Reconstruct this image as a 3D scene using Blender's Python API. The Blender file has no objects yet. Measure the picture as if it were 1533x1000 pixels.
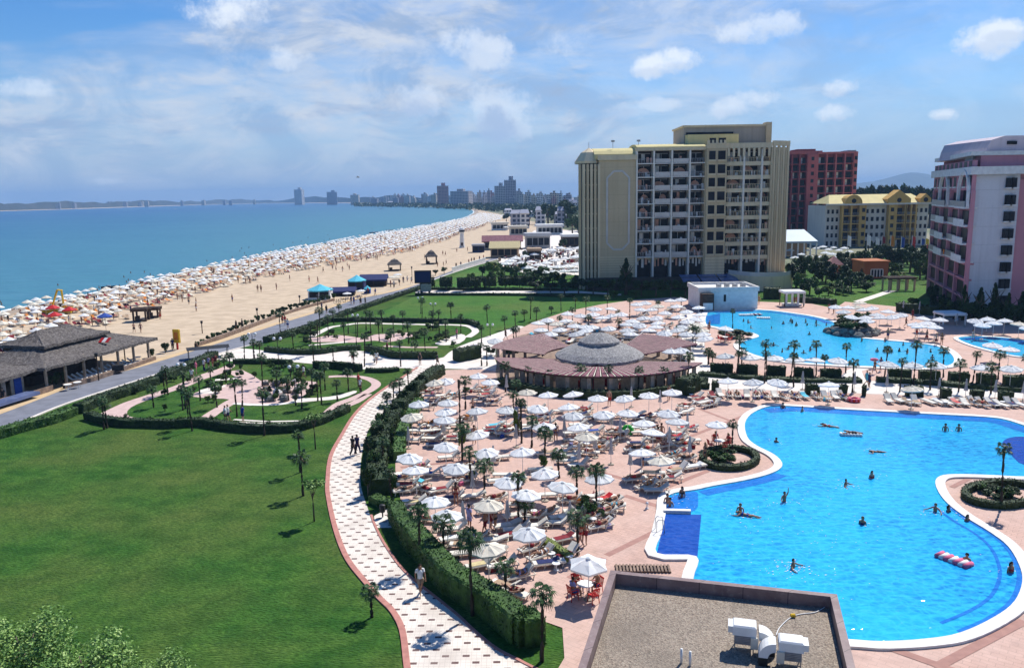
import bpy, bmesh, math, random
from mathutils import Vector, Matrix
sc = bpy.context.scene
col = sc.collection
RN = random.Random(11)
rad = math.radians
PI = math.pi

# ------------------------------------------------------------------ camera geometry
CH, F = 21.5, 1200.0
PITCH, ROLL = rad(9.74), rad(1.0)
FW = Vector((0, math.cos(PITCH), -math.sin(PITCH)))
_u0 = Vector((0, math.sin(PITCH), math.cos(PITCH)))
_r0 = Vector((1, 0, 0))
CR = _r0 * math.cos(ROLL) - _u0 * math.sin(ROLL)
CU = _r0 * math.sin(ROLL) + _u0 * math.cos(ROLL)
CAM = Vector((0, 0, CH))


def ray(px, py):
    return FW + CR * ((px - 766.5) / F) + CU * ((500 - py) / F)


def G(px, py, z=0.0):
    d = ray(px, py)
    p = CAM + d * ((z - CH) / d.z)
    return (p.x, p.y)


def onY(px, py, Y):
    d = ray(px, py)
    return CAM + d * (Y / d.y)


def zat(x, y, py):
    """height at ground point (x, y) that stands as high as picture row py"""
    b = (500 - py) / F
    v = Vector((x, y, -CH))
    return (b * FW.dot(v) - CU.dot(v)) / (CU.z - b * FW.z)


def ppm(x, y, z=0.0):
    return F / FW.dot(Vector((x, y, z - CH)))


def pix(x, y, z=0.0):
    v = Vector((x, y, z - CH))
    c = FW.dot(v)
    return (766.5 + F * CR.dot(v) / c, 500 - F * CU.dot(v) / c)


cam = bpy.data.cameras.new('camera')
cam.sensor_fit = 'HORIZONTAL'
cam.sensor_width = 36.0
cam.lens = 36.0 * F / 1533.0
cam.clip_start, cam.clip_end = 0.5, 60000
co = bpy.data.objects.new('camera', cam)
col.objects.link(co)
co.matrix_world = Matrix(((CR.x, CU.x, -FW.x, CAM.x), (CR.y, CU.y, -FW.y, CAM.y), (CR.z, CU.z, -FW.z, CAM.z), (0, 0, 0, 1)))
sc.camera = co

# ------------------------------------------------------------------ materials


def nodes(m):
    m.use_nodes = True
    return m.node_tree.nodes, m.node_tree.links


def M(name, c1, c2=None, rough=0.85, scale=2.0, detail=4.0, bump=0.0, bscale=None, spec=0.25, lo=0.35, hi=0.65, coord='Object', metal=0.0, rnd=0.0, sub=0.0):
    m = bpy.data.materials.new(name)
    n, l = nodes(m)
    b = n['Principled BSDF']
    b.inputs['Roughness'].default_value = rough
    b.inputs['Specular IOR Level'].default_value = spec
    b.inputs['Metallic'].default_value = metal
    tc = n.new('ShaderNodeTexCoord')
    out = None
    if c2 is None:
        c2 = tuple(x * 0.8 for x in c1)
    nt = n.new('ShaderNodeTexNoise')
    nt.inputs['Scale'].default_value = scale
    nt.inputs['Detail'].default_value = detail
    l.new(tc.outputs[coord], nt.inputs['Vector'])
    r = n.new('ShaderNodeMapRange')
    r.inputs['From Min'].default_value = lo
    r.inputs['From Max'].default_value = hi
    l.new(nt.outputs['Fac'], r.inputs['Value'])
    mx = n.new('ShaderNodeMix')
    mx.data_type = 'RGBA'
    mx.inputs[6].default_value = (*c1, 1)
    mx.inputs[7].default_value = (*c2, 1)
    l.new(r.outputs['Result'], mx.inputs[0])
    out = mx.outputs[2]
    if rnd:
        oi = n.new('ShaderNodeObjectInfo')
        mr = n.new('ShaderNodeMapRange')
        mr.inputs['To Min'].default_value = 1 - rnd
        mr.inputs['To Max'].default_value = 1 + rnd * 0.5
        l.new(oi.outputs['Random'], mr.inputs['Value'])
        hs = n.new('ShaderNodeHueSaturation')
        l.new(mr.outputs['Result'], hs.inputs['Value'])
        l.new(out, hs.inputs['Color'])
        out = hs.outputs['Color']
    l.new(out, b.inputs['Base Color'])
    if bump:
        bt = n.new('ShaderNodeTexNoise')
        bt.inputs['Scale'].default_value = bscale or scale * 4
        bt.inputs['Detail'].default_value = 3
        l.new(tc.outputs[coord], bt.inputs['Vector'])
        bp = n.new('ShaderNodeBump')
        bp.inputs['Strength'].default_value = bump
        bp.inputs['Distance'].default_value = 0.1
        l.new(bt.outputs['Fac'], bp.inputs['Height'])
        l.new(bp.outputs['Normal'], b.inputs['Normal'])
    return m


def mth(n, l, op, a, b=None, c=None):
    x = n.new('ShaderNodeMath')
    x.operation = op
    for i, v in enumerate((a, b, c)):
        if v is None:
            continue
        if isinstance(v, (int, float)):
            x.inputs[i].default_value = v
        else:
            l.new(v, x.inputs[i])
    return x.outputs[0]


def mixc(n, l, fac, a, b):
    x = n.new('ShaderNodeMix')
    x.data_type = 'RGBA'
    for s, v in ((0, fac), (6, a), (7, b)):
        if isinstance(v, (int, float)):
            x.inputs[s].default_value = v
        elif isinstance(v, tuple):
            x.inputs[s].default_value = (*v, 1)
        else:
            l.new(v, x.inputs[s])
    return x.outputs[2]


def noise_of(n, l, vec, scale, detail=3, lo=0.35, hi=0.65, stretch=None):
    if stretch:
        mp = n.new('ShaderNodeMapping')
        mp.inputs['Scale'].default_value = stretch
        l.new(vec, mp.inputs['Vector'])
        vec = mp.outputs[0]
    t = n.new('ShaderNodeTexNoise')
    t.inputs['Scale'].default_value = scale
    t.inputs['Detail'].default_value = detail
    l.new(vec, t.inputs['Vector'])
    r = n.new('ShaderNodeMapRange')
    r.inputs['From Min'].default_value = lo
    r.inputs['From Max'].default_value = hi
    l.new(t.outputs['Fac'], r.inputs['Value'])
    return r.outputs[0], t.outputs['Fac']


def base(name, rough=0.85, spec=0.25):
    m = bpy.data.materials.new(name)
    n, l = nodes(m)
    b = n['Principled BSDF']
    b.inputs['Roughness'].default_value = rough
    b.inputs['Specular IOR Level'].default_value = spec
    tc = n.new('ShaderNodeTexCoord')
    return m, n, l, b, tc.outputs['Object']


def bump_to(n, l, b, h, strength, dist=0.1):
    bp = n.new('ShaderNodeBump')
    bp.inputs['Strength'].default_value = strength
    bp.inputs['Distance'].default_value = dist
    l.new(h, bp.inputs['Height'])
    l.new(bp.outputs['Normal'], b.inputs['Normal'])


MAT = {}


def lawn_mat(name, a, b_, dry, sc1=0.12):
    m, n, l, b, v = base(name, 0.95, 0.1)
    big, _ = noise_of(n, l, v, sc1, 7, 0.40, 0.64)
    mid, _ = noise_of(n, l, v, 0.75, 8, 0.36, 0.64, (0.8, 1.1, 1))
    fine, fr = noise_of(n, l, v, 7.0, 3, 0.28, 0.72, (0.6, 1.6, 1))
    c = mixc(n, l, mid, a, b_)
    c = mixc(n, l, mth(n, l, 'MULTIPLY', big, 0.70), c, dry)
    pt_, _ = noise_of(n, l, v, 0.33, 8, 0.50, 0.68)
    c = mixc(n, l, mth(n, l, 'MULTIPLY', pt_, 0.45), c, tuple(x * 0.6 for x in a))
    md2, _ = noise_of(n, l, v, 2.6, 6, 0.38, 0.66)
    c = mixc(n, l, mth(n, l, 'MULTIPLY', md2, 0.45), c, tuple(x * 0.55 for x in a))
    c = mixc(n, l, mth(n, l, 'MULTIPLY', fine, 0.7), c, tuple(x * 0.32 for x in a))
    l.new(c, b.inputs['Base Color'])
    bump_to(n, l, b, fr, 0.9, 0.2)
    return m




def wall_mat(name, c1, c2, joint=0.0):
    """painted render with rain streaks, blotches and (joint > 0) faint floor joints"""
    m, n, l, b, v = base(name, 0.9, 0.15)
    big, _ = noise_of(n, l, v, 0.12, 6, 0.35, 0.68)
    st, _ = noise_of(n, l, v, 1.0, 6, 0.48, 0.75, (1.2, 1.2, 0.06))
    fine, _ = noise_of(n, l, v, 2.5, 6, 0.35, 0.7)
    c = mixc(n, l, big, c1, c2)
    c = mixc(n, l, mth(n, l, 'MULTIPLY', st, 0.45), c, tuple(x * 0.62 for x in c1))
    c = mixc(n, l, mth(n, l, 'MULTIPLY', fine, 0.12), c, tuple(x * 0.6 for x in c1))
    if joint:
        s = n.new('ShaderNodeSeparateXYZ')
        l.new(v, s.inputs[0])
        g = mth(n, l, 'LESS_THAN', mth(n, l, 'FRACT', mth(n, l, 'DIVIDE', s.outputs[2], joint)), 0.03)
        c = mixc(n, l, mth(n, l, 'MULTIPLY', g, 0.35), c, tuple(x * 0.5 for x in c1))
    l.new(c, b.inputs['Base Color'])
    return m


MAT['lawn'] = lawn_mat('mown_lawn', (0.036, 0.130, 0.020), (0.095, 0.220, 0.036), (0.175, 0.215, 0.055))
MAT['lawn2'] = lawn_mat('bright_lawn', (0.070, 0.215, 0.035), (0.105, 0.260, 0.045), (0.18, 0.23, 0.06), 0.06)
MAT['land'] = M('dry_land', (0.10, 0.13, 0.06), (0.22, 0.20, 0.13), scale=0.02, detail=8)
MAT['sand'] = M('beach_sand', (0.56, 0.445, 0.32), (0.44, 0.345, 0.245), scale=0.35, detail=10, bump=0.5, bscale=1.2, rough=0.95, spec=0.1)
MAT['wetsand'] = M('wet_sand', (0.40, 0.30, 0.20), (0.33, 0.26, 0.19), scale=0.4, rough=0.6)
MAT['road'] = M('asphalt', (0.20, 0.21, 0.25), (0.15, 0.16, 0.19), scale=0.6, detail=8, bump=0.2, bscale=18)
MAT['tan'] = M('tan_paving', (0.58, 0.42, 0.24), (0.48, 0.36, 0.22), scale=0.8, detail=6)
MAT['whitepave'] = M('pale_paving', (0.74, 0.68, 0.62), (0.62, 0.56, 0.50), scale=0.7, detail=7)
MAT['pinkpath'] = M('pink_paving', (0.60, 0.44, 0.40), (0.50, 0.36, 0.33), scale=1.4, detail=5)
MAT['curb'] = M('rose_curb', (0.48, 0.22, 0.18), (0.38, 0.17, 0.14), scale=2.5)
MAT['coping'] = M('white_coping', (0.76, 0.74, 0.70), (0.62, 0.60, 0.57), scale=2.0, detail=6)
MAT['poolwall'] = M('pool_tiles', (0.10, 0.26, 0.55), (0.07, 0.20, 0.45), scale=4, rough=0.3)
MAT['bandred'] = M('red_brick_band', (0.40, 0.22, 0.18), (0.33, 0.18, 0.15), scale=2.0)
MAT['rock'] = M('grey_rock', (0.22, 0.22, 0.20), (0.10, 0.10, 0.10), scale=1.2, detail=6, bump=0.8, bscale=3)
MAT['thatch'] = None


def terrace_mat():
    m, n, l, b, v = base('pink_terrace_brick', 0.85, 0.2)
    bt = n.new('ShaderNodeTexBrick')
    bt.inputs['Scale'].default_value = 1.0
    bt.inputs['Brick Width'].default_value = 0.62
    bt.inputs['Row Height'].default_value = 0.31
    bt.inputs['Mortar Size'].default_value = 0.018
    bt.inputs['Color1'].default_value = (0.60, 0.395, 0.32, 1)
    bt.inputs['Color2'].default_value = (0.53, 0.345, 0.28, 1)
    bt.inputs['Mortar'].default_value = (0.40, 0.27, 0.22, 1)
    mp = n.new('ShaderNodeMapping')
    mp.inputs['Rotation'].default_value = (0, 0, rad(38))
    l.new(v, mp.inputs['Vector'])
    l.new(mp.outputs[0], bt.inputs['Vector'])
    big, _ = noise_of(n, l, v, 0.22, 5, 0.35, 0.68)
    mid, _ = noise_of(n, l, v, 1.7, 5, 0.3, 0.75)
    c = mixc(n, l, mth(n, l, 'MULTIPLY', big, 0.55), bt.outputs['Color'], (0.62, 0.46, 0.40))
    c = mixc(n, l, mth(n, l, 'MULTIPLY', mid, 0.42), c, (0.38, 0.255, 0.21))
    st, _ = noise_of(n, l, v, 0.6, 9, 0.55, 0.72)
    c = mixc(n, l, mth(n, l, 'MULTIPLY', st, 0.45), c, (0.30, 0.21, 0.18))
    l.new(c, b.inputs['Base Color'])
    return m


MAT['terrace'] = terrace_mat()


def paver_mat():
    m, n, l, b, v = base('white_pavers_with_dark_setts', 0.85, 0.2)
    sx = n.new('ShaderNodeSeparateXYZ')
    l.new(v, sx.inputs[0])
    X, Y = sx.outputs[0], sx.outputs[1]
    ry = mth(n, l, 'DIVIDE', Y, 0.56)
    row = mth(n, l, 'FLOOR', ry)
    fy = mth(n, l, 'FRACT', ry)
    off = mth(n, l, 'MULTIPLY', mth(n, l, 'MODULO', row, 2.0), 0.5)
    rx = mth(n, l, 'ADD', mth(n, l, 'DIVIDE', X, 0.98), off)
    fx = mth(n, l, 'FRACT', rx)
    ax = mth(n, l, 'LESS_THAN', mth(n, l, 'ABSOLUTE', mth(n, l, 'SUBTRACT', fx, 0.5)), 0.17)
    ay = mth(n, l, 'LESS_THAN', mth(n, l, 'ABSOLUTE', mth(n, l, 'SUBTRACT', fy, 0.5)), 0.165)
    mask = mth(n, l, 'MULTIPLY', ax, ay)
    g1 = mth(n, l, 'LESS_THAN', mth(n, l, 'FRACT', mth(n, l, 'MULTIPLY', rx, 4.0)), 0.10)
    g2 = mth(n, l, 'LESS_THAN', mth(n, l, 'FRACT', mth(n, l, 'MULTIPLY', ry, 2.0)), 0.12)
    gg = mth(n, l, 'MAXIMUM', g1, g2)
    big, _ = noise_of(n, l, v, 0.7, 6, 0.3, 0.75)
    c = mixc(n, l, big, (0.76, 0.70, 0.62), (0.60, 0.53, 0.46))
    c = mixc(n, l, mth(n, l, 'MULTIPLY', gg, 0.4), c, (0.40, 0.34, 0.30))
    c = mixc(n, l, mask, c, (0.13, 0.075, 0.07))
    wr_, _ = noise_of(n, l, v, 0.35, 9, 0.5, 0.75)
    c = mixc(n, l, mth(n, l, 'MULTIPLY', wr_, 0.35), c, (0.38, 0.33, 0.29))
    l.new(c, b.inputs['Base Color'])
    return m


MAT['paver'] = paver_mat()


def water_mat(name, deep, light, rip=1.6, cell=0.55, bump=0.6, rough=0.08):
    m, n, l, b, v = base(name, rough, 0.5)
    b.inputs['IOR'].default_value = 1.33
    dn = n.new('ShaderNodeTexNoise')
    dn.inputs['Scale'].default_value = 0.9
    dn.inputs['Detail'].default_value = 2
    l.new(v, dn.inputs['Vector'])
    va = n.new('ShaderNodeVectorMath')
    va.operation = 'ADD'
    l.new(v, va.inputs[0])
    l.new(dn.outputs['Color'], va.inputs[1])
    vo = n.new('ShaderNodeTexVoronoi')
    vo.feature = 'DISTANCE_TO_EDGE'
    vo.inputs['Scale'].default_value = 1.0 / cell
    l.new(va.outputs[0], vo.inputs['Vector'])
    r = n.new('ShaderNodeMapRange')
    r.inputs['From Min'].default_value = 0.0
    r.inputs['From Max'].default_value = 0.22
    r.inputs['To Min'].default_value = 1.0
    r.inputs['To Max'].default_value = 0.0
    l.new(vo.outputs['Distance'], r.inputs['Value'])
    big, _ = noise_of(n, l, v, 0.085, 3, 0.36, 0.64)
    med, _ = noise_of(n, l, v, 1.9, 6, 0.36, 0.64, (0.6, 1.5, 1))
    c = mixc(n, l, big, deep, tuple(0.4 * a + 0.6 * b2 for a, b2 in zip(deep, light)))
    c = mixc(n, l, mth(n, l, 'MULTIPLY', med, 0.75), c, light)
    c = mixc(n, l, mth(n, l, 'MULTIPLY', r.outputs[0], 0.30), c, tuple(min(1, x * 1.25 + 0.03) for x in light))  # bright caustic net along the cell edges, painted into the water colour
    l.new(c, b.inputs['Base Color'])
    _, h = noise_of(n, l, v, rip, 4, 0, 1, (0.8, 1.4, 1))
    bump_to(n, l, b, h, bump, 0.12)
    return m


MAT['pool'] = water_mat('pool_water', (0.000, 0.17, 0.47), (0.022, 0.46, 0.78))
MAT['pool2'] = water_mat('upper_pool_water', (0.005, 0.30, 0.62), (0.04, 0.50, 0.80))
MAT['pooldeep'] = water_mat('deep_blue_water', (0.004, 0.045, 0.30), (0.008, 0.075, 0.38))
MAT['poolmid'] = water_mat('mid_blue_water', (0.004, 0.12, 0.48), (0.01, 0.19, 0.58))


def sea_mat():
    m, n, l, b, v = base('sea_water', 0.35, 0.12)
    b.inputs['IOR'].default_value = 1.33
    sx = n.new('ShaderNodeSeparateXYZ')
    l.new(v, sx.inputs[0])
    # depth of water grows with the distance from the beach line x = -0.06 y - 90
    dist = mth(n, l, 'ADD', mth(n, l, 'ADD', sx.outputs[0], 60.0), mth(n, l, 'MULTIPLY', sx.outputs[1], -0.02))
    _, w1 = noise_of(n, l, v, 0.012, 5, 0, 1)
    dn = mth(n, l, 'ADD', mth(n, l, 'MULTIPLY', dist, -1.0), mth(n, l, 'MULTIPLY', mth(n, l, 'SUBTRACT', w1, 0.5), 160.0))
    r = n.new('ShaderNodeMapRange')
    r.inputs['From Min'].default_value = 30
    r.inputs['From Max'].default_value = 900
    l.new(dn, r.inputs['Value'])
    rp = n.new('ShaderNodeValToRGB')
    e = rp.color_ramp.elements
    e[0].position, e[0].color = 0.0, (0.060, 0.21, 0.26, 1)
    e[1].position, e[1].color = 1.0, (0.012, 0.070, 0.22, 1)
    x = e.new(0.35)
    x.color = (0.028, 0.130, 0.235, 1)
    l.new(r.outputs[0], rp.inputs[0])
    st, _ = noise_of(n, l, v, 0.09, 6, 0.42, 0.62, (0.5, 2.0, 1))
    c = mixc(n, l, mth(n, l, 'MULTIPLY', st, 0.45), rp.outputs[0], (0.075, 0.21, 0.30))
    s2, _ = noise_of(n, l, v, 0.30, 7, 0.40, 0.66, (0.45, 1.6, 1))
    c = mixc(n, l, mth(n, l, 'MULTIPLY', s2, 0.40), c, (0.012, 0.075, 0.15))
    s3, _ = noise_of(n, l, v, 0.006, 5, 0.42, 0.62, (1.0, 2.2, 1))
    c = mixc(n, l, mth(n, l, 'MULTIPLY', s3, 0.35), c, (0.06, 0.19, 0.27))
    l.new(c, b.inputs['Base Color'])
    _, h = noise_of(n, l, v, 0.35, 6, 0, 1, (0.7, 1.6, 1))
    bump_to(n, l, b, h, 0.55, 0.5)
    return m


MAT['sea'] = sea_mat()


def gravel_mat():
    m, n, l, b, v = base('roof_gravel', 0.95, 0.1)
    vo = n.new('ShaderNodeTexVoronoi')
    vo.inputs['Scale'].default_value = 17
    l.new(v, vo.inputs['Vector'])
    bw = n.new('ShaderNodeSeparateColor')
    l.new(vo.outputs['Color'], bw.inputs[0])
    big, _ = noise_of(n, l, v, 0.5, 5, 0.3, 0.7)
    c = mixc(n, l, bw.outputs[0], (0.13, 0.11, 0.09), (0.40, 0.345, 0.275))
    c = mixc(n, l, mth(n, l, 'MULTIPLY', bw.outputs[1], 0.3), c, (0.40, 0.28, 0.22))
    c = mixc(n, l, mth(n, l, 'MULTIPLY', big, 0.3), c, (0.24, 0.21, 0.175))
    st, _ = noise_of(n, l, v, 0.28, 7, 0.50, 0.66)
    c = mixc(n, l, mth(n, l, 'MULTIPLY', st, 0.45), c, (0.17, 0.145, 0.12))
    l.new(c, b.inputs['Base Color'])
    bump_to(n, l, b, vo.outputs['Distance'], 0.6, 0.05)
    return m


MAT['gravel'] = gravel_mat()


def thatch_mat(name, a, b_):
    m, n, l, b, v = base(name, 0.95, 0.1)
    x, h = noise_of(n, l, v, 3.4, 9, 0.40, 0.60)
    y, h2 = noise_of(n, l, v, 11.0, 3, 0.35, 0.65)
    c = mixc(n, l, x, a, b_)
    c = mixc(n, l, mth(n, l, 'MULTIPLY', y, 0.75), c, tuple(q * 0.22 for q in a))
    l.new(c, b.inputs['Base Color'])
    bump_to(n, l, b, h2, 1.0, 0.3)
    return m


MAT['thatch'] = thatch_mat('weathered_thatch', (0.19, 0.168, 0.155), (0.37, 0.335, 0.315))
MAT['thatch2'] = thatch_mat('pale_thatch', (0.50, 0.48, 0.47), (0.76, 0.74, 0.72))
MAT['plum'] = M('plum_slats', (0.15, 0.055, 0.075), (0.26, 0.115, 0.135), scale=1.5)
MAT['palewood'] = M('pale_timber', (0.42, 0.36, 0.29), (0.30, 0.25, 0.20), scale=3)
MAT['darkwood'] = M('dark_timber', (0.055, 0.038, 0.030), (0.09, 0.06, 0.045), scale=3)
MAT['white'] = M('white_paint', (0.78, 0.78, 0.76), (0.66, 0.66, 0.65), scale=1.5)
MAT['canvas'] = M('white_canvas', (0.90, 0.92, 0.92), (0.84, 0.87, 0.88), scale=1.1, rnd=0.04)
MAT['canvas_b'] = M('greyed_canvas', (0.80, 0.83, 0.84), (0.70, 0.74, 0.76), scale=1.1, rnd=0.1)
MAT['canvas_grey'] = M('folded_canvas', (0.55, 0.57, 0.60), (0.42, 0.44, 0.48), scale=2.5, rnd=0.15)
MAT['cream'] = M('cream_plastic', (0.74, 0.69, 0.58), (0.62, 0.57, 0.47), scale=2.0, rnd=0.12)
MAT['cushion'] = M('pale_cushion', (0.74, 0.71, 0.64), (0.60, 0.56, 0.49), scale=2.0, rnd=0.2)
MAT['metal'] = M('grey_metal', (0.35, 0.36, 0.38), (0.25, 0.26, 0.28), scale=3, rough=0.4, metal=0.4)
MAT['black'] = M('black_metal', (0.02, 0.02, 0.022), (0.035, 0.035, 0.035), scale=3, rough=0.5)
MAT['lampglobe'] = M('opal_globe', (0.85, 0.86, 0.88), (0.8, 0.8, 0.82), rough=0.2)
MAT['trunk'] = M('palm_trunk_bark', (0.030, 0.024, 0.018), (0.075, 0.058, 0.042), scale=7, bump=0.8, bscale=14)
MAT['bark'] = M('tree_bark', (0.08, 0.06, 0.045), (0.14, 0.11, 0.085), scale=4)
MAT['frond'] = M('palm_leaf', (0.030, 0.075, 0.022), (0.055, 0.115, 0.035), scale=1.6, rough=0.55, rnd=0.35)
MAT['deadfrond'] = M('dry_palm_leaf', (0.14, 0.10, 0.055), (0.20, 0.15, 0.08), scale=2)
MAT['leaf'] = M('dark_leaf', (0.022, 0.052, 0.016), (0.048, 0.095, 0.026), scale=0.9, rough=0.6, rnd=0.3)
MAT['leaf2'] = M('mid_green_leaf', (0.060, 0.140, 0.030), (0.110, 0.210, 0.050), scale=1.2, rough=0.6, rnd=0.25)
MAT['leaf3'] = M('yellow_green_leaf', (0.12, 0.17, 0.030), (0.20, 0.24, 0.045), scale=1.2, rough=0.6, rnd=0.2)
MAT['leafp'] = M('pale_leaf', (0.10, 0.23, 0.045), (0.32, 0.46, 0.13), scale=3.0, rough=0.5)
MAT['hedge'] = M('clipped_hedge_leaf', (0.020, 0.056, 0.012), (0.058, 0.128, 0.024), scale=1.5, detail=7, rough=0.7, bump=1.0, bscale=6)
MAT['hedge2'] = M('dark_hedge_leaf', (0.014, 0.030, 0.012), (0.032, 0.060, 0.018), scale=1.8, detail=7, rough=0.7, bump=1.0, bscale=6)
MAT['glass'] = M('dark_glass', (0.010, 0.011, 0.014), (0.030, 0.032, 0.038), scale=0.5, rough=0.4, spec=0.1)
MAT['glassblue'] = M('blue_glass_canopy', (0.10, 0.14, 0.28), (0.16, 0.2, 0.36), scale=0.8, rough=0.15, spec=0.5)
MAT['stonewall'] = M('rubble_wall', (0.33, 0.23, 0.17), (0.18, 0.13, 0.10), scale=2.2, detail=5, bump=0.6)
MAT['red'] = M('red_plastic', (0.55, 0.025, 0.02), (0.42, 0.02, 0.02), scale=2, rough=0.4)
for nm, c in dict(paleyellow=(0.62, 0.52, 0.28), blue=(0.03, 0.08, 0.35), navy=(0.02, 0.03, 0.12), turq=(0.10, 0.52, 0.68), yellow=(0.72, 0.46, 0.03), orange=(0.65, 0.22, 0.03), pink=(0.70, 0.16, 0.28), green=(0.03, 0.50, 0.06), maroon=(0.22, 0.02, 0.03), lilac=(0.35, 0.34, 0.62), tanc=(0.42, 0.30, 0.20)).items():
    MAT[nm] = M(nm + '_cloth', c, tuple(x * 0.75 for x in c), scale=4)
MAT['skin0'] = M('tanned_skin', (0.36, 0.19, 0.115), (0.30, 0.15, 0.09), scale=4, rough=0.55)
MAT['skin1'] = M('light_skin', (0.52, 0.31, 0.22), (0.45, 0.26, 0.18), scale=4, rough=0.55)
MAT['hair'] = M('dark_hair', (0.018, 0.012, 0.009), (0.035, 0.022, 0.015), scale=12)
MAT['hair2'] = M('fair_hair', (0.20, 0.12, 0.05), (0.28, 0.18, 0.08), scale=12)

for k_ in ('canvas', 'canvas_b', 'canvas_grey'):      # thin cloth lets light through
    n_, l_ = MAT[k_].node_tree.nodes, MAT[k_].node_tree.links
    tr_ = n_.new('ShaderNodeBsdfTranslucent')
    tr_.inputs['Color'].default_value = (0.78, 0.78, 0.74, 1)
    mx_ = n_.new('ShaderNodeMixShader')
    mx_.inputs[0].default_value = 0.22
    l_.new(n_['Principled BSDF'].outputs[0], mx_.inputs[1])
    l_.new(tr_.outputs[0], mx_.inputs[2])
    l_.new(mx_.outputs[0], n_['Material Output'].inputs['Surface'])

# ------------------------------------------------------------------ mesh builder


class MB:
    def __init__(s):
        s.v, s.f, s.m = [], [], []

    def face(s, pts, m=0):
        i = len(s.v)
        s.v.extend([tuple(p) for p in pts])
        s.f.append(tuple(range(i, i + len(pts))))
        s.m.append(m)
        return s

    def box(s, x0, x1, y0, y1, z0, z1, m=0):
        i = len(s.v)
        s.v += [(x0, y0, z0), (x1, y0, z0), (x1, y1, z0), (x0, y1, z0), (x0, y0, z1), (x1, y0, z1), (x1, y1, z1), (x0, y1, z1)]
        for q in ((0, 3, 2, 1), (4, 5, 6, 7), (0, 1, 5, 4), (1, 2, 6, 5), (2, 3, 7, 6), (3, 0, 4, 7)):
            s.f.append(tuple(i + k for k in q))
            s.m.append(m)
        return s

    def bevbox(s, x0, x1, y0, y1, z0, z1, b=0.03, m=0):
        """box whose top edges are chamfered"""
        i = len(s.v)
        s.v += [(x0, y0, z0), (x1, y0, z0), (x1, y1, z0), (x0, y1, z0), (x0, y0, z1 - b), (x1, y0, z1 - b), (x1, y1, z1 - b), (x0, y1, z1 - b),
                (x0 + b, y0 + b, z1), (x1 - b, y0 + b, z1), (x1 - b, y1 - b, z1), (x0 + b, y1 - b, z1)]
        for q in ((0, 3, 2, 1), (8, 9, 10, 11), (0, 1, 5, 4), (1, 2, 6, 5), (2, 3, 7, 6), (3, 0, 4, 7), (4, 5, 9, 8), (5, 6, 10, 9), (6, 7, 11, 10), (7, 4, 8, 11)):
            s.f.append(tuple(i + k for k in q))
            s.m.append(m)
        return s

    def bar(s, p, q, w, h, m=0, up=(0, 0, 1)):
        """box beam from p to q"""
        p, q = Vector(p), Vector(q)
        d = (q - p).normalized()
        a = d.cross(Vector(up))
        if a.length < 1e-4:
            a = d.cross(Vector((1, 0, 0)))
        a.normalize()
        b = a.cross(d)
        i = len(s.v)
        for e in (p, q):
            for (x, y) in ((-1, -1), (1, -1), (1, 1), (-1, 1)):
                s.v.append(tuple(e + a * (x * w / 2) + b * (y * h / 2)))
        for k in ((0, 1, 2, 3), (7, 6, 5, 4), (0, 4, 5, 1), (1, 5, 6, 2), (2, 6, 7, 3), (3, 7, 4, 0)):
            s.f.append(tuple(i + j for j in k))
            s.m.append(m)
        return s

    def tube(s, pts, rs, n=7, m=0, caps=True):
        pts = [Vector(p) for p in pts]
        if isinstance(rs, (int, float)):
            rs = [rs] * len(pts)
        i0 = len(s.v)
        for k, p in enumerate(pts):
            d = (pts[min(k + 1, len(pts) - 1)] - pts[max(k - 1, 0)]).normalized()
            a = d.cross(Vector((0, 0, 1)))
            if a.length < 0.05:
                a = d.cross(Vector((0, 1, 0)))
            a.normalize()
            b = d.cross(a)
            for j in range(n):
                t = 2 * PI * j / n
                s.v.append(tuple(p + (a * math.cos(t) + b * math.sin(t)) * rs[k]))
        for k in range(len(pts) - 1):
            for j in range(n):
                a0 = i0 + k * n + j
                a1 = i0 + k * n + (j + 1) % n
                s.f.append((a0, a1, a1 + n, a0 + n))
                s.m.append(m)
        if caps:
            s.f.append(tuple(i0 + j for j in range(n))[::-1])
            s.m.append(m)
            e = i0 + (len(pts) - 1) * n
            s.f.append(tuple(e + j for j in range(n)))
            s.m.append(m)
        return s

    def lathe(s, prof, n=16, m=0, c=(0, 0), a0=0.0, sx=1.0, sy=1.0):
        i0 = len(s.v)
        for (r, z) in prof:
            for j in range(n):
                t = a0 + 2 * PI * j / n
                s.v.append((c[0] + r * sx * math.cos(t), c[1] + r * sy * math.sin(t), z))
        for k in range(len(prof) - 1):
            for j in range(n):
                a = i0 + k * n + j
                b = i0 + k * n + (j + 1) % n
                s.f.append((a, b, b + n, a + n))
                s.m.append(m)
        return s

    def ball(s, c, r, n=8, k=5, m=0, sz=1.0):
        prof = [(max(r * math.sin(PI * i / k), 1e-4), c[2] - r * sz * math.cos(PI * i / k)) for i in range(k + 1)]
        return s.lathe(prof, n, m, (c[0], c[1]))

    def prism(s, poly, z0, z1, m=0, mt=None, top=True, bottom=False):
        poly = ccw(poly)
        n = len(poly)
        for i in range(n):
            a, b = poly[i], poly[(i + 1) % n]
            s.face([(a[0], a[1], z0), (b[0], b[1], z0), (b[0], b[1], z1), (a[0], a[1], z1)], m)
        if top:
            s.face([(p[0], p[1], z1) for p in poly], m if mt is None else mt)
        if bottom:
            s.face([(p[0], p[1], z0) for p in poly][::-1], m)
        return s

    def ribbon(s, a, b, m=0):
        """two polylines of 3-D points joined by quads"""
        for k in range(len(a) - 1):
            s.face([a[k], b[k], b[k + 1], a[k + 1]], m)
        return s

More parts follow.
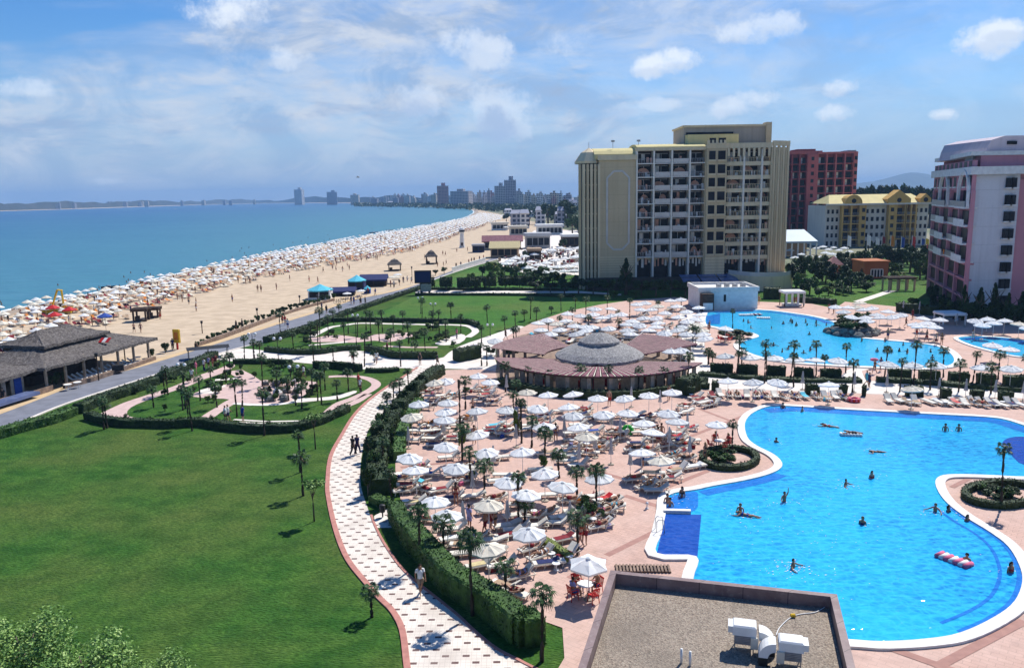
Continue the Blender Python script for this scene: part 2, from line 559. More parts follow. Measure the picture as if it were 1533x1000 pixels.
    def leaf(s, p, size, m=0, flat=0.0, rng=RN):
        a = Vector((rng.gauss(0, 1), rng.gauss(0, 1), rng.gauss(0, 1) * (1 - flat)))
        if a.length < 1e-3:
            a = Vector((1, 0, 0))
        a.normalize()
        b = a.cross(Vector((rng.gauss(0, 1), rng.gauss(0, 1), rng.gauss(0, 1))))
        if b.length < 1e-3:
            b = Vector((0, 0, 1))
        b.normalize()
        p = Vector(p)
        a *= size
        b *= size * 0.55
        s.face([p - a, p + b, p + a, p - b], m)

    def mesh(s, name, mats, smooth=False):
        me = bpy.data.meshes.new(name)
        me.from_pydata(s.v, [], s.f)
        if not isinstance(mats, (list, tuple)):
            mats = [mats]
        for x in mats:
            me.materials.append(MAT[x] if isinstance(x, str) else x)
        if len(mats) > 1:
            me.polygons.foreach_set('material_index', s.m)
        if smooth:
            me.polygons.foreach_set('use_smooth', [True] * len(s.f))
        me.update()
        return me

    def obj(s, name, mats, parent=None, smooth=False, loc=None, merge=False):
        me = s.mesh(name, mats, smooth)
        if merge:
            bm = bmesh.new()
            bm.from_mesh(me)
            bmesh.ops.remove_doubles(bm, verts=bm.verts, dist=0.0005)
            bm.to_mesh(me)
            bm.free()
        return link(name, me, parent, loc)


def ccw(poly):
    a = sum(poly[i][0] * poly[(i + 1) % len(poly)][1] - poly[(i + 1) % len(poly)][0] * poly[i][1] for i in range(len(poly)))
    return list(poly) if a > 0 else list(poly)[::-1]


def link(name, me, parent=None, loc=None, rot=None, scale=None):
    o = bpy.data.objects.new(name, me)
    col.objects.link(o)
    if parent is not None:
        o.parent = parent
    if loc is not None:
        o.location = loc
    if rot is not None:
        o.rotation_euler = rot
    if scale is not None:
        o.scale = scale if isinstance(scale, tuple) else (scale,) * 3
    return o


def tag(o, label=None, cat=None, group=None, kind=None):
    if label:
        o['label'] = label
    if cat:
        o['category'] = cat
    if group:
        o['group'] = group
    if kind:
        o['kind'] = kind
    return o


def thing(name, label, cat, loc=(0, 0, 0), rz=0.0, group=None):
    o = bpy.data.objects.new(name, None)
    o.empty_display_size = 0.2
    col.objects.link(o)
    o.location = loc
    o.rotation_euler = (0, 0, rz)
    return tag(o, label, cat, group)


def paint(o, *mats):
    """own materials for an object that shares its mesh"""
    for i, m in enumerate(mats):
        o.material_slots[i].link = 'OBJECT'
        o.material_slots[i].material = MAT[m]
    return o


def spline(pts, n=6, closed=False):
    out = []
    N = len(pts)
    rng = range(N if closed else N - 1)
    for i in rng:
        if closed:
            p0, p1, p2, p3 = (pts[(i + k - 1) % N] for k in range(4))
        else:
            p0, p1, p2, p3 = pts[max(i - 1, 0)], pts[i], pts[i + 1], pts[min(i + 2, N - 1)]
        for k in range(n):
            t = k / n
            out.append(tuple(0.5 * (2 * b + (c - a) * t + (2 * a - 5 * b + 4 * c - d) * t * t + (3 * b - a - 3 * c + d) * t ** 3) for a, b, c, d in zip(p0, p1, p2, p3)))
    if not closed:
        out.append(tuple(pts[-1]))
    return out


def gp(pts, z=0.0):
    return [G(p[0], p[1], z) for p in pts]


def sheet(name, poly, z, mat, kind='structure', px=True, thick=0.0):
    poly = ccw(gp(poly) if px else poly)
    mb = MB()
    if thick:
        mb.prism(poly, z - thick, z)
    else:
        mb.face([(p[0], p[1], z) for p in poly])
    o = mb.obj(name, mat)
    return tag(o, kind=kind)


def offset_line(line, d, closed=False):
    out = []
    n = len(line)
    for i in range(n):
        if closed:
            a, b = line[(i - 1) % n], line[(i + 1) % n]
        else:
            a, b = line[max(i - 1, 0)], line[min(i + 1, n - 1)]
        tx, ty = b[0] - a[0], b[1] - a[1]
        L = math.hypot(tx, ty) or 1
        out.append((line[i][0] - ty / L * d, line[i][1] + tx / L * d))
    return out


def strip(name, line, w0, w1, z, mat, kind='structure', closed=False, thick=0.0, mb=None):
    """band between offsets w0 and w1 (metres) of a ground polyline"""
    a, b = offset_line(line, w0, closed), offset_line(line, w1, closed)
    if closed:
        a.append(a[0])
        b.append(b[0])
    mk = mb or MB()
    A = [(p[0], p[1], z) for p in a]
    B = [(p[0], p[1], z) for p in b]
    if w0 < w1:
        A, B = B, A
    mk.ribbon(A, B)
    if thick:
        for L in (A, B):
            mk.ribbon(L, [(p[0], p[1], z - thick) for p in L])
    if mb is None:
        return tag(mk.obj(name, mat), kind=kind)


ORD = 'first second third fourth fifth sixth seventh eighth ninth tenth eleventh twelfth thirteenth fourteenth fifteenth sixteenth seventeenth eighteenth nineteenth twentieth'.split()
TENS = {2: 'twenty', 3: 'thirty', 4: 'forty', 5: 'fifty', 6: 'sixty', 7: 'seventy', 8: 'eighty', 9: 'ninety'}


def ordinal(i):
    """0 -> first"""
    if i < 20:
        return ORD[i]
    k = i + 1
    t, u = divmod(k, 10)
    if u == 0:
        return TENS[t][:-1] + 'ieth'
    return TENS[t] + '-' + ORD[u - 1]


RANK = {}


def rank(o, desc, where, x, y, per=9):
    """labels are given at the end: row from the front, then place from the left in that row"""
    RANK.setdefault((where, o['category'], per), []).append((o, desc, pix(x, y)))


def finish_ranks():
    for (where, cat, per), L in RANK.items():
        L.sort(key=lambda t: -t[2][1])
        nr = max(1, round(len(L) / per))
        for r in range(nr):
            row = L[r * len(L) // nr:(r + 1) * len(L) // nr]
            row.sort(key=lambda t: t[2][0])
            for k, (o, desc, _) in enumerate(row):
                if len(L) == 1:
                    o['label'] = f'{desc} {where}'
                elif nr == 1:
                    o['label'] = f'{desc} {where}, {ordinal(k)} from the left'
                else:
                    o['label'] = f'{desc} {where}, {ordinal(k)} from left in row {NUM[r]}'
                

NUM = 'one two three four five six seven eight nine ten eleven twelve thirteen fourteen fifteen sixteen seventeen eighteen nineteen twenty'.split() + ['twenty-' + w for w in 'one two three four five six seven eight nine'.split()] + ['thirty']
# ------------------------------------------------------------------ light, sky, air
SUN_EL, SUN_AZ = rad(51), rad(35)          # azimuth clockwise from +Y
sdir = Vector((math.sin(SUN_AZ) * math.cos(SUN_EL), math.cos(SUN_AZ) * math.cos(SUN_EL), math.sin(SUN_EL)))
sl = bpy.data.lights.new('sun', 'SUN')
sl.energy, sl.angle, sl.color = 5.0, rad(0.5), (1.0, 0.955, 0.88)
so = bpy.data.objects.new('sun', sl)
col.objects.link(so)
so.rotation_euler = (-sdir).to_track_quat('-Z', 'Y').to_euler()

W = bpy.data.worlds.new('World')
sc.world = W
W.use_nodes = True
n, l = W.node_tree.nodes, W.node_tree.links
bg = n['Background']
STR = 0.09
bg.inputs['Strength'].default_value = STR
sky = n.new('ShaderNodeTexSky')
sky.sky_type = 'NISHITA'
sky.sun_disc = False
sky.sun_elevation, sky.sun_rotation = SUN_EL, SUN_AZ
sky.altitude, sky.air_density, sky.dust_density, sky.ozone_density = 0, 1.0, 0.25, 3.0
tc = n.new('ShaderNodeTexCoord')
vec = tc.outputs['Generated']
sx = n.new('ShaderNodeSeparateXYZ')
l.new(vec, sx.inputs[0])
dz = mth(n, l, 'ADD', mth(n, l, 'MAXIMUM', sx.outputs[2], 0.0), 0.10)
cb = n.new('ShaderNodeCombineXYZ')
l.new(mth(n, l, 'DIVIDE', sx.outputs[0], dz), cb.inputs[0])
l.new(mth(n, l, 'DIVIDE', sx.outputs[1], dz), cb.inputs[1])
plane = cb.outputs[0]
# colour of the clear sky: the physical sky, pulled to the photograph's deep blue
hs = n.new('ShaderNodeHueSaturation')
hs.inputs['Saturation'].default_value = 1.30
hs.inputs['Value'].default_value = 0.92
l.new(sky.outputs[0], hs.inputs['Color'])
tint = n.new('ShaderNodeMix')
tint.data_type, tint.blend_type = 'RGBA', 'MULTIPLY'
tint.inputs[0].default_value = 1.0
l.new(hs.outputs[0], tint.inputs[6])
tint.inputs[7].default_value = (0.80, 0.98, 1.20, 1)


def mrange(v, a, b_, c=0.0, d=1.0, smooth=True):
    r = n.new('ShaderNodeMapRange')
    if smooth:
        r.interpolation_type = 'SMOOTHSTEP'
    for k, q in zip(('From Min', 'From Max', 'To Min', 'To Max'), (a, b_, c, d)):
        r.inputs[k].default_value = q
    l.new(v, r.inputs['Value'])
    return r.outputs[0]


SX, SZ = sx.outputs[0], sx.outputs[2]
# low sky over the bay stays blue in the photograph
clear = mixc(n, l, mrange(SZ, 0.16, -0.01, 0.0, 0.85), tint.outputs[2], (3.0, 4.3, 6.6))
# the broad veil of high cloud: streaks, mottling and soft heaps
v1, f1 = noise_of(n, l, plane, 0.55, 7, 0.36, 0.64, (0.55, 1.0, 1))
v2, f2 = noise_of(n, l, plane, 2.3, 9, 0.36, 0.68, (0.7, 1.25, 1))


def rough(scale, stretch, lo, hi, ro=0.6, dist=0.5):
    mp = n.new('ShaderNodeMapping')
    mp.inputs['Scale'].default_value = stretch
    l.new(vec, mp.inputs['Vector'])
    t = n.new('ShaderNodeTexNoise')
    for k, q in (('Scale', scale), ('Detail', 11), ('Roughness', ro), ('Distortion', dist)):
        t.inputs[k].default_value = q
    l.new(mp.outputs[0], t.inputs['Vector'])
    return mrange(t.outputs['Fac'], lo, hi), t.outputs['Fac']


v3, f3 = rough(5.5, (1, 1, 3.0), 0.40, 0.64)
v4, f4 = rough(15.0, (1, 1, 2.2), 0.40, 0.68)
az = mrange(SX, 0.62, -0.05, 0.35, 1.0)
corner = mrange(mth(n, l, 'ADD', mth(n, l, 'ADD', mth(n, l, 'MULTIPLY', SX, -0.42), SZ), mth(n, l, 'MULTIPLY', mth(n, l, 'SUBTRACT', f2, 0.5), 0.16)), 0.375, 0.315)
el = mrange(SZ, 0.0, 0.12, 0.55, 1.0)
dens = mth(n, l, 'ADD', mth(n, l, 'MULTIPLY', v1, 0.26), mth(n, l, 'ADD', mth(n, l, 'MULTIPLY', v2, 0.20), mth(n, l, 'MULTIPLY', v3, 0.34)))
dens = mth(n, l, 'ADD', dens, mth(n, l, 'ADD', 0.34, mth(n, l, 'MULTIPLY', mth(n, l, 'SUBTRACT', v4, 0.45), 0.34)))
dens = mth(n, l, 'MULTIPLY', mth(n, l, 'MULTIPLY', dens, az), mth(n, l, 'MULTIPLY', el, corner))
dens = mth(n, l, 'MINIMUM', mth(n, l, 'MAXIMUM', dens, 0.0), 0.92)
v5, f5 = rough(8.0, (1, 1, 2.4), 0.36, 0.62, 0.66, 0.8)
skyc = mixc(n, l, dens, clear, mixc(n, l, v5, (3.4, 4.5, 6.4), (6.3, 6.8, 7.6)))
# small cumulus puffs: (px, py, half width, half height, whiteness); grey ones are in their own shade
PUFFS = [(690, 62, 46, 24, .6), (732, 76, 46, 22, .62), (985, 98, 40, 17, .9), (1022, 90, 44, 15, .85), (1120, 48, 44, 18, .6), (1160, 36, 46, 18, .62), (1480, 58, 44, 22, .85), (1520, 44, 44, 18, .9), (1100, 160, 34, 14, .6), (1130, 150, 28, 14, .6), (1255, 170, 28, 12, .7), (1258, 132, 24, 12, .65), (1410, 172, 20, 8, .8),
         (625, 152, 48, 24, .5), (752, 172, 50, 38, .5), (430, 84, 30, 18, .6), (330, 12, 55, 26, .8), (160, 272, 24, 6, .4), (925, 168, 40, 14, .3), (20, 130, 40, 14, .5), (845, 62, 46, 18, .35), (990, 156, 40, 9, .4)]
SHADE = [(742, 192, 34, 26, .75), (618, 165, 32, 16, .6), (400, 178, 24, 8, .35), (920, 172, 30, 12, .4), (1210, 60, 40, 10, .3), (960, 300, 40, 8, 0)]
dn = n.new('ShaderNodeTexNoise')
dn.inputs['Scale'].default_value = 15
dn.inputs['Detail'].default_value = 7
dn.inputs['Roughness'].default_value = 0.68
l.new(vec, dn.inputs['Vector'])
nz = mth(n, l, 'MULTIPLY', mth(n, l, 'SUBTRACT', dn.outputs['Fac'], 0.5), 6.5)


def puffs(L):
    tot = None
    for (px, py, hw, hh, a) in L:
        c = ray(px, py).normalized()
        rx = Vector((c.y, -c.x, 0)).normalized()
        ry = rx.cross(c)

        def dot(v, k):
            x = n.new('ShaderNodeVectorMath')
            x.operation = 'DOT_PRODUCT'
            l.new(vec, x.inputs[0])
            x.inputs[1].default_value = tuple(v * k)
            return x.outputs['Value']
        a1, b1 = dot(rx, F / hw), dot(ry, F / hh)
        r2 = mth(n, l, 'ADD', mth(n, l, 'MULTIPLY', a1, a1), mth(n, l, 'MULTIPLY', b1, b1))
        fr = mth(n, l, 'GREATER_THAN', dot(c, 1.0), 0.5)
        v = n.new('ShaderNodeMapRange')
        v.interpolation_type = 'SMOOTHSTEP'
        v.inputs['From Min'].default_value = 1.25
        v.inputs['From Max'].default_value = -0.25
        v.inputs['To Max'].default_value = a
        l.new(mth(n, l, 'ADD', r2, nz), v.inputs['Value'])
        q = mth(n, l, 'MULTIPLY', v.outputs[0], fr)
        tot = q if tot is None else mth(n, l, 'MAXIMUM', tot, q)
    return tot


skyc = mixc(n, l, puffs(PUFFS), skyc, (8.4, 9.0, 9.8))
skyc = mixc(n, l, puffs([(a, b_ + d * .62, c * .85, d * .45, e * .6) for a, b_, c, d, e in PUFFS[:16]]), skyc, (5.0, 6.1, 7.9))
skyc = mixc(n, l, puffs(SHADE), skyc, (3.4, 4.7, 7.0))
l.new(skyc, bg.inputs['Color'])

sc.view_settings.view_transform = 'Standard'
sc.view_settings.look = 'None'
sc.view_settings.exposure = 0.32
sc.view_settings.gamma = 1.0
cy = sc.cycles
cy.max_bounces = 5
cy.diffuse_bounces = 2
cy.glossy_bounces = 2
cy.transmission_bounces = 2
cy.volume_bounces = 0
cy.transparent_max_bounces = 6
cy.caustics_reflective = cy.caustics_refractive = False
cy.use_adaptive_sampling = True
cy.adaptive_threshold = 0.02

# the air: bluish haze that swallows the far shore
hm = bpy.data.materials.new('sea_haze')
n, l = nodes(hm)
n.remove(n['Principled BSDF'])
pv = n.new('ShaderNodeVolumePrincipled')
pv.inputs['Color'].default_value = (0.36, 0.62, 1.0, 1)
pv.inputs['Density'].default_value = 0.00014
pv.inputs['Anisotropy'].default_value = 0.0
l.new(pv.outputs[0], n['Material Output'].inputs['Volume'])
hz = MB().box(-9000, 9000, -400, 11500, -3.0, 175).obj('haze', hm)
tag(hz, kind='stuff', label='pale blue summer haze over the bay')

# ------------------------------------------------------------------ ground, sea, beach
COAST = [(-420, 640), (-250, 548), (-100, 500), (0, 468), (60, 456), (120, 444), (180, 431), (240, 417), (300, 402), (345, 394), (390, 384), (430, 376.5), (470, 369), (515, 360.5), (560, 352), (600, 345.5), (640, 338.5), (672, 332), (694, 326.5), (706, 321.5), (710, 317), (704, 313), (690, 310.3), (668, 308.2), (640, 306.6), (600, 305.2), (560, 304.7), (510, 304.4), (460, 304.3), (420, 304.6), (380, 305.2), (300, 307.2), (200, 310.6), (100, 313.8), (0, 316.6), (-150, 321), (-300, 326)]
ZS = -0.5
coast = spline(gp(COAST, ZS), 5)
sea = MB()
sea.face([(-8800, -350, ZS), (4000, -350, ZS), (4000, 9000, ZS), (-8800, 9000, ZS)])
tag(sea.obj('sea', 'sea'), kind='structure')
land = [(p[0], p[1]) for p in coast] + [(-8700, 3500), (-8700, 10800), (8800, 10800), (8800, -350), (coast[0][0], -350)]
beachline = coast[:5 * 30]
inner = offset_line(coast, -6.0)
mb = MB()
mb.face([(p[0], p[1], -0.06) for p in ccw([(p[0], p[1]) for p in inner] + land[len(coast):])])
tag(mb.obj('ground', 'land'), kind='structure')
# wet shore sloping under the water, then dry sand
mb = MB()
far = offset_line(coast, 5.0)
mb.ribbon([(p[0], p[1], -0.055) for p in inner], [(p[0], p[1], -0.9) for p in far])
tag(mb.obj('shore', 'wetsand'), kind='structure')
# foam along the water's edge
mb = MB()
f0, f1_ = offset_line(coast[:110], 0.2), offset_line(coast[:110], 1.5)
mb.ribbon([(p[0] + RN.uniform(-.4, .4), p[1], -0.485) for p in f0], [(p[0] + RN.uniform(-.5, .5), p[1], -0.485) for p in f1_])
tag(mb.obj('foam', 'white'), kind='stuff', label='thin white foam along the water edge')

farb = coast[5 * 21:]
mb = MB()
fa_, fb_ = offset_line(farb, -4.0), offset_line(farb, -60.0)
mb.ribbon([(p[0], p[1], 0.05) for p in fa_], [(p[0], p[1], 0.5) for p in fb_])
tag(mb.obj('beach_sand.001', 'sand'), kind='structure')

ROAD_T = [(-420, 765), (-200, 690), (0, 620.5), (130, 571), (209, 550), (287, 526.5), (350, 507), (399, 491.5), (440, 478.5), (480, 466.5), (532, 449), (575, 440), (612, 430.5), (645, 418), (680, 404.5), (715, 394), (745, 384), (765, 372)]
ROAD_B = [(-420, 800), (-200, 725), (0, 645), (78, 612), (141, 590), (235, 560), (313, 534), (350, 523), (428, 502), (506, 469.5), (556, 453.5), (600, 438.5), (632, 426), (665, 413), (698, 402), (728, 393), (757, 384), (780, 372)]
rt, rb = spline(gp(ROAD_T), 5), spline(gp(ROAD_B), 5)
dry = [(p[0], p[1]) for p in inner[5 * 1:5 * 22]]
sandpoly = dry + gp([(735, 318), (790, 330), (850, 345), (868, 360), (868, 420), (780, 405)]) + [(p[0], p[1]) for p in rt[::-1]]
sheet('beach_sand', sandpoly, -0.03, 'sand', px=False)
mb = MB()
mb.ribbon([(p[0], p[1], 0.02) for p in rt], [(p[0], p[1], 0.02) for p in rb])
tag(mb.obj('road', 'road'), kind='structure')
strip('footpath', rt[:62], 0.0, 1.5, 0.05, 'tan', thick=0.12)
strip('road_kerb', rb, -0.35, 0.0, 0.10, 'whitepave', thick=0.12)

# resort lawns: everything between the road and the hotels
lawn = [(p[0], p[1]) for p in rb[6:66]] + gp([(700, 398), (760, 392), (870, 405), (1190, 428), (1400, 436), (1540, 452), (1750, 470), (1900, 620), (1900, 1200), (-500, 1200), (-420, 830)])
sheet('lawn', lawn, -0.01, 'lawn', px=False)
sheet('upper_lawn', [(556, 476), (600, 454), (622, 443), (700, 441), (800, 442), (930, 446), (935, 452), (880, 462), (800, 478), (762, 492), (730, 505), (716, 494), (700, 487), (640, 481), (560, 480), (500, 480), (520, 470)], 0.005, 'lawn2')
sheet('upper_lawn.001', [(1190, 428), (1400, 425), (1400, 470), (1340, 468), (1290, 455), (1230, 450), (1180, 440)], 0.005, 'lawn2')
sheet('lawn.001', [(1165, 400), (1240, 386), (1290, 390), (1330, 384), (1395, 384), (1400, 440), (1165, 436)], -0.004, 'lawn')
sheet('upper_lawn.002', [(632, 430), (700, 405), (740, 396), (800, 412), (850, 430), (850, 436), (640, 438)], 0.005, 'lawn2')
sheet('path', [(622, 434.5), (870, 436), (930, 440), (930, 442.5), (870, 439), (622, 438.5)], 0.012, 'whitepave')

# white promenade across the gardens
sheet('plaza', spline([(341, 522), (365, 522), (397, 525), (430, 528), (455, 529), (496, 528), (520, 525), (545, 526), (565, 530), (590, 536), (655, 537), (672, 528), (689, 518), (720, 507), (758, 494), (775, 488), (790, 492), (770, 502), (745, 517), (742, 540), (744, 556), (700, 553), (660, 552), (627, 553), (606, 551), (585, 552), (546, 553), (505, 548), (470, 545), (436, 542), (395, 541), (350, 541), (320, 536)], 3, True), 0.015, 'whitepave')

# the curving paver path
PL = [(640, 1080), (622, 1030), (615, 1000), (607, 943), (592, 914), (573, 895), (555, 875), (524, 836), (506, 792), (495, 745), (493.5, 722), (498, 683), (514.5, 651), (533, 621), (556, 598), (588, 575), (606, 564), (627, 550)]
PR = [(900, 1080), (830, 1020), (780, 992), (740, 971), (706, 943), (686, 924), (662, 904), (605, 857), (576, 818), (560.6, 789), (552, 765), (540, 725), (541, 686), (547, 660), (556, 637), (590, 604), (609, 584.5), (645, 553)]
pl, pr = spline(gp(PL), 5), spline(gp(PR), 5)
mb = MB()
mb.ribbon([(p[0], p[1], 0.02) for p in pl], [(p[0], p[1], 0.02) for p in pr])
tag(mb.obj('paver_path', 'paver'), kind='structure')
strip('path_kerb', pl, 0.0, 0.32, 0.07, 'curb', thick=0.09)
strip('path_kerb.001', pr[:50], -0.16, 0.0, 0.06, 'curb', thick=0.09)
sheet('paver_path.001', [(562, 790), (560, 772), (590, 757), (602, 768), (592, 790)], 0.016, 'paver')

# pink terrace
TER = [(800, 1060), (845, 985), (842, 940), (800, 925), (757, 918), (727, 880), (690, 845), (655, 812), (622, 780), (602, 757), (592, 715), (592, 680), (600, 640), (615, 612), (632, 590), (648, 572), (668, 554), (720, 553), (742, 556), (746, 535), (742, 515), (775, 494), (800, 482), (850, 466), (900, 456), (950, 449), (1010, 445), (1060, 452), (1140, 452), (1215, 455), (1250, 462), (1265, 452), (1330, 458), (1400, 466), (1480, 470), (1560, 472), (1750, 490), (1950, 640), (1950, 1060)]
sheet('terrace', TER, 0.03, 'terrace')
sheet('white_walk', [(1036, 571), (1034, 585), (1100, 583), (1250, 588), (1300, 590), (1350, 592), (1540, 597), (1700, 602), (1700, 586), (1540, 579), (1400, 573), (1296, 570), (1290, 556), (1310, 550), (1280, 549), (1268, 555), (1250, 572), (1150, 569), (1080, 566), (1060, 545), (1052, 500), (1040, 470), (1018, 470), (1020, 520), (1028, 550)], 0.042, 'whitepave')
sheet('bar_floor', [(746, 535), (742, 556), (747, 580), (800, 592), (900, 597), (990, 594), (1020, 585), (1030, 560), (1020, 520), (980, 503), (900, 495), (800, 497), (770, 505)], 0.045, 'stonewall')
for k, (a, b, w) in enumerate([((935, 742), (990, 760), .5), ((908, 832), (983, 795), .45), ((876, 700), (985, 733), .45), ((852, 866), (905, 836), .45), ((1030, 655), (1116, 622), .45), ((1046, 612), (1118, 640), .35), ((985, 735), (1060, 705), .45), ((600, 700), (700, 690), .4), ((655, 650), (705, 700), .4), ((1400, 1000), (1533, 930), .5), ((1330, 970), (1500, 1030), .5), ((1425, 730), (1460, 712), .4)]):
    A, B = Vector(G(*a)), Vector(G(*b))
    strip('brick_band' if k == 0 else 'brick_band.%03d' % k, [tuple(A), tuple((A + B) / 2), tuple(B)], -w / 2, w / 2, 0.034 + k * .0015, 'bandred')

# ------------------------------------------------------------------ pools
MAIN = [(1154, 609.5), (1190, 610), (1227.5, 612.5), (1288, 616), (1355, 619.5), (1421, 623), (1475, 626), (1505, 630), (1540, 641), (1600, 660), (1660, 690), (1640, 716), (1533, 716), (1488, 714), (1440, 712.5), (1412, 714), (1401, 722), (1405, 738), (1420, 757), (1448, 778), (1482, 799), (1509, 820), (1526, 848), (1531, 874), (1519, 904), (1488, 928), (1438, 951), (1388, 960), (1321, 964), (1270, 961), (1190, 958), (1100, 945), (1042, 920), (1037, 870), (1042, 836), (983, 831), (990, 800), (996, 770), (998, 748), (1010, 740), (1042, 735), (1070, 729), (1110, 722), (1144, 714), (1164, 706), (1170.5, 698), (1166, 689), (1154, 680), (1132, 669), (1118, 656), (1115, 634), (1128, 619)]
mainp = spline(gp(MAIN), 4, True)
ZP = 0.075
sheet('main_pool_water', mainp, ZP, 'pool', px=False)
strip('pool_coping', ccw(mainp), -0.62, 0.03, 0.16, 'coping', closed=True, thick=0.14)
sheet('main_pool_water.001', [(997, 771), (1050, 772), (1044, 836), (983, 831)], ZP + 0.012, 'pooldeep')
sheet('main_pool_water.002', spline([(1000, 750), (1012, 742), (1040, 737), (1045, 745), (1040, 766), (999, 764)], 3, True), ZP + 0.012, 'poolmid')
mb = MB()
a, b = Vector(G(994, 768.5)), Vector(G(1034, 769.5))
mb.bar((a.x, a.y, 0.15), (b.x, b.y, 0.15), 0.35, 0.3)
tag(mb.obj('pool_coping.001', 'coping'), kind='structure')
# darker blue strips along the far and left edges
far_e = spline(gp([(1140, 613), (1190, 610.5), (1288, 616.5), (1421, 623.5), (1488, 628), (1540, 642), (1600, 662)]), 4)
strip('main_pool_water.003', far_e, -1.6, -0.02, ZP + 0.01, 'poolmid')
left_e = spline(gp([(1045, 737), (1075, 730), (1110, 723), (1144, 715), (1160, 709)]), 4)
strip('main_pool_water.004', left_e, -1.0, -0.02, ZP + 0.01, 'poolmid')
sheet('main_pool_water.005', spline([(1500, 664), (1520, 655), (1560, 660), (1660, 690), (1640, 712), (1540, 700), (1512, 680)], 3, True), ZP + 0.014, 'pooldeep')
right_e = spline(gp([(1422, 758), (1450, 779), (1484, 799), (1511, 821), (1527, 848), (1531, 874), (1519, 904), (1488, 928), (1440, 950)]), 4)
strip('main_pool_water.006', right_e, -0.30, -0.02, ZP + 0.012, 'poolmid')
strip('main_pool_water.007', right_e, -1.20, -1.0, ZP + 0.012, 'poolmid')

UPP = [(1069, 467), (1138, 465), (1192, 471), (1226, 477), (1251, 485), (1262, 496), (1275, 505), (1311, 509.5), (1352, 513), (1390, 517), (1415, 524.5), (1428, 537), (1424, 547), (1400, 551), (1365, 552), (1270, 548.5), (1176, 542), (1138, 535), (1113, 525), (1108, 516), (1120, 510), (1136, 505), (1128, 500), (1113, 498), (1075, 491), (1057, 486), (1058, 472)]
uppp = spline(gp(UPP), 4, True)
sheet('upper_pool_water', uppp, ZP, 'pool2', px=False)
strip('pool_coping.002', ccw(uppp), -0.9, 0.03, 0.15, 'coping', closed=True, thick=0.13)
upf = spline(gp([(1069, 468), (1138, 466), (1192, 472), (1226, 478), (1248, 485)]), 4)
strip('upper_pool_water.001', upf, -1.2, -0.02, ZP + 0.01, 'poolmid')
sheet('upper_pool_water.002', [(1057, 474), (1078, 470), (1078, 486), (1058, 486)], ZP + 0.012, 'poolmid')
KID = [(1434, 507), (1460, 505), (1500, 506.5), (1533, 511), (1580, 518), (1600, 530), (1560, 536), (1520, 534), (1480, 525), (1450, 516)]
kid = spline(gp(KID), 4, True)
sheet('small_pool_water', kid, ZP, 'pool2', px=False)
strip('pool_coping.003', ccw(kid), -0.6, 0.03, 0.15, 'coping', closed=True, thick=0.13)
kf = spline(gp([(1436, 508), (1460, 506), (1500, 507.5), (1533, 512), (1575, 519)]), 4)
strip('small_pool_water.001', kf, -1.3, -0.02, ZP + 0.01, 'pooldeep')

# ------------------------------------------------------------------ garden beds and their paths
def gsheet(name, pts, z, mat, n=3):
    return sheet(name, spline(pts, n, True), z, mat)


sheet('garden_path', spline([(147, 622), (163, 613), (185, 603), (215, 593), (255, 580), (275, 572), (300, 561), (325, 553), (345, 545), (352, 548), (335, 558), (305, 568), (285, 577), (258, 586), (218, 600), (196, 610), (190, 620), (205, 626), (250, 627.5), (300, 628), (300, 630), (200, 629.5), (160, 628)], 2, True), 0.012, 'pinkpath')
strip('garden_path.001', spline(gp([(476, 632), (505, 606), (530, 596), (556, 583), (563, 574), (548, 566), (520, 563), (492, 564)]), 5), -0.55, 0.55, 0.012, 'pinkpath')
strip('garden_path.002', spline(gp([(492, 628), (512, 611), (534, 601), (551, 590)]), 5), -0.5, 0.5, 0.012, 'pinkpath')
gsheet('garden_path.003', [(285, 592), (310, 582), (335, 576), (372, 572), (400, 569), (440, 570), (474, 572), (470, 580), (455, 592), (440, 601), (400, 605), (365, 607), (345, 598), (310, 596)], 0.013, 'pinkpath')
gsheet('garden_path.004', [(296, 628), (320, 612), (345, 597), (358, 600), (335, 614), (312, 630)], 0.014, 'pinkpath', 2)
gsheet('garden_path.005', [(440, 597), (475, 595.5), (505, 592), (530, 585), (533, 588), (508, 597), (475, 600), (440, 603)], 0.014, 'whitepave', 2)
gsheet('garden_path.006', [(300, 584), (330, 576.5), (338, 579), (318, 584), (330, 588), (300, 590)], 0.02, 'whitepave', 2)
strip('garden_path.007', gp([(345, 632), (400, 635), (440, 634), (476, 630)]), -0.35, 0.35, 0.012, 'whitepave')
strip('garden_path.008', gp([(350, 628), (400, 631), (450, 630)]), -0.2, 0.2, 0.012, 'whitepave')
strip('garden_path.009', gp([(350, 555), (366, 563), (378, 572)]), -1.0, 1.0, 0.016, 'pinkpath')
strip('garden_path.010', gp([(322, 569), (350, 567), (356, 565)]), -0.5, 0.5, 0.016, 'whitepave')
strip('garden_path.011', spline(gp([(350, 604), (385, 606), (420, 605), (450, 600), (470, 598)]), 4), -0.35, 0.35, 0.022, 'coping')
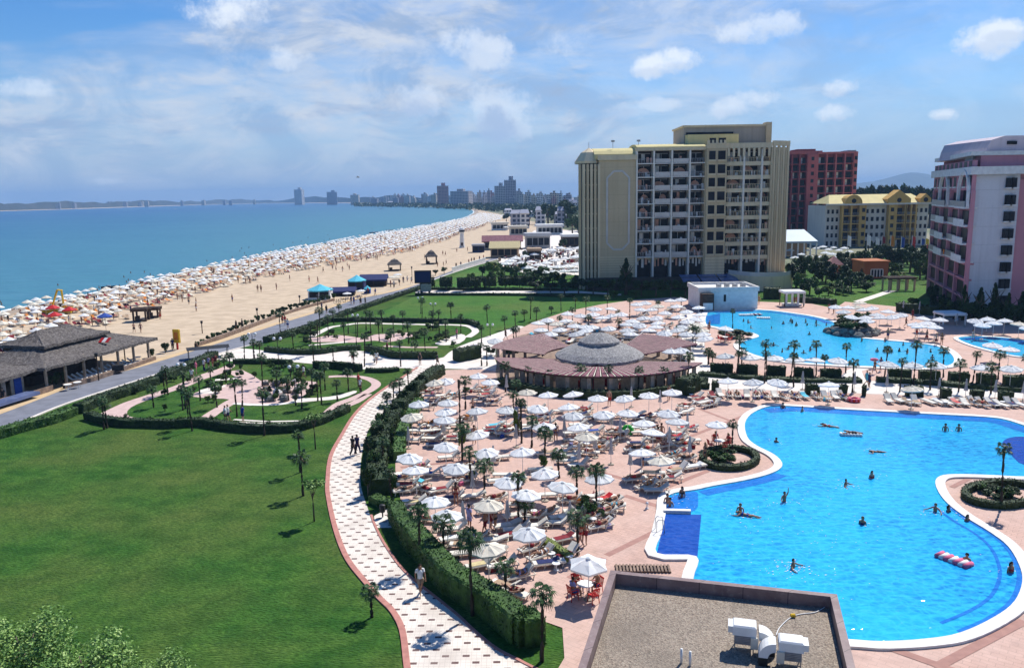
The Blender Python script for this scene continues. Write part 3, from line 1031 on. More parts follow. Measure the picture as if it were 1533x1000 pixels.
# upper garden
strip('garden_path.012', spline(gp([(700, 505), (712, 496), (702, 488.5), (680, 486.5), (640, 486), (590, 485), (540, 484), (515, 487), (495, 490), (478, 498), (465, 505)]), 5), -0.6, 0.6, 0.012, 'whitepave')
gsheet('garden_path.013', [(462, 507), (500, 502), (520, 503), (545, 506), (560, 501), (580, 500), (610, 498), (626, 502), (610, 506), (590, 511), (575, 512), (560, 510), (530, 513), (500, 512), (470, 512)], 0.013, 'pinkpath')
gsheet('garden_path.014', [(651, 514), (672, 505), (690, 500), (698, 505), (688, 514), (665, 517)], 0.013, 'whitepave', 2)
strip('garden_path.015', gp([(462, 517), (492, 514.5), (520, 512)]), -0.5, 0.5, 0.014, 'whitepave')
strip('garden_path.016', gp([(575, 518), (610, 520), (655, 520)]), -0.5, 0.5, 0.014, 'pinkpath')
# ------------------------------------------------------------------ people


def human(J, fem=False):
    """one skinned body from a dict of joints; also returns hair, top and bottom clothing meshes"""
    order = [('pelvis', None, .125), ('waist', 'pelvis', .112), ('chest', 'waist', .138), ('neckb', 'chest', .07), ('neck', 'neckb', .052), ('head', 'neck', .098), ('crown', 'head', .075)]
    for s in 'lr':
        order += [('sh' + s, 'neckb', .055), ('el' + s, 'sh' + s, .043), ('wr' + s, 'el' + s, .030), ('ha' + s, 'wr' + s, .034),
                  ('hip' + s, 'pelvis', .088), ('kn' + s, 'hip' + s, .058), ('an' + s, 'kn' + s, .038), ('to' + s, 'an' + s, .034)]
    idx, verts, edges, rs = {}, [], [], []
    for nme, par, r in order:
        idx[nme] = len(verts)
        verts.append(J[nme])
        rs.append(r)
        if par:
            edges.append((idx[par], idx[nme]))
    me = bpy.data.meshes.new('body')
    me.from_pydata(verts, edges, [])
    o = bpy.data.objects.new('body', me)
    col.objects.link(o)
    sk = o.modifiers.new('s', 'SKIN')
    for i, r in enumerate(rs):
        e = me.skin_vertices[0].data[i]
        e.radius = (r, r)
        e.use_root = (i == 0)
    sk.use_smooth_shade = True
    sb = o.modifiers.new('u', 'SUBSURF')
    sb.levels = sb.render_levels = 1
    dg = bpy.context.evaluated_depsgraph_get()
    body = bpy.data.meshes.new_from_object(o.evaluated_get(dg))
    bpy.data.objects.remove(o)
    mb = MB()
    V = {k: Vector(v) for k, v in J.items()}
    up = (V['crown'] - V['neck']).normalized()
    fwd = Vector(J['face']).normalized()
    side = up.cross(fwd).normalized()
    # face: nose, eyes, mouth line, ears
    hc = V['head']
    mb.bar(hc + fwd * .09 + up * .02, hc + fwd * .125 - up * .012, .024, .02)
    for s in (-1, 1):
        mb.ball(hc + side * s * .097, .022, 5, 3)
    # hands: palm, four unequal fingers and a thumb
    for s in 'lr':
        w, h = V['wr' + s], V['ha' + s]
        d = (h - w).normalized()
        a = d.cross(fwd)
        if a.length < .2:
            a = d.cross(up)
        a.normalize()
        c = a.cross(d)
        for k, L in enumerate((.062, .075, .070, .055)):
            b0 = h + d * .03 + a * (k - 1.5) * .017
            mb.tube([b0, b0 + d * L * .5 + c * .006, b0 + d * L + c * .022], [.0085, .008, .006], 4)
        t0 = w + d * .035 + a * .03
        mb.tube([t0, t0 + (d * .6 + a * .8) * .035, t0 + (d * .9 + a * .5) * .062 + c * .01], [.011, .010, .007], 4)
    b2 = mb.mesh('x', 'skin0', True)
    bm = bmesh.new()
    bm.from_mesh(body)
    bm.from_mesh(b2)
    bm.to_mesh(body)
    bm.free()
    bpy.data.meshes.remove(b2)
    body.materials.clear()
    body.materials.append(MAT['skin0'])
    body.polygons.foreach_set('use_smooth', [True] * len(body.polygons))
    # hair cap
    hb = MB()
    hb.ball((0, 0, 0), .112, 10, 6)
    for i, v in enumerate(hb.v):
        p = Vector(v)
        q = hc + side * p.x + up * (p.z * .95 + .045) - fwd * (p.y * .6 + .028)
        hb.v[i] = tuple(q)
    if fem:
        hb.tube([hc - fwd * .07 + up * .02, hc - fwd * .10 - up * .10, hc - fwd * .09 - up * .22], [.07, .065, .03], 7)
    hair = hb.mesh('hair', 'hair', True)
    # bottoms
    cb_ = MB()
    cb_.tube([V['pelvis'] + (V['waist'] - V['pelvis']) * .35, V['pelvis']], [.150, .158], 12, caps=False)
    for s in 'lr':
        k = .12 if fem else .62
        cb_.tube([V['hip' + s] + (V['pelvis'] - V['hip' + s]) * .25, V['hip' + s], V['hip' + s] + (V['kn' + s] - V['hip' + s]) * k], [.118, .115, .102 if not fem else .108], 10, caps=False)
    bottom = cb_.mesh('shorts', 'blue', True)
    tb = MB()
    if fem:
        m = V['waist'] + (V['chest'] - V['waist']) * .62
        tb.tube([m, V['chest'] + (V['neckb'] - V['chest']) * .25], [.160, .150], 12, caps=False)
    top2 = tb.mesh('bikini_top', 'blue', True) if fem else None
    sb2 = MB()
    sb2.tube([V['pelvis'] + (V['waist'] - V['pelvis']) * .1, V['waist'], V['chest'], V['chest'] + (V['neckb'] - V['chest']) * .6, V['neckb'] + (V['neck'] - V['neckb']) * .3], [.158, .148, .170, .140, .075], 12, caps=False)
    for s in 'lr':
        sb2.tube([V['neckb'] + (V['sh' + s] - V['neckb']) * .5, V['sh' + s], V['sh' + s] + (V['el' + s] - V['sh' + s]) * .55], [.085, .078, .064], 9, caps=False)
    shirt = sb2.mesh('shirt', 'white', True)
    tr = MB()
    tr.tube([V['pelvis'] + (V['waist'] - V['pelvis']) * .35, V['pelvis']], [.150, .158], 12, caps=False)
    for s in 'lr':
        tr.tube([V['hip' + s] + (V['pelvis'] - V['hip' + s]) * .2, V['hip' + s], V['kn' + s], V['an' + s]], [.118, .115, .082, .068], 10, caps=False)
    trousers = tr.mesh('trousers', 'navy', True)
    return dict(body=body, hair=hair, bottom=bottom, bikini=top2, shirt=shirt, trousers=trousers)


STAND = dict(pelvis=(0, 0, .92), waist=(0, -.005, 1.08), chest=(0, 0, 1.28), neckb=(0, .01, 1.43), neck=(0, 0, 1.50), head=(0, -.015, 1.60), crown=(0, -.01, 1.675), face=(0, -1, 0),
             shl=(-.185, .01, 1.40), ell=(-.235, .03, 1.13), wrl=(-.25, -.05, .90), hal=(-.25, -.075, .83), shr=(.185, .01, 1.40), elr=(.235, .03, 1.13), wrr=(.25, -.05, .90), har=(.25, -.075, .83),
             hipl=(-.095, 0, .87), knl=(-.11, -.015, .49), anl=(-.115, .03, .085), tol=(-.13, -.12, .035), hipr=(.095, 0, .87), knr=(.11, -.015, .49), anr=(.115, .03, .085), tor=(.13, -.12, .035))


def pose(b, **k):
    d = dict(b)
    d.update(k)
    return d


WALK = pose(STAND, knl=(-.10, -.16, .50), anl=(-.10, -.25, .09), tol=(-.11, -.40, .05), knr=(.10, .03, .48), anr=(.10, .30, .13), tor=(.11, .20, .03),
            ell=(-.24, .12, 1.15), wrl=(-.24, .10, .93), hal=(-.24, .08, .86), elr=(.24, -.10, 1.15), wrr=(.22, -.26, .96), har=(.21, -.32, .91))
ARMUP = pose(STAND, elr=(.30, -.02, 1.62), wrr=(.27, -.05, 1.86), har=(.26, -.05, 1.93), ell=(-.38, -.12, 1.22), wrl=(-.50, -.30, 1.20), hal=(-.53, -.36, 1.20))
SPREAD = pose(STAND, ell=(-.42, -.12, 1.25), wrl=(-.55, -.33, 1.22), hal=(-.57, -.40, 1.21), elr=(.42, -.12, 1.25), wrr=(.55, -.33, 1.22), har=(.57, -.40, 1.21))
LIE = dict(pelvis=(0, 0, .12), waist=(0, .16, .125), chest=(0, .36, .165), neckb=(0, .50, .22), neck=(0, .57, .25), head=(0, .66, .30), crown=(0, .73, .33), face=(0, -.3, 1),
           shl=(-.185, .48, .20), ell=(-.27, .24, .13), wrl=(-.22, .02, .13), hal=(-.20, -.05, .13), shr=(.185, .48, .20), elr=(.30, .30, .12), wrr=(.30, .06, .10), har=(.30, -.01, .09),
           hipl=(-.095, -.05, .115), knl=(-.12, -.42, .17), anl=(-.12, -.80, .07), tol=(-.15, -.86, .19), hipr=(.095, -.05, .115), knr=(.10, -.40, .30), anr=(.11, -.70, .06), tor=(.12, -.83, .06))
FLOATP = pose(LIE, face=(0, .7, -.6), head=(0, .66, .24), crown=(0, .74, .26), ell=(-.38, .62, .12), wrl=(-.30, .88, .10), hal=(-.28, .95, .10), elr=(.40, .40, .10), wrr=(.58, .58, .08), har=(.62, .64, .08), knr=(.10, -.42, .12), anr=(.11, -.80, .07), tor=(.12, -.92, .05), tol=(-.13, -.92, .05))
SIT = dict(pelvis=(0, 0, .52), waist=(0, .02, .67), chest=(0, .04, .87), neckb=(0, .03, 1.02), neck=(0, .01, 1.09), head=(0, -.02, 1.19), crown=(0, -.02, 1.26), face=(0, -1, 0),
           shl=(-.185, .03, .99), ell=(-.23, -.06, .74), wrl=(-.17, -.28, .72), hal=(-.15, -.34, .74), shr=(.185, .03, .99), elr=(.23, -.06, .74), wrr=(.17, -.28, .72), har=(.15, -.34, .74),
           hipl=(-.095, -.03, .50), knl=(-.12, -.42, .50), anl=(-.12, -.44, .09), tol=(-.13, -.58, .04), hipr=(.095, -.03, .50), knr=(.12, -.42, .50), anr=(.13, -.36, .09), tor=(.14, -.50, .04))
POSES = {k: (human(v), human(v, True)) for k, v in dict(stand=STAND, walk=WALK, armup=ARMUP, spread=SPREAD, lie=LIE, float=FLOATP, sit=SIT).items()}
COLW = dict(blue='blue', navy='navy blue', red='red', white='white', maroon='dark red', turq='turquoise', yellow='yellow', orange='orange', pink='pink', green='green', lilac='lilac', black='black')


def person(p, x, y, z, rz, c1, c2=None, fem=False, dressed=None, group=None, tilt=None, s=1.0):
    """c1 bottom colour, c2 top colour; dressed: 'shorts' (shirt and shorts) or 'long' (shirt and trousers)"""
    P = POSES[p][1 if fem else 0]
    o = thing('person', 'x', 'person', (x, y, z), rz, group)
    if tilt:
        o.rotation_euler = (tilt, 0, rz)
    if s != 1:
        o.scale = (s, s, s)
    paint(link('body', P['body'], o), RN.choice(('skin0', 'skin0', 'skin1')))
    paint(link('hair', P['hair'], o), 'hair2' if RN.random() < .2 else 'hair')
    if dressed == 'long':
        paint(link('trousers', P['trousers'], o), c1)
    else:
        paint(link('shorts' if not fem or dressed else 'bikini_bottom', P['bottom'], o), c1)
    if dressed:
        paint(link('shirt', P['shirt'], o), c2 or c1)
    elif fem:
        paint(link('bikini_top', P['bikini'], o), c2 or c1)
    return o


# ------------------------------------------------------------------ palms, trees, hedges
def palm_crown(seed, nf=20, leaves=9, droop=.5, skirt=8):
    r = random.Random(seed)
    mb = MB()
    for i in range(nf):
        az = 2 * PI * i / nf * 1.0 + r.uniform(-.25, .25) + (i % 3) * .7
        el = (-.45, .15, .75)[i % 3] + r.uniform(-.2, .25)
        d = Vector((math.cos(az) * math.cos(el), math.sin(az) * math.cos(el), math.sin(el)))
        sdv = d.cross(Vector((0, 0, 1))).normalized()
        upv = sdv.cross(d)
        L = r.uniform(.42, .62)
        tip = d * L - Vector((0, 0, .06))
        mb.bar(d * .05, tip, .03, .02)
        R = r.uniform(.42, .56)
        for k in range(leaves):
            t = (k / (leaves - 1) - .5) * 2 * 1.45
            e = (d * math.cos(t) + sdv * math.sin(t)) * R * (1 - .18 * abs(t))
            midp = tip + e * .55 + upv * .03
            end = tip + e - Vector((0, 0, .16 + droop * .10 * (1 + abs(t)) + r.uniform(0, .06)))
            wv = e.cross(upv).normalized() * .042
            mb.face([tip, midp + wv, end, midp - wv])
    for i in range(skirt):
        az = r.uniform(0, 2 * PI)
        d = Vector((math.cos(az), math.sin(az), 0))
        sv = Vector((-d.y, d.x, 0)) * r.uniform(.05, .12)
        a = d * .10 + Vector((0, 0, -.02))
        e = d * r.uniform(.28, .42) + Vector((0, 0, -r.uniform(.35, .75)))
        mb.face([a, (a + e) / 2 + sv, e, (a + e) / 2 - sv], 1)
    return mb.mesh('palm_crown', ['frond', 'deadfrond'])


def palm_trunk(seed):
    r = random.Random(seed)
    mb = MB()
    pts, rs = [], []
    for i in range(9):
        t = i / 8
        pts.append((r.uniform(-.03, .03), r.uniform(-.03, .03), t))
        rs.append(.135 + .05 * (1 - t) ** 4 + .03 * (t > .75) + r.uniform(-.012, .012))
    mb.tube(pts, rs, 9)
    # stubs of old leaf stalks
    for i in range(46):
        t = r.uniform(.35, .98)
        az = r.uniform(0, 2 * PI)
        p = Vector((math.cos(az) * .13, math.sin(az) * .13, t))
        mb.face([p + Vector((0, 0, -.01)), p + Vector((math.cos(az) * .07, math.sin(az) * .07, .015)), p + Vector((-math.sin(az) * .05, math.cos(az) * .05, -.012))])
    return mb.mesh('palm_trunk', 'trunk', True)


PCR = [palm_crown(s, nf, 9, dr, sk) for s, nf, dr, sk in ((1, 21, .5, 8), (2, 18, .8, 14), (3, 24, .3, 5), (4, 15, 1.1, 18), (5, 20, .6, 2), (6, 26, .9, 10))]
PCT = [palm_crown(5, 13, 7, .2, 6)]
PTR = [palm_trunk(s) for s in (1, 2, 3)]


def palm(bx, by, ty, where, s=1.0, kind=0, desc='fan palm'):
    x, y = G(bx, by)
    h = max(1.2, zat(x, y, ty))
    o = thing('palm_tree', 'x', 'palm tree', (x, y, 0.0), RN.uniform(0, 6), 'fan palms of the hotel grounds')
    o.rotation_euler.x, o.rotation_euler.y = RN.gauss(0, .03), RN.gauss(0, .03)
    link('trunk', RN.choice(PTR), o, scale=(.82 * s, .82 * s, h - .05))
    link('crown', RN.choice(PCR if kind == 0 else PCT), o, loc=(0, 0, h - .05), scale=s * RN.uniform(.82, 1.2), rot=(RN.uniform(-.1, .1), RN.uniform(-.1, .1), RN.uniform(0, 6)))
    rank(o, desc, where, x, y)
    return o


PALMS = {
    'of the round gardens': [(155.5, 643, 598), (160.5, 641, 606), (246.5, 590, 557), (251.5, 591, 551), (274, 614, 580), (278, 612, 560), (282.5, 638, 585), (287.5, 645, 590), (339, 573, 536), (355, 624, 572), (363, 610, 571), (395.6, 652, 587), (393, 579, 534), (300, 600, 566), (316, 585, 552), (325, 610, 575), (415, 590, 558), (432, 600, 566), (436, 575, 545), (452, 612, 578), (468, 590, 556), (230, 610, 582), (505, 600, 572), (522, 585, 556), (345, 560, 531), (481.6, 605, 560), (476, 600, 562), (487, 584, 546), (449.6, 707, 650), (454, 742, 684)],
    'along the white cross walk': [(366, 540, 505), (381, 537, 512), (389, 537, 514), (476, 529, 482), (479.5, 529, 464), (516, 514, 485), (521.6, 500, 465), (556, 516, 469), (545.6, 549, 503), (560.7, 543, 527), (573, 498, 467), (586, 533, 496), (600, 549, 511), (603.5, 494, 468), (637, 531, 497), (621.6, 530, 514), (632, 481, 449), (657.6, 501, 466), (675.6, 482, 455), (730, 488, 459), (756, 494, 476), (721, 548, 516), (729, 548, 520), (721, 514, 489), (440, 527, 500), (465, 515, 484), (492, 505, 474), (535, 505, 476), (548, 495, 466), (568, 512, 482), (590, 505, 474), (612, 515, 486), (648, 495, 468), (668, 512, 482), (690, 500, 474), (470, 549, 519), (500, 550, 522), (530, 556, 528), (420, 502, 470), (500, 486, 465), (508, 476, 458)],
    'beside the upper lawn': [(769, 521, 492), (773.5, 521, 491), (771.6, 490, 468), (785, 481, 466), (794, 478, 446), (803, 481, 463), (825.6, 470, 462), (840, 466, 443), (861.6, 467, 447), (877, 482, 447), (821, 496, 482), (838, 490, 475), (857, 482, 463), (927, 493, 480), (942.6, 478, 448), (909, 470, 444), (1019.6, 465, 448), (925, 478, 466), (985, 470, 452), (880, 500, 474)],
    'around the pool bar': [(757, 587, 546), (790, 582, 552), (823, 585, 558), (869, 582, 550), (913, 587, 550), (956, 587, 552), (995, 585, 553), (1029, 577, 532), (1037, 520, 489), (1041, 520, 492), (1061, 546, 524), (1066, 547, 531), (1014, 512, 492)],
    'of the parasol terrace': [(697, 613, 569), (692, 690, 640), (781, 664, 602), (769, 621, 589), (773, 604, 572), (796, 670, 628), (815.6, 697, 646), (836.6, 716, 678), (864, 742, 704), (776, 787, 712), (786, 782, 748), (892.6, 773, 702), (865, 831, 770), (705, 728, 676), (725.6, 744, 694), (629.5, 847, 763), (665, 840, 781), (707, 921, 806), (758, 906, 845), (811.5, 990, 888)],
    'in the path hedge': [(579.6, 607, 592), (589, 606, 574), (599, 597, 571), (612, 583, 555), (577, 640, 607), (565, 660, 634), (574, 704, 660), (587, 754, 706), (557, 923, 882)],
    'between the two pools': [(1097, 492, 465), (1060, 546, 526), (1103, 558, 508), (1104, 563, 529), (1144.5, 574, 513), (1147.6, 566, 528), (1183.6, 571, 514), (1188, 580, 531), (1222, 562, 514), (1235, 553, 534), (1266, 559, 518), (1276, 588, 542), (1324, 565, 522), (1347, 587, 539), (1367.5, 577, 515), (1392, 584, 543), (1412, 565, 524), (1435, 587, 543), (1456, 574, 528), (1483, 590, 548), (1494, 568, 529), (1533, 575, 535), (1110, 560, 525)],
    'on a pool island': [(1096, 678, 634), (1498.5, 761, 669)],
}
for w, L in PALMS.items():
    for p in L:
        palm(*p, w, s=(.72 if w == 'between the two pools' else .78 if 'terrace' in w else .72))
# a bare palm stem without a crown
x, y = G(689, 642)
o = thing('palm_tree', 'bare palm stem without crown standing among the white parasols', 'palm tree', (x, y, 0))
link('trunk', PTR[1], o, scale=(.75, .75, zat(x, y, 570)))


def crown_mesh(seed, n=1500, lobes=9, leaf=.11, mats=('leaf',), shape='round', flat=.3):
    """unit crown: radius about 1, z from 0 to 2"""
    r = random.Random(seed)
    mb = MB()
    C = []
    for i in range(lobes):
        if shape == 'round':
            a, e = r.uniform(0, 2 * PI), r.uniform(-.5, 1)
            C.append((Vector((math.cos(a) * .58, math.sin(a) * .58, 1.0 + e * .62)) * 1.0, r.uniform(.30, .52)))
        elif shape == 'flat':
            a = r.uniform(0, 2 * PI)
            q = r.uniform(.1, .75)
            C.append((Vector((math.cos(a) * q, math.sin(a) * q, 1.0 + r.uniform(-.15, .25))), r.uniform(.22, .36)))
        else:
            t = (i + .5) / lobes
            a = r.uniform(0, 2 * PI)
            q = .45 * (1 - t)
            C.append((Vector((math.cos(a) * q, math.sin(a) * q, .15 + t * 1.75)), .10 + .40 * (1 - t)))
    for i in range(n):
        c, q = r.choice(C)
        d = Vector((r.gauss(0, 1), r.gauss(0, 1), r.gauss(0, 1)))
        d.normalize()
        p = c + d * q * (r.random() ** .45)
        mb.leaf(p, leaf * r.uniform(.6, 1.3), r.randrange(len(mats)), flat, r)
    return mb.mesh('crown', list(mats))


def limbs_mesh(seed):
    r = random.Random(seed)
    mb = MB()
    mb.tube([(0, 0, -.02), (.01, 0, .35), (.0, .02, .62)], [.05, .04, .03], 7)
    for i in range(5):
        a = 2 * PI * i / 5 + r.uniform(-.3, .3)
        q = r.uniform(.14, .3)
        mb.tube([(0, .01, .45 + .03 * i), (math.cos(a) * q * .5, math.sin(a) * q * .5, .64), (math.cos(a) * q, math.sin(a) * q, .82)], [.022, .015, .007], 5)
    return mb.mesh('trunk', 'bark', True)


CRD = [crown_mesh(s, 1700, 10, .13, ('leaf',)) for s in (1, 2, 3)]
CRM = [crown_mesh(s, 1500, 9, .13, ('leaf2', 'leaf')) for s in (4, 5)]
CRY = [crown_mesh(s, 1100, 8, .14, ('leaf3', 'leaf2')) for s in (6,)]
CRC = [crown_mesh(s, 1700, 11, .12, ('leaf',), 'cone') for s in (7, 8)]
CRF = [crown_mesh(s, 620, 9, .12, ('leafp', 'leaf2'), 'flat') for s in (9, 10)]
LMB = [limbs_mesh(s) for s in (1, 2)]


def tree(bx, by, ty, wpx, kind, desc, where, name='tree', low=.28, base_z=0.0):
    x, y = G(bx, by)
    h = max(.8, zat(x, y, ty))
    rr = wpx / 2 / ppm(x, y, h / 2)
    o = thing(name, 'x', 'shrub' if name == 'shrub' else 'tree', (x, y, base_z), RN.uniform(0, 6), 'trees and shrubs of the grounds')
    cr = dict(d=CRD, m=CRM, y=CRY, c=CRC, f=CRF)[kind]
    link('trunk', RN.choice(LMB), o, scale=(h * 1.0, h * 1.0, h))
    link('crown', RN.choice(cr), o, loc=(0, 0, h * low * .8), scale=(rr, rr, h * (1 - low * .8) / 1.9))
    rank(o, desc, where, x, y)
    return o


TR = [(1192, 431, 393, 36, 'd'), (1220, 425, 391, 30, 'd'), (1231, 421, 390, 26, 'd'), (1254, 428, 396, 30, 'd'), (1270, 399, 379, 20, 'd'), (1274, 438, 414, 24, 'm'), (1251, 439, 419, 24, 'm'), (1212, 441, 415, 26, 'm'), (1297, 437, 422, 26, 'm'), (1318, 388, 366, 20, 'd'), (1308, 386, 364, 16, 'c'), (1327, 390, 368, 18, 'd'), (1336, 404, 371, 26, 'd'), (1350, 404, 372, 26, 'd'), (1362, 408, 377, 26, 'd'), (1377, 410, 379, 26, 'd'), (1366, 460, 446, 16, 'm'), (1240, 443, 428, 18, 'y'), (1262, 442, 428, 22, 'm'), (1226, 446, 430, 18, 'm'), (1204, 444, 424, 18, 'd'), (1284, 430, 408, 22, 'd'), (1290, 405, 384, 20, 'd'), (1240, 404, 384, 18, 'd'), (1216, 402, 382, 18, 'd'), (1386, 402, 372, 20, 'd'), (1344, 396, 364, 16, 'c'), (1300, 378, 360, 14, 'd'), (1390, 425, 400, 22, 'd')]
for k in range(34):
    px, py = RN.uniform(1190, 1390), RN.uniform(392, 446)
    if py > 446 - (px - 1190) * .12:
        continue
    TR.append((px, py, py - RN.uniform(14, 32), RN.uniform(16, 28), RN.choice('dddmmy')))
for t in TR:
    tree(*t, {'d': 'dark broadleaf tree', 'm': 'mid green leafy bush', 'y': 'yellow-green bush', 'c': 'dark narrow cypress'}[t[4]], 'behind the upper pool', low=.10)
for t in [(1441, 480, 428, 24, 'c'), (1465, 483, 432, 28, 'c'), (1486, 481, 425, 26, 'c'), (1507, 484, 440, 24, 'c'), (1528, 483, 438, 26, 'c'), (1414, 474, 446, 26, 'd'), (1427, 478, 450, 22, 'd'), (1452, 482, 452, 24, 'd'), (1476, 483, 454, 24, 'd'), (1496, 484, 454, 24, 'd'), (1518, 485, 456, 24, 'd'), (1402, 466, 440, 22, 'd'), (1394, 456, 428, 18, 'd'), (1545, 486, 452, 32, 'd')]:
    tree(*t, 'dark pointed conifer' if t[4] == 'c' else 'dark low bush', 'below the pink hotel', low=.06)
for t in [(845, 440, 419, 26, 'd'), (866, 441, 417, 28, 'd'), (888, 441, 420, 26, 'd'), (910, 442, 418, 28, 'd'), (937, 441, 388, 30, 'c'), (960, 443, 420, 28, 'd'), (982, 444, 418, 26, 'd'), (1004, 444, 420, 26, 'd'), (1026, 444, 421, 24, 'd'), (824, 438, 422, 24, 'd'), (803, 436, 421, 24, 'd'), (1038, 440, 424, 16, 'm'), (952, 446, 434, 16, 'm'), (918, 447, 434, 16, 'm')]:
    tree(*t, 'tall dark conifer' if t[2] < 400 else 'dark round tree', 'before the tan hotel')
for t in [(820.6, 338, 306, 22, 'd'), (835, 336, 309, 20, 'd'), (850, 340, 301, 30, 'd'), (857, 351, 326, 20, 'm'), (866, 352, 330, 14, 'd'), (806, 334, 316, 16, 'd'), (790, 330, 314, 14, 'd'), (787, 392, 376, 10, 'd'), (770, 378, 364, 10, 'd'), (800, 386, 370, 9, 'd'), (843, 375, 358, 14, 'd'), (758, 334, 320, 12, 'd')]:
    tree(*t, 'dark green tree', 'beside the beach cafes')
for k in range(26):
    px, py = RN.uniform(700, 868), RN.uniform(409, 431)
    if py < 409 + (px - 700) * .03:
        continue
    tree(px, py, py - RN.uniform(9, 19), RN.uniform(12, 24), RN.choice('dmmy'), 'leafy bush', 'left of the tan hotel', name='shrub', low=.1)
for t in [(738, 416, 391, 24, 'y'), (756, 414, 398, 20, 'm'), (722, 416, 398, 12, 'd'), (770, 414, 399, 18, 'm'), (746, 422, 404, 18, 'y'), (790, 422, 406, 26, 'm'), (815, 428, 412, 24, 'm'), (665, 410, 400, 10, 'm'), (652, 412, 404, 9, 'd')]:
    tree(*t, 'bright green bush', 'by the promenade fence', name='shrub')
# young trees on the lawn
for t, d in [((470.6, 780, 716), 'young tree with flat pale crown'), ((472.3, 672, 615), 'young tree with a small pale crown')]:
    o = tree(t[0], t[1], t[2] - 4, 42 if t[1] > 700 else 32, 'f', d, 'on the near lawn', low=.80)
    for ch in o.children:
        if ch.name.startswith('crown'):
            ch.scale.z = .55
            ch.location.z *= 1.02
        else:
            ch.scale.x *= .38
            ch.scale.y *= .38
# dark wood beyond the yellow hotel
for k in range(17):
    tree(1282 + k * 7.5 + RN.uniform(-3, 3), 340, 279 + RN.uniform(0, 6) - (5 if 3 < k < 9 else 0), 24, 'd', 'dark tree of the wood', 'beyond the yellow hotel')


def leafy(mb, p0, p1, z0, z1, hw, n, size=.09):
    pass


def hedge(line, w, h, name='hedge', mat='hedge', dens=26, leafs=.085, label=None, ends=True, z0=0.0, group=None):
    """clipped hedge along a ground polyline: a rough core covered with small leaves"""
    mb = MB()
    a, b = offset_line(line, w / 2), offset_line(line, -w / 2)
    n = len(line)
    k = .10 * min(w, h)
    prof = [(1.0, 0.0), (1.0, h - k), (1 - 2 * k / w, h), (-1 + 2 * k / w, h), (-1.0, h - k), (-1.0, 0.0)]
    rows = []
    h0_ = h
    for i in range(n):
        h = h0_ * (1 + RN.uniform(-.13, .10))
        cx, cy = (a[i][0] + b[i][0]) / 2, (a[i][1] + b[i][1]) / 2
        ex, ey = (a[i][0] - b[i][0]) / 2, (a[i][1] - b[i][1]) / 2
        rows.append([Vector((cx + ex * q[0], cy + ey * q[0], z0 + q[1])) + Vector((RN.uniform(-1, 1), RN.uniform(-1, 1), RN.uniform(-1, 1))) * (.085 if mat == 'hedge2' else .05) * min(1, h) for q in prof])
    for i in range(n - 1):
        for j in range(5):
            mb.face([rows[i][j], rows[i][j + 1], rows[i + 1][j + 1], rows[i + 1][j]])
            q = [rows[i][j], rows[i][j + 1], rows[i + 1][j + 1], rows[i + 1][j]]
            area = (q[1] - q[0]).length * (q[3] - q[0]).length
            for _ in range(int(area * dens + RN.random())):
                u, v = RN.random(), RN.random()
                p = q[0] * (1 - u) * (1 - v) + q[1] * u * (1 - v) + q[2] * u * v + q[3] * (1 - u) * v
                mb.leaf(p + Vector((RN.uniform(-.04, .04), RN.uniform(-.04, .04), abs(RN.gauss(0, .06)))), leafs * RN.uniform(.6, 1.4))
    if ends:
        mb.face(rows[0][::-1])
        mb.face(rows[-1])
    o = mb.obj(name, mat)
    return tag(o, label, 'shrub' if name == 'shrub' else 'hedge', group)


def H(px, w, h, label, mat='hedge', dens=26, sub=4, leafs=.085, shift=0.0, name='hedge'):
    ln = spline(gp(px), sub)
    if shift:
        ln = offset_line(ln, shift)
    return hedge(ln, w, h, name, mat, dens, leafs, label)


H([(584, 819), (605, 843), (636, 884), (662, 905), (703, 931), (740, 964), (766, 980), (800, 981), (826, 975)], 1.3, 1.45, 'tall thick clipped hedge curving between the paver path and the near parasols', dens=60, leafs=.07, shift=1.3)
H([(592, 775), (606, 800), (628, 830), (655, 858)], 1.1, 1.2, 'lower green hedge behind the tall hedge beside the parasols', dens=60, leafs=.07)
H([(548, 744), (545, 716), (549, 690), (555, 664), (564, 645), (577, 628)], 1.5, 1.25, 'dark tall hedge beside the upper paver path and the walking couple', 'hedge2', dens=40, leafs=.09, shift=-1.0)
H([(584, 618), (600, 600), (616, 584), (632, 571), (648, 560)], 1.4, 1.2, 'hedge along the far end of the paver path', 'hedge2', dens=30, leafs=.1, shift=-.9)
H([(560, 750), (575, 757), (590, 757)], .9, .5, 'short low hedge end beside the side entrance of the path', dens=40)
H([(598, 690), (600, 660), (612, 632), (628, 606)], 1.0, .8, 'bright green hedge behind the leftmost parasols', 'leaf2', dens=40, leafs=.1)
H([(803, 811), (826, 824), (853, 842)], .55, .55, 'low yellow-green hedge on the terrace near the single table parasol', 'leaf3', dens=60, leafs=.06)
# road hedge in runs
H([(-60, 672), (0, 655), (40, 643), (78, 633), (110, 621)], 1.2, .9, 'hedge on the lawn side of the road, nearest run', dens=26, leafs=.1)
H([(118, 619), (150, 605), (193, 590), (235, 575)], 1.1, 1.0, 'hedge between the road and the left garden loop', 'hedge2', dens=24, leafs=.1)
H([(238, 573), (275, 556), (305, 543), (322, 536)], 1.1, 1.0, 'hedge between the road and the pink-shirted walkers', 'hedge2', dens=20, leafs=.12)
H([(398, 513), (440, 501), (480, 487), (520, 471)], 1.0, .9, 'hedge between road and upper garden', 'hedge2', dens=14, leafs=.14)
H([(522, 470), (560, 457), (600, 443), (632, 432)], 1.0, .8, 'far road hedge beside the upper lawn', 'hedge2', dens=10, leafs=.16)
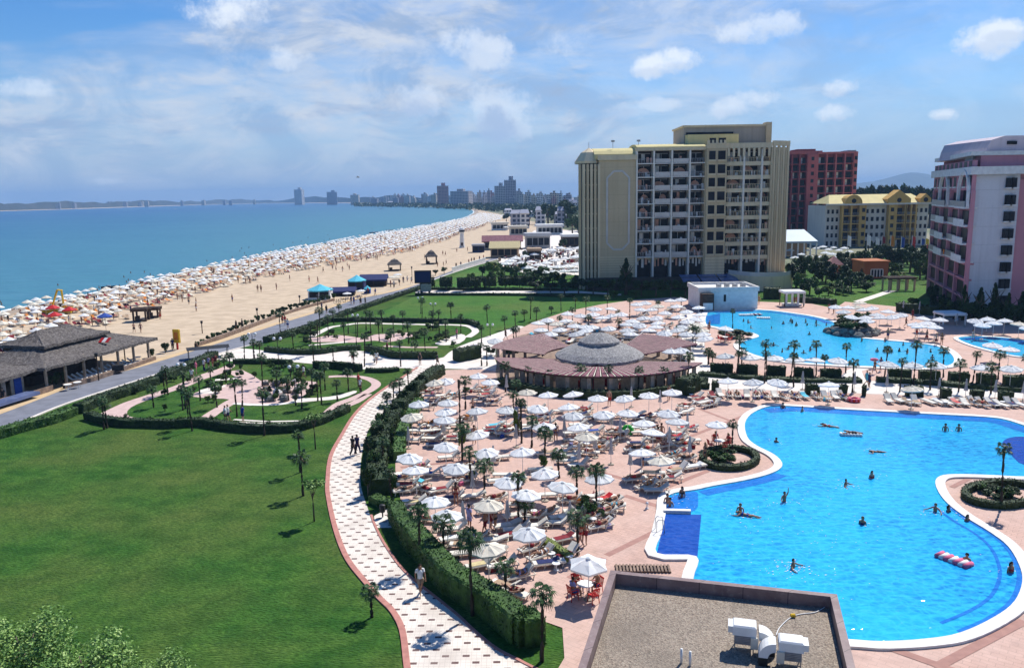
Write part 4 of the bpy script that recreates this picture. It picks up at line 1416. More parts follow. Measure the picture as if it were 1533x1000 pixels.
# round garden hedges
H([(132, 626), (150, 632), (172, 636), (205, 638), (256, 639), (298, 637), (322, 640), (350, 644), (392, 647), (438, 645), (468, 638), (496, 627), (520, 616)], .9, .75, 'low dark hedge rounding the front of the lower garden', 'hedge2', dens=26, leafs=.09)
H([(350, 544), (395, 544), (436, 545)], .7, .6, 'low hedge on the far side of the lower garden, left run', 'hedge2', dens=14, leafs=.12)
H([(470, 551), (510, 552), (540, 556)], .7, .9, 'low hedge on the far side of the lower garden, middle run', 'hedge2', dens=14, leafs=.12)
H([(548, 557), (580, 557), (596, 555)], .7, .5, 'low hedge on the far side of the lower garden, right run', 'hedge2', dens=14, leafs=.12)
H([(398, 526), (440, 530), (478, 530), (512, 525), (540, 524)], .8, .7, 'front hedge of the upper garden, left run', 'hedge2', dens=14, leafs=.13)
H([(550, 526), (572, 531), (590, 536), (625, 537), (655, 537)], .8, .9, 'front hedge of the upper garden, right run', 'hedge2', dens=14, leafs=.13)
H([(480, 482), (540, 481), (600, 482), (660, 483), (700, 484), (716, 490)], .8, .7, 'straight dark hedge between upper garden and upper lawn', 'hedge2', dens=8, leafs=.16)
H([(683, 541), (700, 538), (715, 535)], 1.6, 1.6, 'dark block hedge at the corner of the white walk', 'hedge2', dens=16, leafs=.13)
# clipped balls on the garden hedge
BALL = crown_mesh(21, 900, 14, .10, ('hedge2' if False else 'hedge',))
for k, (bx, by, tp) in enumerate([(186, 636, 618), (223, 638, 623), (272, 638, 622), (321, 638, 619), (354, 642, 627), (401, 646, 627), (452, 641, 627), (492, 627, 613), (436, 560, 546), (447, 558, 546), (455, 557, 545), (402, 547, 538)]):
    x, y = G(bx, by)
    h = zat(x, y, tp)
    o = thing('shrub', 'x', 'shrub', (x, y, 0), k)
    link('stem', LMB[0], o, scale=(h * .5, h * .5, h * .5))
    link('crown', BALL, o, loc=(0, 0, 0), scale=(.42, .42, h / 2))
    rank(o, 'clipped dark ball shrub', 'on the garden hedge', x, y)
# box-cut trees by the screen
CUBES = [(668, 432), (694, 433), (710, 432), (733, 431), (757, 430), (778, 430), (640, 432)]
for k, (bx, by) in enumerate(CUBES):
    x, y = G(bx, by + 3)
    o = thing('tree', 'x', 'tree', (x, y, 0), .1 * k, 'box-cut trees')
    link('trunk', LMB[1], o, scale=(2.4, 2.4, 2.4))
    mb = MB()
    for i in range(620):
        p = [RN.uniform(-1, 1) for _ in range(3)]
        ax = RN.randrange(3)
        p[ax] = RN.choice((-1, 1)) * RN.uniform(.85, 1.06)
        mb.leaf((p[0] * 1.35, p[1] * 1.3, 2.0 + p[2] * 1.05), .22)
    mb.bevbox(-1.2, 1.2, -1.15, 1.15, 1.1, 2.9, .3)
    mb.obj('crown', 'hedge2', o)
    rank(o, 'box-cut dark tree', 'beside the big screen', x, y)
H([(622, 442.5), (700, 442.5), (780, 443), (860, 445)], .8, .5, 'long low hedge at the far edge of the upper lawn', 'hedge2', dens=5, leafs=.2)
H([(640, 434), (700, 434.5), (790, 435), (850, 436)], .9, .6, 'long low hedge behind the white garden walk', 'hedge2', dens=5, leafs=.2)
H([(1195, 452), (1225, 454), (1250, 456)], 1.5, 1.0, 'dark low hedge behind the white curtain pavilion', 'hedge2', dens=10, leafs=.16)
H([(1143, 447), (1168, 447)], 1.5, 2.2, 'dark tall hedge left of the white curtain pavilion', 'hedge2', dens=10, leafs=.16)
H([(1345, 466), (1395, 472), (1440, 475), (1560, 480)], 1.6, 1.6, 'dark hedge between the upper parasols and the pink hotel', 'hedge2', dens=8, leafs=.18)
# hedged beds between the pools: a low border and separate clipped blocks
H([(1046, 562), (1100, 566), (1180, 571), (1288, 572)], 1.3, .45, 'low border hedge between the pools, left run', 'hedge2', dens=12, leafs=.13)
H([(1312, 571), (1400, 576), (1480, 583), (1600, 590)], 1.3, .45, 'low border hedge between the pools, right run', 'hedge2', dens=12, leafs=.13)
H([(1040, 581), (1062, 582)], .9, .6, 'short low hedge at the left end of the white walk', 'hedge2', dens=12, leafs=.13)
blocks = [(1063, 1097, 558), (1104, 1134, 560), (1148, 1176, 562), (1189, 1217, 565), (1228, 1259, 567), (1329, 1362, 567), (1375, 1406, 569), (1420, 1449, 572), (1462, 1489, 574), (1502, 1540, 577)]
for k, (a, b, yy) in enumerate(blocks):
    H([(a, yy), ((a + b) / 2, yy + .5), (b, yy + 1)], .9, 1.15, None, 'hedge2', dens=14, leafs=.12, sub=2)
    o = col.objects[-1]
    o['group'] = 'clipped hedge blocks between the pools'
    x, y = G((a + b) / 2, yy)
    rank(o, 'clipped block hedge', 'beside the upper pool', x, y, 30)
for k, (a, b, yy) in enumerate([(1205, 1226, 590), (1256, 1268, 591), (1355, 1380, 593), (1408, 1422, 597), (1452, 1471, 599), (1495, 1515, 601), (1066, 1076, 585), (1030, 1040, 594), (1290, 1296, 592)]):
    H([(a, yy), ((a + b) / 2, yy + .3), (b, yy + .6)], .8, 1.1, None, 'hedge2', dens=14, leafs=.12, sub=2)
    o = col.objects[-1]
    o['group'] = 'clipped hedge blocks behind the poolside loungers'
    x, y = G((a + b) / 2, yy)
    rank(o, 'clipped block hedge', 'behind the poolside loungers', x, y, 30)
# round planted islands
for (cx, cy, ww, hh, lab) in [(1092, 690, 41, 15, 'round bed with a clipped rim hedge on the left pool headland'), (1500, 744, 56, 17, 'round bed with a clipped rim hedge under the right pool palm')]:
    ring = [G(cx + ww * math.cos(t * PI / 12), cy + hh * math.sin(t * PI / 12)) for t in range(25)]
    hedge(ring, .5, .5, 'hedge', 'hedge2', 50, .07, lab, ends=False)
    for k in range(7):
        a = RN.uniform(0, 6.28)
        q = RN.uniform(.1, .65)
        x, y = G(cx + ww * q * math.cos(a), cy + hh * q * math.sin(a))
        o = thing('shrub', 'x', 'shrub', (x, y, 0), a)
        link('stem', LMB[0], o, scale=(.6, .6, .45))
        link('crown', RN.choice(CRM + CRD), o, loc=(0, 0, 0), scale=(RN.uniform(.4, .7),) * 2 + (RN.uniform(.25, .45),))
        rank(o, 'small green shrub', 'in the left round bed' if cx < 1200 else 'in the right round bed', x, y, 20)
# loose shrubs on the terrace and by the pools
for (bx, by, ty, w, kd, d, wh) in [(815, 702, 680, 18, 'y', 'round yellow-green shrub', 'among the terrace parasols'), (872, 765, 742, 26, 'y', 'bright yellow-green shrub', 'among the terrace parasols'), (885, 775, 752, 24, 'm', 'green shrub', 'among the terrace parasols'), (775, 652, 612, 13, 'y', 'tall narrow yellow-green shrub', 'among the terrace parasols'), (692, 676, 636, 12, 'y', 'tall narrow yellow-green shrub', 'among the terrace parasols'), (705, 722, 704, 14, 'y', 'yellow-green shrub', 'among the terrace parasols'), (900, 779, 765, 12, 'm', 'small round shrub', 'among the terrace parasols'),
                                      (1094, 506, 494, 38, 'd', 'low dark shrub', 'on the upper pool edge'), (1112, 507, 496, 30, 'd', 'low dark shrub', 'on the upper pool edge'), (698, 590, 582, 12, 'm', 'green potted shrub', 'left of the pool bar'), (1265, 488, 470, 26, 'm', 'green shrub', 'above the rock island'), (1290, 488, 468, 26, 'm', 'green shrub', 'above the rock island'), (735, 532, 520, 16, 'd', 'dark potted shrub', 'left of the pool bar')]:
    tree(bx, by, ty, w, kd, d, wh, name='shrub', low=.12)
# rock garden in the middle of the lower garden, and planting of the upper one
for k in range(26):
    px, py = RN.uniform(392, 446), RN.uniform(572, 602)
    x, y = G(px, py)
    mb = MB()
    s = RN.uniform(.25, .6)
    mb.ball((0, 0, 0), s, 7, 4, 0, .8)
    mb.v = [tuple(Vector(v) * RN.uniform(.75, 1.2)) for v in mb.v]
    o = tag(mb.obj('boulder', RN.choice(('rock', 'coping', 'stonewall', 'rock')), None, False, (x, y, s * .4)), 'x', 'rock', 'boulders of the rock garden')
    rank(o, 'boulder', 'in the lower rock garden', x, y, 9)
for k in range(95):
    px, py = RN.choice(((395, 455, 570, 604), (300, 345, 575, 595), (200, 300, 585, 625), (455, 520, 492, 516), (540, 640, 486, 520), (300, 345, 545, 575), (640, 690, 488, 512), (440, 480, 575, 590)))[0:2], 0
    rg = RN.choice(((395, 455, 570, 604), (300, 345, 575, 595), (400, 450, 575, 600), (455, 520, 494, 514), (540, 640, 498, 514), (322, 345, 548, 572), (640, 690, 490, 512), (455, 475, 575, 596), (460, 690, 486, 522), (200, 330, 560, 625), (345, 480, 552, 572)))
    px, py = RN.uniform(rg[0], rg[1]), RN.uniform(rg[2], rg[3])
    tree(px, py, py - RN.uniform(4, 9), RN.uniform(7, 14), RN.choice('dmmy'), 'small garden shrub', 'in the round gardens', name='shrub', low=.08)
# uneven bushes that break up the path hedge
for (px, py, ty, w_, kd) in [(552, 742, 700, 24, 'd'), (560, 712, 676, 22, 'm'), (556, 690, 655, 24, 'd'), (566, 668, 636, 24, 'd'), (576, 648, 618, 26, 'm'), (590, 628, 604, 26, 'd'), (604, 610, 586, 22, 'd'), (618, 598, 572, 20, 'd'), (632, 583, 562, 20, 'd'), (580, 690, 662, 18, 'm'), (572, 728, 700, 20, 'd'), (586, 664, 640, 16, 'm'), (603, 640, 614, 16, 'y'), (590, 735, 712, 14, 'm')]:
    tree(px, py, ty, w_, kd, 'leafy bush', 'in the upper path hedge', name='shrub', low=.06)
# big near bushes at the lower left corner
NB = [crown_mesh(31, 11000, 26, .036, ('leaf2', 'leafp', 'leafp')), crown_mesh(32, 10000, 22, .038, ('leafp', 'leaf2', 'leafp'))]
for (bx, by, ty, rw, k, d) in [(45, 1040, 930, 2.3, 0, 'large glossy bush at the bottom left corner'), (135, 1062, 962, 2.1, 1, 'second glossy bush right of the largest corner bush'), (238, 1075, 989, 1.7, 0, 'low glossy bush right of both corner bushes'), (-40, 1030, 945, 2.0, 1, 'glossy bush cut by the left edge of the view')]:
    x, y = G(bx, by)
    h = zat(x, y, ty)
    o = thing('shrub', d, 'shrub', (x, y, 0), k)
    link('stem', LMB[0], o, scale=(h, h, h * .9))
    link('crown', NB[k], o, loc=(0, 0, -.2), scale=(rw, rw, (h + .2) / 1.95))
# ------------------------------------------------------------------ parasols
def canopy_mesh(n, seed, sag=.05):
    """unit radius, apex at z=.38, rim at 0, hanging valance"""
    r = random.Random(seed)
    mb = MB()
    pts = []
    for j in range(n):
        a, b = 2 * PI * j / n, 2 * PI * (j + 1) / n
        m = (a + b) / 2
        A = Vector((math.cos(a), math.sin(a), 0))
        B = Vector((math.cos(b), math.sin(b), 0))
        Mid = Vector((math.cos(m), math.sin(m), 0)) * math.cos(PI / n) * .97
        top = Vector((0, 0, .33))
        h1, h2 = A * .5 + Vector((0, 0, .205)), B * .5 + Vector((0, 0, .205))
        h1, h2, Mid = h1 + Vector((0, 0, r.uniform(-.02, .02))), h2 + Vector((0, 0, r.uniform(-.02, .02))), Mid * r.uniform(.94, 1.0)
        hm = Mid * .5 + Vector((0, 0, .165))
        Mid.z = -.025
        mb.face([top, h1, hm])
        mb.face([top, hm, h2])
        mb.face([h1, A, Mid, hm])
        mb.face([hm, Mid, B, h2])
        dz = Vector((0, 0, -.10))
        mb.face([A, A * .99 + dz, Mid * .99 + dz, Mid])
        mb.face([Mid, Mid * .99 + dz, B * .99 + dz, B])
        mb.bar(top * .92, A * .97 + Vector((0, 0, -.03)), .02, .02, 1)
    mb.lathe([(.13, .345), (.05, .39), (.001, .405)], 8)
    return mb.mesh('canopy', ['canvas', 'palewood'])


def mesh_of(f, name, mats, smooth=False):
    mb = MB()
    f(mb)
    return mb.mesh(name, mats, smooth)


CAN = [canopy_mesh(8, 1), canopy_mesh(8, 2), canopy_mesh(9, 3), canopy_mesh(8, 4)]
CAN6 = canopy_mesh(6, 3)
POLE = mesh_of(lambda m: m.tube([(0, 0, 0), (0, 0, 1)], [.025, .022], 7), 'pole', 'white')
FOOT = mesh_of(lambda m: m.lathe([(.001, 0), (.26, 0), (.26, .05), (.18, .09), (.05, .11), (.05, .22), (.001, .22)], 12), 'foot', 'palewood')


def folded_mesh():
    mb = MB()
    n = 12
    prof = [(.03, 2.45), (.05, 2.35), (.075, 2.0), (.095, 1.5), (.13, 1.15), (.17, .98)]
    for i in range(len(prof) - 1):
        for j in range(n):
            q = []
            for (k, t) in ((i, j), (i, j + 1), (i + 1, j + 1), (i + 1, j)):
                a = 2 * PI * t / n
                w = prof[k][0] * (1.25 if t % 2 else .72)
                q.append((w * math.cos(a), w * math.sin(a), prof[k][1]))
            mb.face(q)
    return mb.mesh('folded_canopy', 'canvas_grey')


FOLD = folded_mesh()
SITES = []          # (x, y, where)


def parasol(cx, cy, where, r=1.04, z=2.05, can=None, desc='open white parasol', mats=None):
    x, y = G(cx, cy, z + .12 * r)
    o = thing('parasol', 'x', 'parasol', (x, y, .04), RN.uniform(0, 6), 'open white parasols')
    c = link('canopy', can or RN.choice(CAN), o, loc=(0, 0, z - .04), scale=(r, r, r * RN.uniform(.92, 1.08)), rot=(RN.gauss(0, .06), RN.gauss(0, .06), 0))
    if mats is None and RN.random() < .3:
        paint(c, RN.choice(('canvas_b', 'canvas_b', 'cream')), 'palewood')
    if mats:
        paint(c, *mats)
    link('pole', POLE, o, scale=(1, 1, z + .3 * r))
    link('foot', FOOT, o)
    rank(o, desc, where, x, y)
    SITES.append((x, y, where))
    return o


OPEN = {
    'on the pink terrace': [(651, 572), (667, 569.6), (627, 604), (670.4, 602), (667, 615), (616.4, 623), (665.6, 627), (714, 614), (715, 649), (667, 667), (728, 676), (613, 684), (734, 571), (716, 562), (622, 702), (682.4, 699), (651, 749), (669, 769.6), (731.6, 754), (789, 586), (820.4, 590), (858, 589), (895, 595), (758, 613), (805, 610.4), (851.6, 608), (858, 621), (814.4, 637), (866, 638), (878, 652), (782, 675), (815.6, 707), (760.4, 720), (788, 738), (842, 726), (897, 714), (792, 796), (935, 595), (971.6, 590.6), (1006, 586), (904, 619), (940, 617), (964, 632), (977.6, 646), (1000, 617.6), (1013.6, 629.6), (961, 676), (989.6, 688), (731, 819)],
    'behind the pool bar': [(887, 462), (888, 470), (915, 472), (886, 489), (911, 491), (939, 493.6), (947, 480), (963, 475.6), (939, 485), (957, 486), (971, 494), (982, 475.6), (996, 468), (1015.6, 474), (1020, 489), (995, 498), (1027.6, 499.6), (1026, 513), (1005, 525), (1019, 524), (966, 453), (953, 455), (1003.6, 449.5), (1019, 448), (1013, 458), (959, 463), (1027.6, 466), (901.6, 475), (849.6, 469), (869, 472), (891.6, 462.5), (819.6, 478.4), (806, 483), (810, 493), (833, 484), (847, 479.6), (860, 487), (837.6, 493), (877, 489), (741.6, 509.6), (1050, 494), (1052, 500), (975, 463), (985, 458), (930, 470), (915, 462)],
    'beside the main pool': [(1090, 569), (1127.5, 571), (1164, 571), (1241, 575), (1366, 581)],
    'near the upper pool': [(1086, 532), (1123, 534), (1159, 535), (1191, 537), (1220, 538), (1255, 539), (1329.5, 544), (1366, 545.5), (1402, 545.5), (1470, 549), (1514, 550.5), (1486, 516), (1511, 522), (1287, 453), (1293, 463), (1313, 471), (1295, 475), (1329.5, 466), (1382, 476), (1407, 478), (1377, 488), (1389, 483), (1399, 489), (1371, 485), (1460, 479.5), (1478, 477), (1488, 483), (1504, 479.5), (1526, 484.5), (1348, 471), (1471, 486), (1281, 459), (1251, 459), (1263, 466), (1297.5, 480), (1305, 461), (1275, 474), (1317, 475), (1086, 491), (1055, 506), (1540, 490), (1335, 474), (1270, 460)],
}
for w, L in OPEN.items():
    for p in L:
        parasol(*p, w, r=1.06 if 'pink' in w else 1.2 if 'bar' in w or 'upper' in w else 1.1)
o = parasol(881, 841, 'x', 1.12, 2.05, CAN6)
RANK[('x', 'parasol', 9)].pop()
SITES.pop()
o['label'] = 'open six-sided white parasol over the red table chairs beside the gravel roof'
o = parasol(1073.5, 634, 'x', 1.0, 2.05)
RANK[('x', 'parasol', 9)].pop()
SITES.pop()
o['label'] = 'open white parasol over red chairs beside the left round bed of the pool'
del RANK[('x', 'parasol', 9)]

for _ in range(400):
    px, py = RN.uniform(800, 1048), RN.uniform(456, 500)
    if py < 500 - (px - 800) * .17 or len([q for q in SITES if q[2] == 'behind the pool bar']) > 72:
        continue
    X_, Y_ = G(px, py, 2.2)
    if all(math.hypot(X_ - a, Y_ - b) > 2.9 for a, b, w in SITES):
        parasol(px, py, 'behind the pool bar', r=1.2)
CLOSED = {'on the pink terrace': [(712, 642), (758.6, 592), (773, 670), (824, 660), (988, 614), (928.4, 662), (1001.6, 678), (1028.6, 654), (915, 648), (945, 610), (1032, 692), (914.6, 696), (943.4, 713), (760, 792), (867, 702), (891, 686), (853.4, 796), (739, 708), (708, 745), (612, 672), (664, 658), (694, 800), (845, 660)],
          'beside the main pool': [(1405, 594), (1445, 597), (1489, 599), (1531, 601), (1201, 584), (1278.5, 588)],
          'near the upper pool': [(1352, 468), (1376, 471), (1452, 480), (1445, 490), (1432, 488), (1327, 588)]}
for w, L in CLOSED.items():
    for (px, py) in L:
        x, y = G(px, py)
        o = thing('closed_parasol', 'x', 'closed parasol', (x, y, .04), RN.uniform(0, 6), 'folded parasols')
        s = RN.uniform(.80, .95)
        link('folded_canopy', FOLD, o, scale=(1.15, 1.15, s))
        link('pole', POLE, o, scale=(1, 1, 2.45 * s))
        link('foot', FOOT, o)
        rank(o, 'folded grey-white parasol', w, x, y)
        SITES.append((x, y, w))


# ------------------------------------------------------------------ loungers
def lounger_frame(m):
    for s in (-.29, .29):
        m.bar((s, -.95, .27), (s, .92, .27), .05, .05)
        for yy in (-.82, -.3, .3, .8):
            m.bar((s, yy - .04, 0), (s * .96, yy + .03, .26), .045, .05)
    for yy in (-.95, -.55, -.15, .25, .92):
        m.bar((-.29, yy, .275), (.29, yy, .275), .05, .03)


def lounger_cushion(m):
    m.bevbox(-.28, .28, -.95, .26, .29, .345, .02)


def back_mesh(a):
    mb = MB()
    mb.bevbox(-.28, .28, 0, .74, 0, .055, .02)
    mb.bar((-.3, .02, -.02), (-.3, .74, -.02), .04, .04, 1)
    mb.bar((.3, .02, -.02), (.3, .74, -.02), .04, .04, 1)
    return mb.mesh('backrest', ['cushion', 'cream'])


LFR = mesh_of(lounger_frame, 'frame', 'cream')
LCU = mesh_of(lounger_cushion, 'cushion', 'cushion')
LBK = back_mesh(0)
TOWEL = mesh_of(lambda m: (m.box(-.25, .25, -.7, .25, 0, .018), m.face([(-.25, .25, .018), (.25, .25, .018), (.25, .62, .2), (-.25, .62, .2)])), 'towel', 'blue')
LOUNGE = []
NL = 0
CL = ['navy', 'blue', 'red', 'maroon', 'white', 'black', 'pink', 'turq', 'orange', 'black', 'maroon', 'lilac']
CLN = dict(black='black', blue='blue', navy='navy', red='red', maroon='dark red', white='white', pink='pink', turq='turquoise', orange='orange', lilac='lilac', green='green', yellow='yellow', tanc='brown', paleyellow='pale yellow')
NPEOPLE = [0]


def lounger(x, y, rz, where, back=None, occ=None):
    global NL
    NL += 1
    back = RN.choice((0, .35, .6, .75)) if back is None else back
    o = thing('sun_lounger', 'x', 'sun lounger', (x, y, .04), rz, 'sun loungers of the hotel pools')
    link('frame', LFR, o)
    link('cushion', LCU, o)
    link('backrest', LBK, o, loc=(0, .26, .30), rot=(back, 0, 0))
    d = 'flat cream sun lounger' if back == 0 else 'cream lounger with raised back'
    rank(o, d, where, x, y)
    LOUNGE.append((x, y))
    q = RN.random() if occ is None else occ
    if q < .36 and NPEOPLE[0] < 115:
        NPEOPLE[0] += 1
        c = RN.choice(CL)
        fem = RN.random() < .55
        p = person('lie' if back < .65 else 'lie', x, y, .36, rz, c, fem=fem, group='sunbathers on loungers', tilt=0)
        rank(p, f'sunbather in {CLN[c]} swimwear', where, x, y)
    elif q < .66:
        c = RN.choice(['blue', 'red', 'maroon', 'maroon', 'maroon', 'tanc', 'tanc', 'white', 'white', 'lilac', 'turq', 'navy', 'maroon', 'tanc', 'black', 'paleyellow', 'red', 'navy'])
        t = link('towel', TOWEL, None, loc=(x, y, .39), rot=(0, 0, rz))
        tag(t, 'x', 'towel', 'towels laid on the loungers')
        paint(t, c)
        rank(t, f'{CLN[c]} towel on a lounger', where, x, y)


def free(x, y, d, avoid=()):
    return all((x - a) ** 2 + (y - b) ** 2 > d * d for a, b in LOUNGE)


KEEP = gp([(600, 745), (600, 690), (612, 640), (640, 596), (655, 568), (745, 560), (790, 590), (1000, 596), (1045, 612), (1052, 655), (1044, 700), (985, 742), (925, 770), (905, 815), (850, 845), (775, 905), (735, 880), (665, 812)])


def inside(p, poly):
    c = False
    for i in range(len(poly)):
        a, b = poly[i], poly[i - 1]
        if (a[1] > p[1]) != (b[1] > p[1]) and p[0] < (b[0] - a[0]) * (p[1] - a[1]) / (b[1] - a[1]) + a[0]:
            c = not c
    return c


# hand-placed loungers that stand clear in the photograph (px, py of the middle, heading)
FREE = [(898, 793, -1.15), (880, 781, -1.2), (968, 733, -1.15), (950, 722, -1.3), (1015, 708, -1.1), (914, 757, -1.1), (905, 752, -1.0), (1025, 692, -1.5), (1040, 703, -1.2), (810, 838, -1.0), (797, 826, -1.0), (757, 884, -2.2), (768, 893, -2.2), (742, 838, -.6), (818, 774, -1.0), (845, 812, -1.1), (848, 836, -.8), (698, 706, -1.6), (699, 712, -1.6), (640, 592, -1.7), (645, 597, -1.7), (652, 588, -1.7), (760, 640, -1.6), (758, 646, -1.6), (757, 653, -1.6), (638, 614, -1.6), (655, 642, -1.6), (1055, 606, -1.0), (1048, 603, -1.0), (1062, 610, -1.0), (1068, 608, -1.0), (1042, 598, -1.1), (1010, 658, -1.6), (1016, 666, -1.6), (956, 645, -1.6), (955, 668, -1.6), (1030, 645, -1.6), (627, 735, -2.4), (632, 727, -2.4), (638, 738, -2.4), (683, 716, -1.6), (905, 672, -1.6)]
for (px, py, a) in FREE:
    lounger(*G(px, py), a, 'on the pink terrace')
rowx = [1066, 1078, 1092, 1104, 1118, 1132, 1146, 1160, 1172, 1190, 1204, 1222, 1236, 1250, 1262]
for px in rowx:
    lounger(*G(px, 594.5 + (px - 1066) * .022 + RN.uniform(-1, 1)), PI + RN.uniform(-.25, .25) - PI, 'beside the main pool')
for px in [1330, 1343, 1357, 1370, 1390, 1404, 1418, 1430, 1444, 1458, 1470, 1484, 1498, 1512, 1526]:
    lounger(*G(px, 603 + (px - 1330) * .035 + RN.uniform(-1, 1)), RN.uniform(-.25, .25), 'beside the main pool')
order = [s for s in SITES]
for (x, y, w) in order:
    if w == 'beside the main pool':
        continue
    near = y < 75
    want = 3 if w == 'on the pink terrace' else 2
    base_a = -1.45 if w == 'on the pink terrace' else RN.choice((-1.5, .2, -.6))
    tries = 0
    while want and tries < 26 and NL < 292:
        tries += 1
        a = RN.uniform(0, 2 * PI)
        q = RN.uniform(.75, 2.0)
        X, Y = x + q * math.cos(a) * 1.2, y + q * math.sin(a)
        if not free(X, Y, .98) or math.hypot(X - x, Y - y) < .55:
            continue
        if w == 'on the pink terrace' and not inside((X, Y), KEEP):
            continue
        if w == 'near the upper pool' and (inside((X, Y), uppp) or inside((X, Y), kid)):
            continue
        lounger(X, Y, base_a + RN.uniform(-.3, .3), w)
        want -= 1

BAG = mesh_of(lambda m: (m.bevbox(-.2, .2, -.12, .12, 0, .3, .05), m.tube([(-.12, 0, .29), (-.08, 0, .45), (.08, 0, .45), (.12, 0, .29)], .015, 5)), 'beach_bag', 'blue')
STL = mesh_of(lambda m: (m.lathe([(.001, .40), (.24, .40), (.25, .42), (.24, .44), (.001, .44)], 12)), 'tabletop', 'white')
STG = mesh_of(lambda m: (m.tube([(0, 0, 0), (0, 0, .40)], .05, 7), m.lathe([(.001, 0), (.18, 0), (.17, .03), (.001, .04)], 10)), 'stand', 'white')
for k, (x, y) in enumerate(list(LOUNGE)):
    a = RN.uniform(0, 6.28)
    X, Y = x + .62 * math.cos(a), y + .62 * math.sin(a)
    q = RN.random()
    w = 'on the pink terrace' if inside((X, Y), KEEP) else 'around the upper pool'
    if any(inside((X, Y), P_) for P_ in (uppp, kid, mainp)):
        continue
    if q < .30:
        c = RN.choice(CL)
        o = tag(link('beach_bag', BAG, None, loc=(X, Y, .04), rot=(0, 0, a)), 'x', 'bag', 'bags beside the loungers')
        paint(o, c)
        rank(o, f'{CLN[c]} bag by a lounger', w, X, Y)
    elif q < .52:
        o = thing('side_table', 'x', 'side table', (X, Y, .04), a, 'small white side tables')
        link('tabletop', STL, o)
        link('stand', STG, o)
        rank(o, 'small white side table', w, X, Y)

# ------------------------------------------------------------------ red tables and chairs
def chair_mesh(m):
    m.bevbox(-.23, .23, -.22, .22, .41, .45, .015)
    for x in (-.2, .2):
        m.bar((x * 1.08, -.22, 0), (x, -.19, .42), .035, .035)
        m.bar((x * 1.08, .25, 0), (x, .2, .42), .035, .035)
        m.bar((x * 1.1, -.18, .63), (x * 1.1, .22, .63), .04, .03)
        m.bar((x * 1.1, -.17, .44), (x * 1.1, -.17, .62), .03, .03)


def chair_back(m):
    for x in (-.2, -.1, 0, .1, .2):
        m.bar((x, .21, .44), (x, .30, .86), .05, .02)
    m.bar((-.23, .30, .85), (.23, .30, .85), .03, .09)


CHS = mesh_of(chair_mesh, 'seat', 'red')
CHB = mesh_of(chair_back, 'backrest', 'red')
TBT = mesh_of(lambda m: (m.lathe([(.001, .70), (.44, .70), (.45, .72), (.44, .735), (.001, .735)], 18)), 'tabletop', 'white')
TBL = mesh_of(lambda m: [m.bar((.30 * math.cos(a), .30 * math.sin(a), 0), (.22 * math.cos(a), .22 * math.sin(a), .70), .035, .035) for a in (0.8, 2.4, 3.9, 5.5)], 'leg_frame', 'white')


def table_set(px, py, where, nch, people, group='red chairs', ta=0.0):
    x, y = G(px, py)
    t = thing('table', f'small round white table {where}', 'table', (x, y, .04), .3)
    link('tabletop', TBT, t)
    link('leg_frame', TBL, t)
    for k in range(nch):
        a = ta + 2 * PI * k / nch
        X, Y = x + .78 * math.cos(a), y + .78 * math.sin(a)
        c = thing('chair', 'x', 'chair', (X, Y, .04), a - PI / 2, 'red chairs under parasols')
        link('seat', CHS, c)
        link('backrest', CHB, c)
        rank(c, 'red plastic armchair', where, X, Y, 20)
        if k < len(people):
            c1, c2, fem, dr = people[k]
            p = person('sit', X, Y - .0, .04, a - PI / 2, c1, c2, fem, dr)
            rank(p, f'{CLN.get(c2 or c1, c1)} clad person on chair', where, X, Y, 20)


table_set(876, 893, 'beside the gravel roof', 4, [('navy', 'black', False, None), ('red', 'red', True, 'shorts'), ('blue', 'lilac', False, 'shorts')], ta=.5)
table_set(1077, 672, 'by the left round bed', 4, [('red', 'red', True, 'shorts'), ('black', 'red', False, 'shorts')], ta=.2)
table_set(1085, 512, 'on the upper pool headland', 4, [('red', 'red', True, 'shorts')], ta=.9)

# ------------------------------------------------------------------ people who stand, walk and swim
def stand(px, py, desc, where, c1, c2=None, fem=False, dressed='shorts', pz='stand', rz=None, s=1.0, z=.03, group=None):
    x, y = G(px, py)
    o = person(pz, x, y, z, RN.uniform(0, 6.28) if rz is None else rz, c1, c2, fem, dressed, group, s=s)
    if where:
        rank(o, desc, where, x, y)
    else:
        o['label'] = desc
    return o


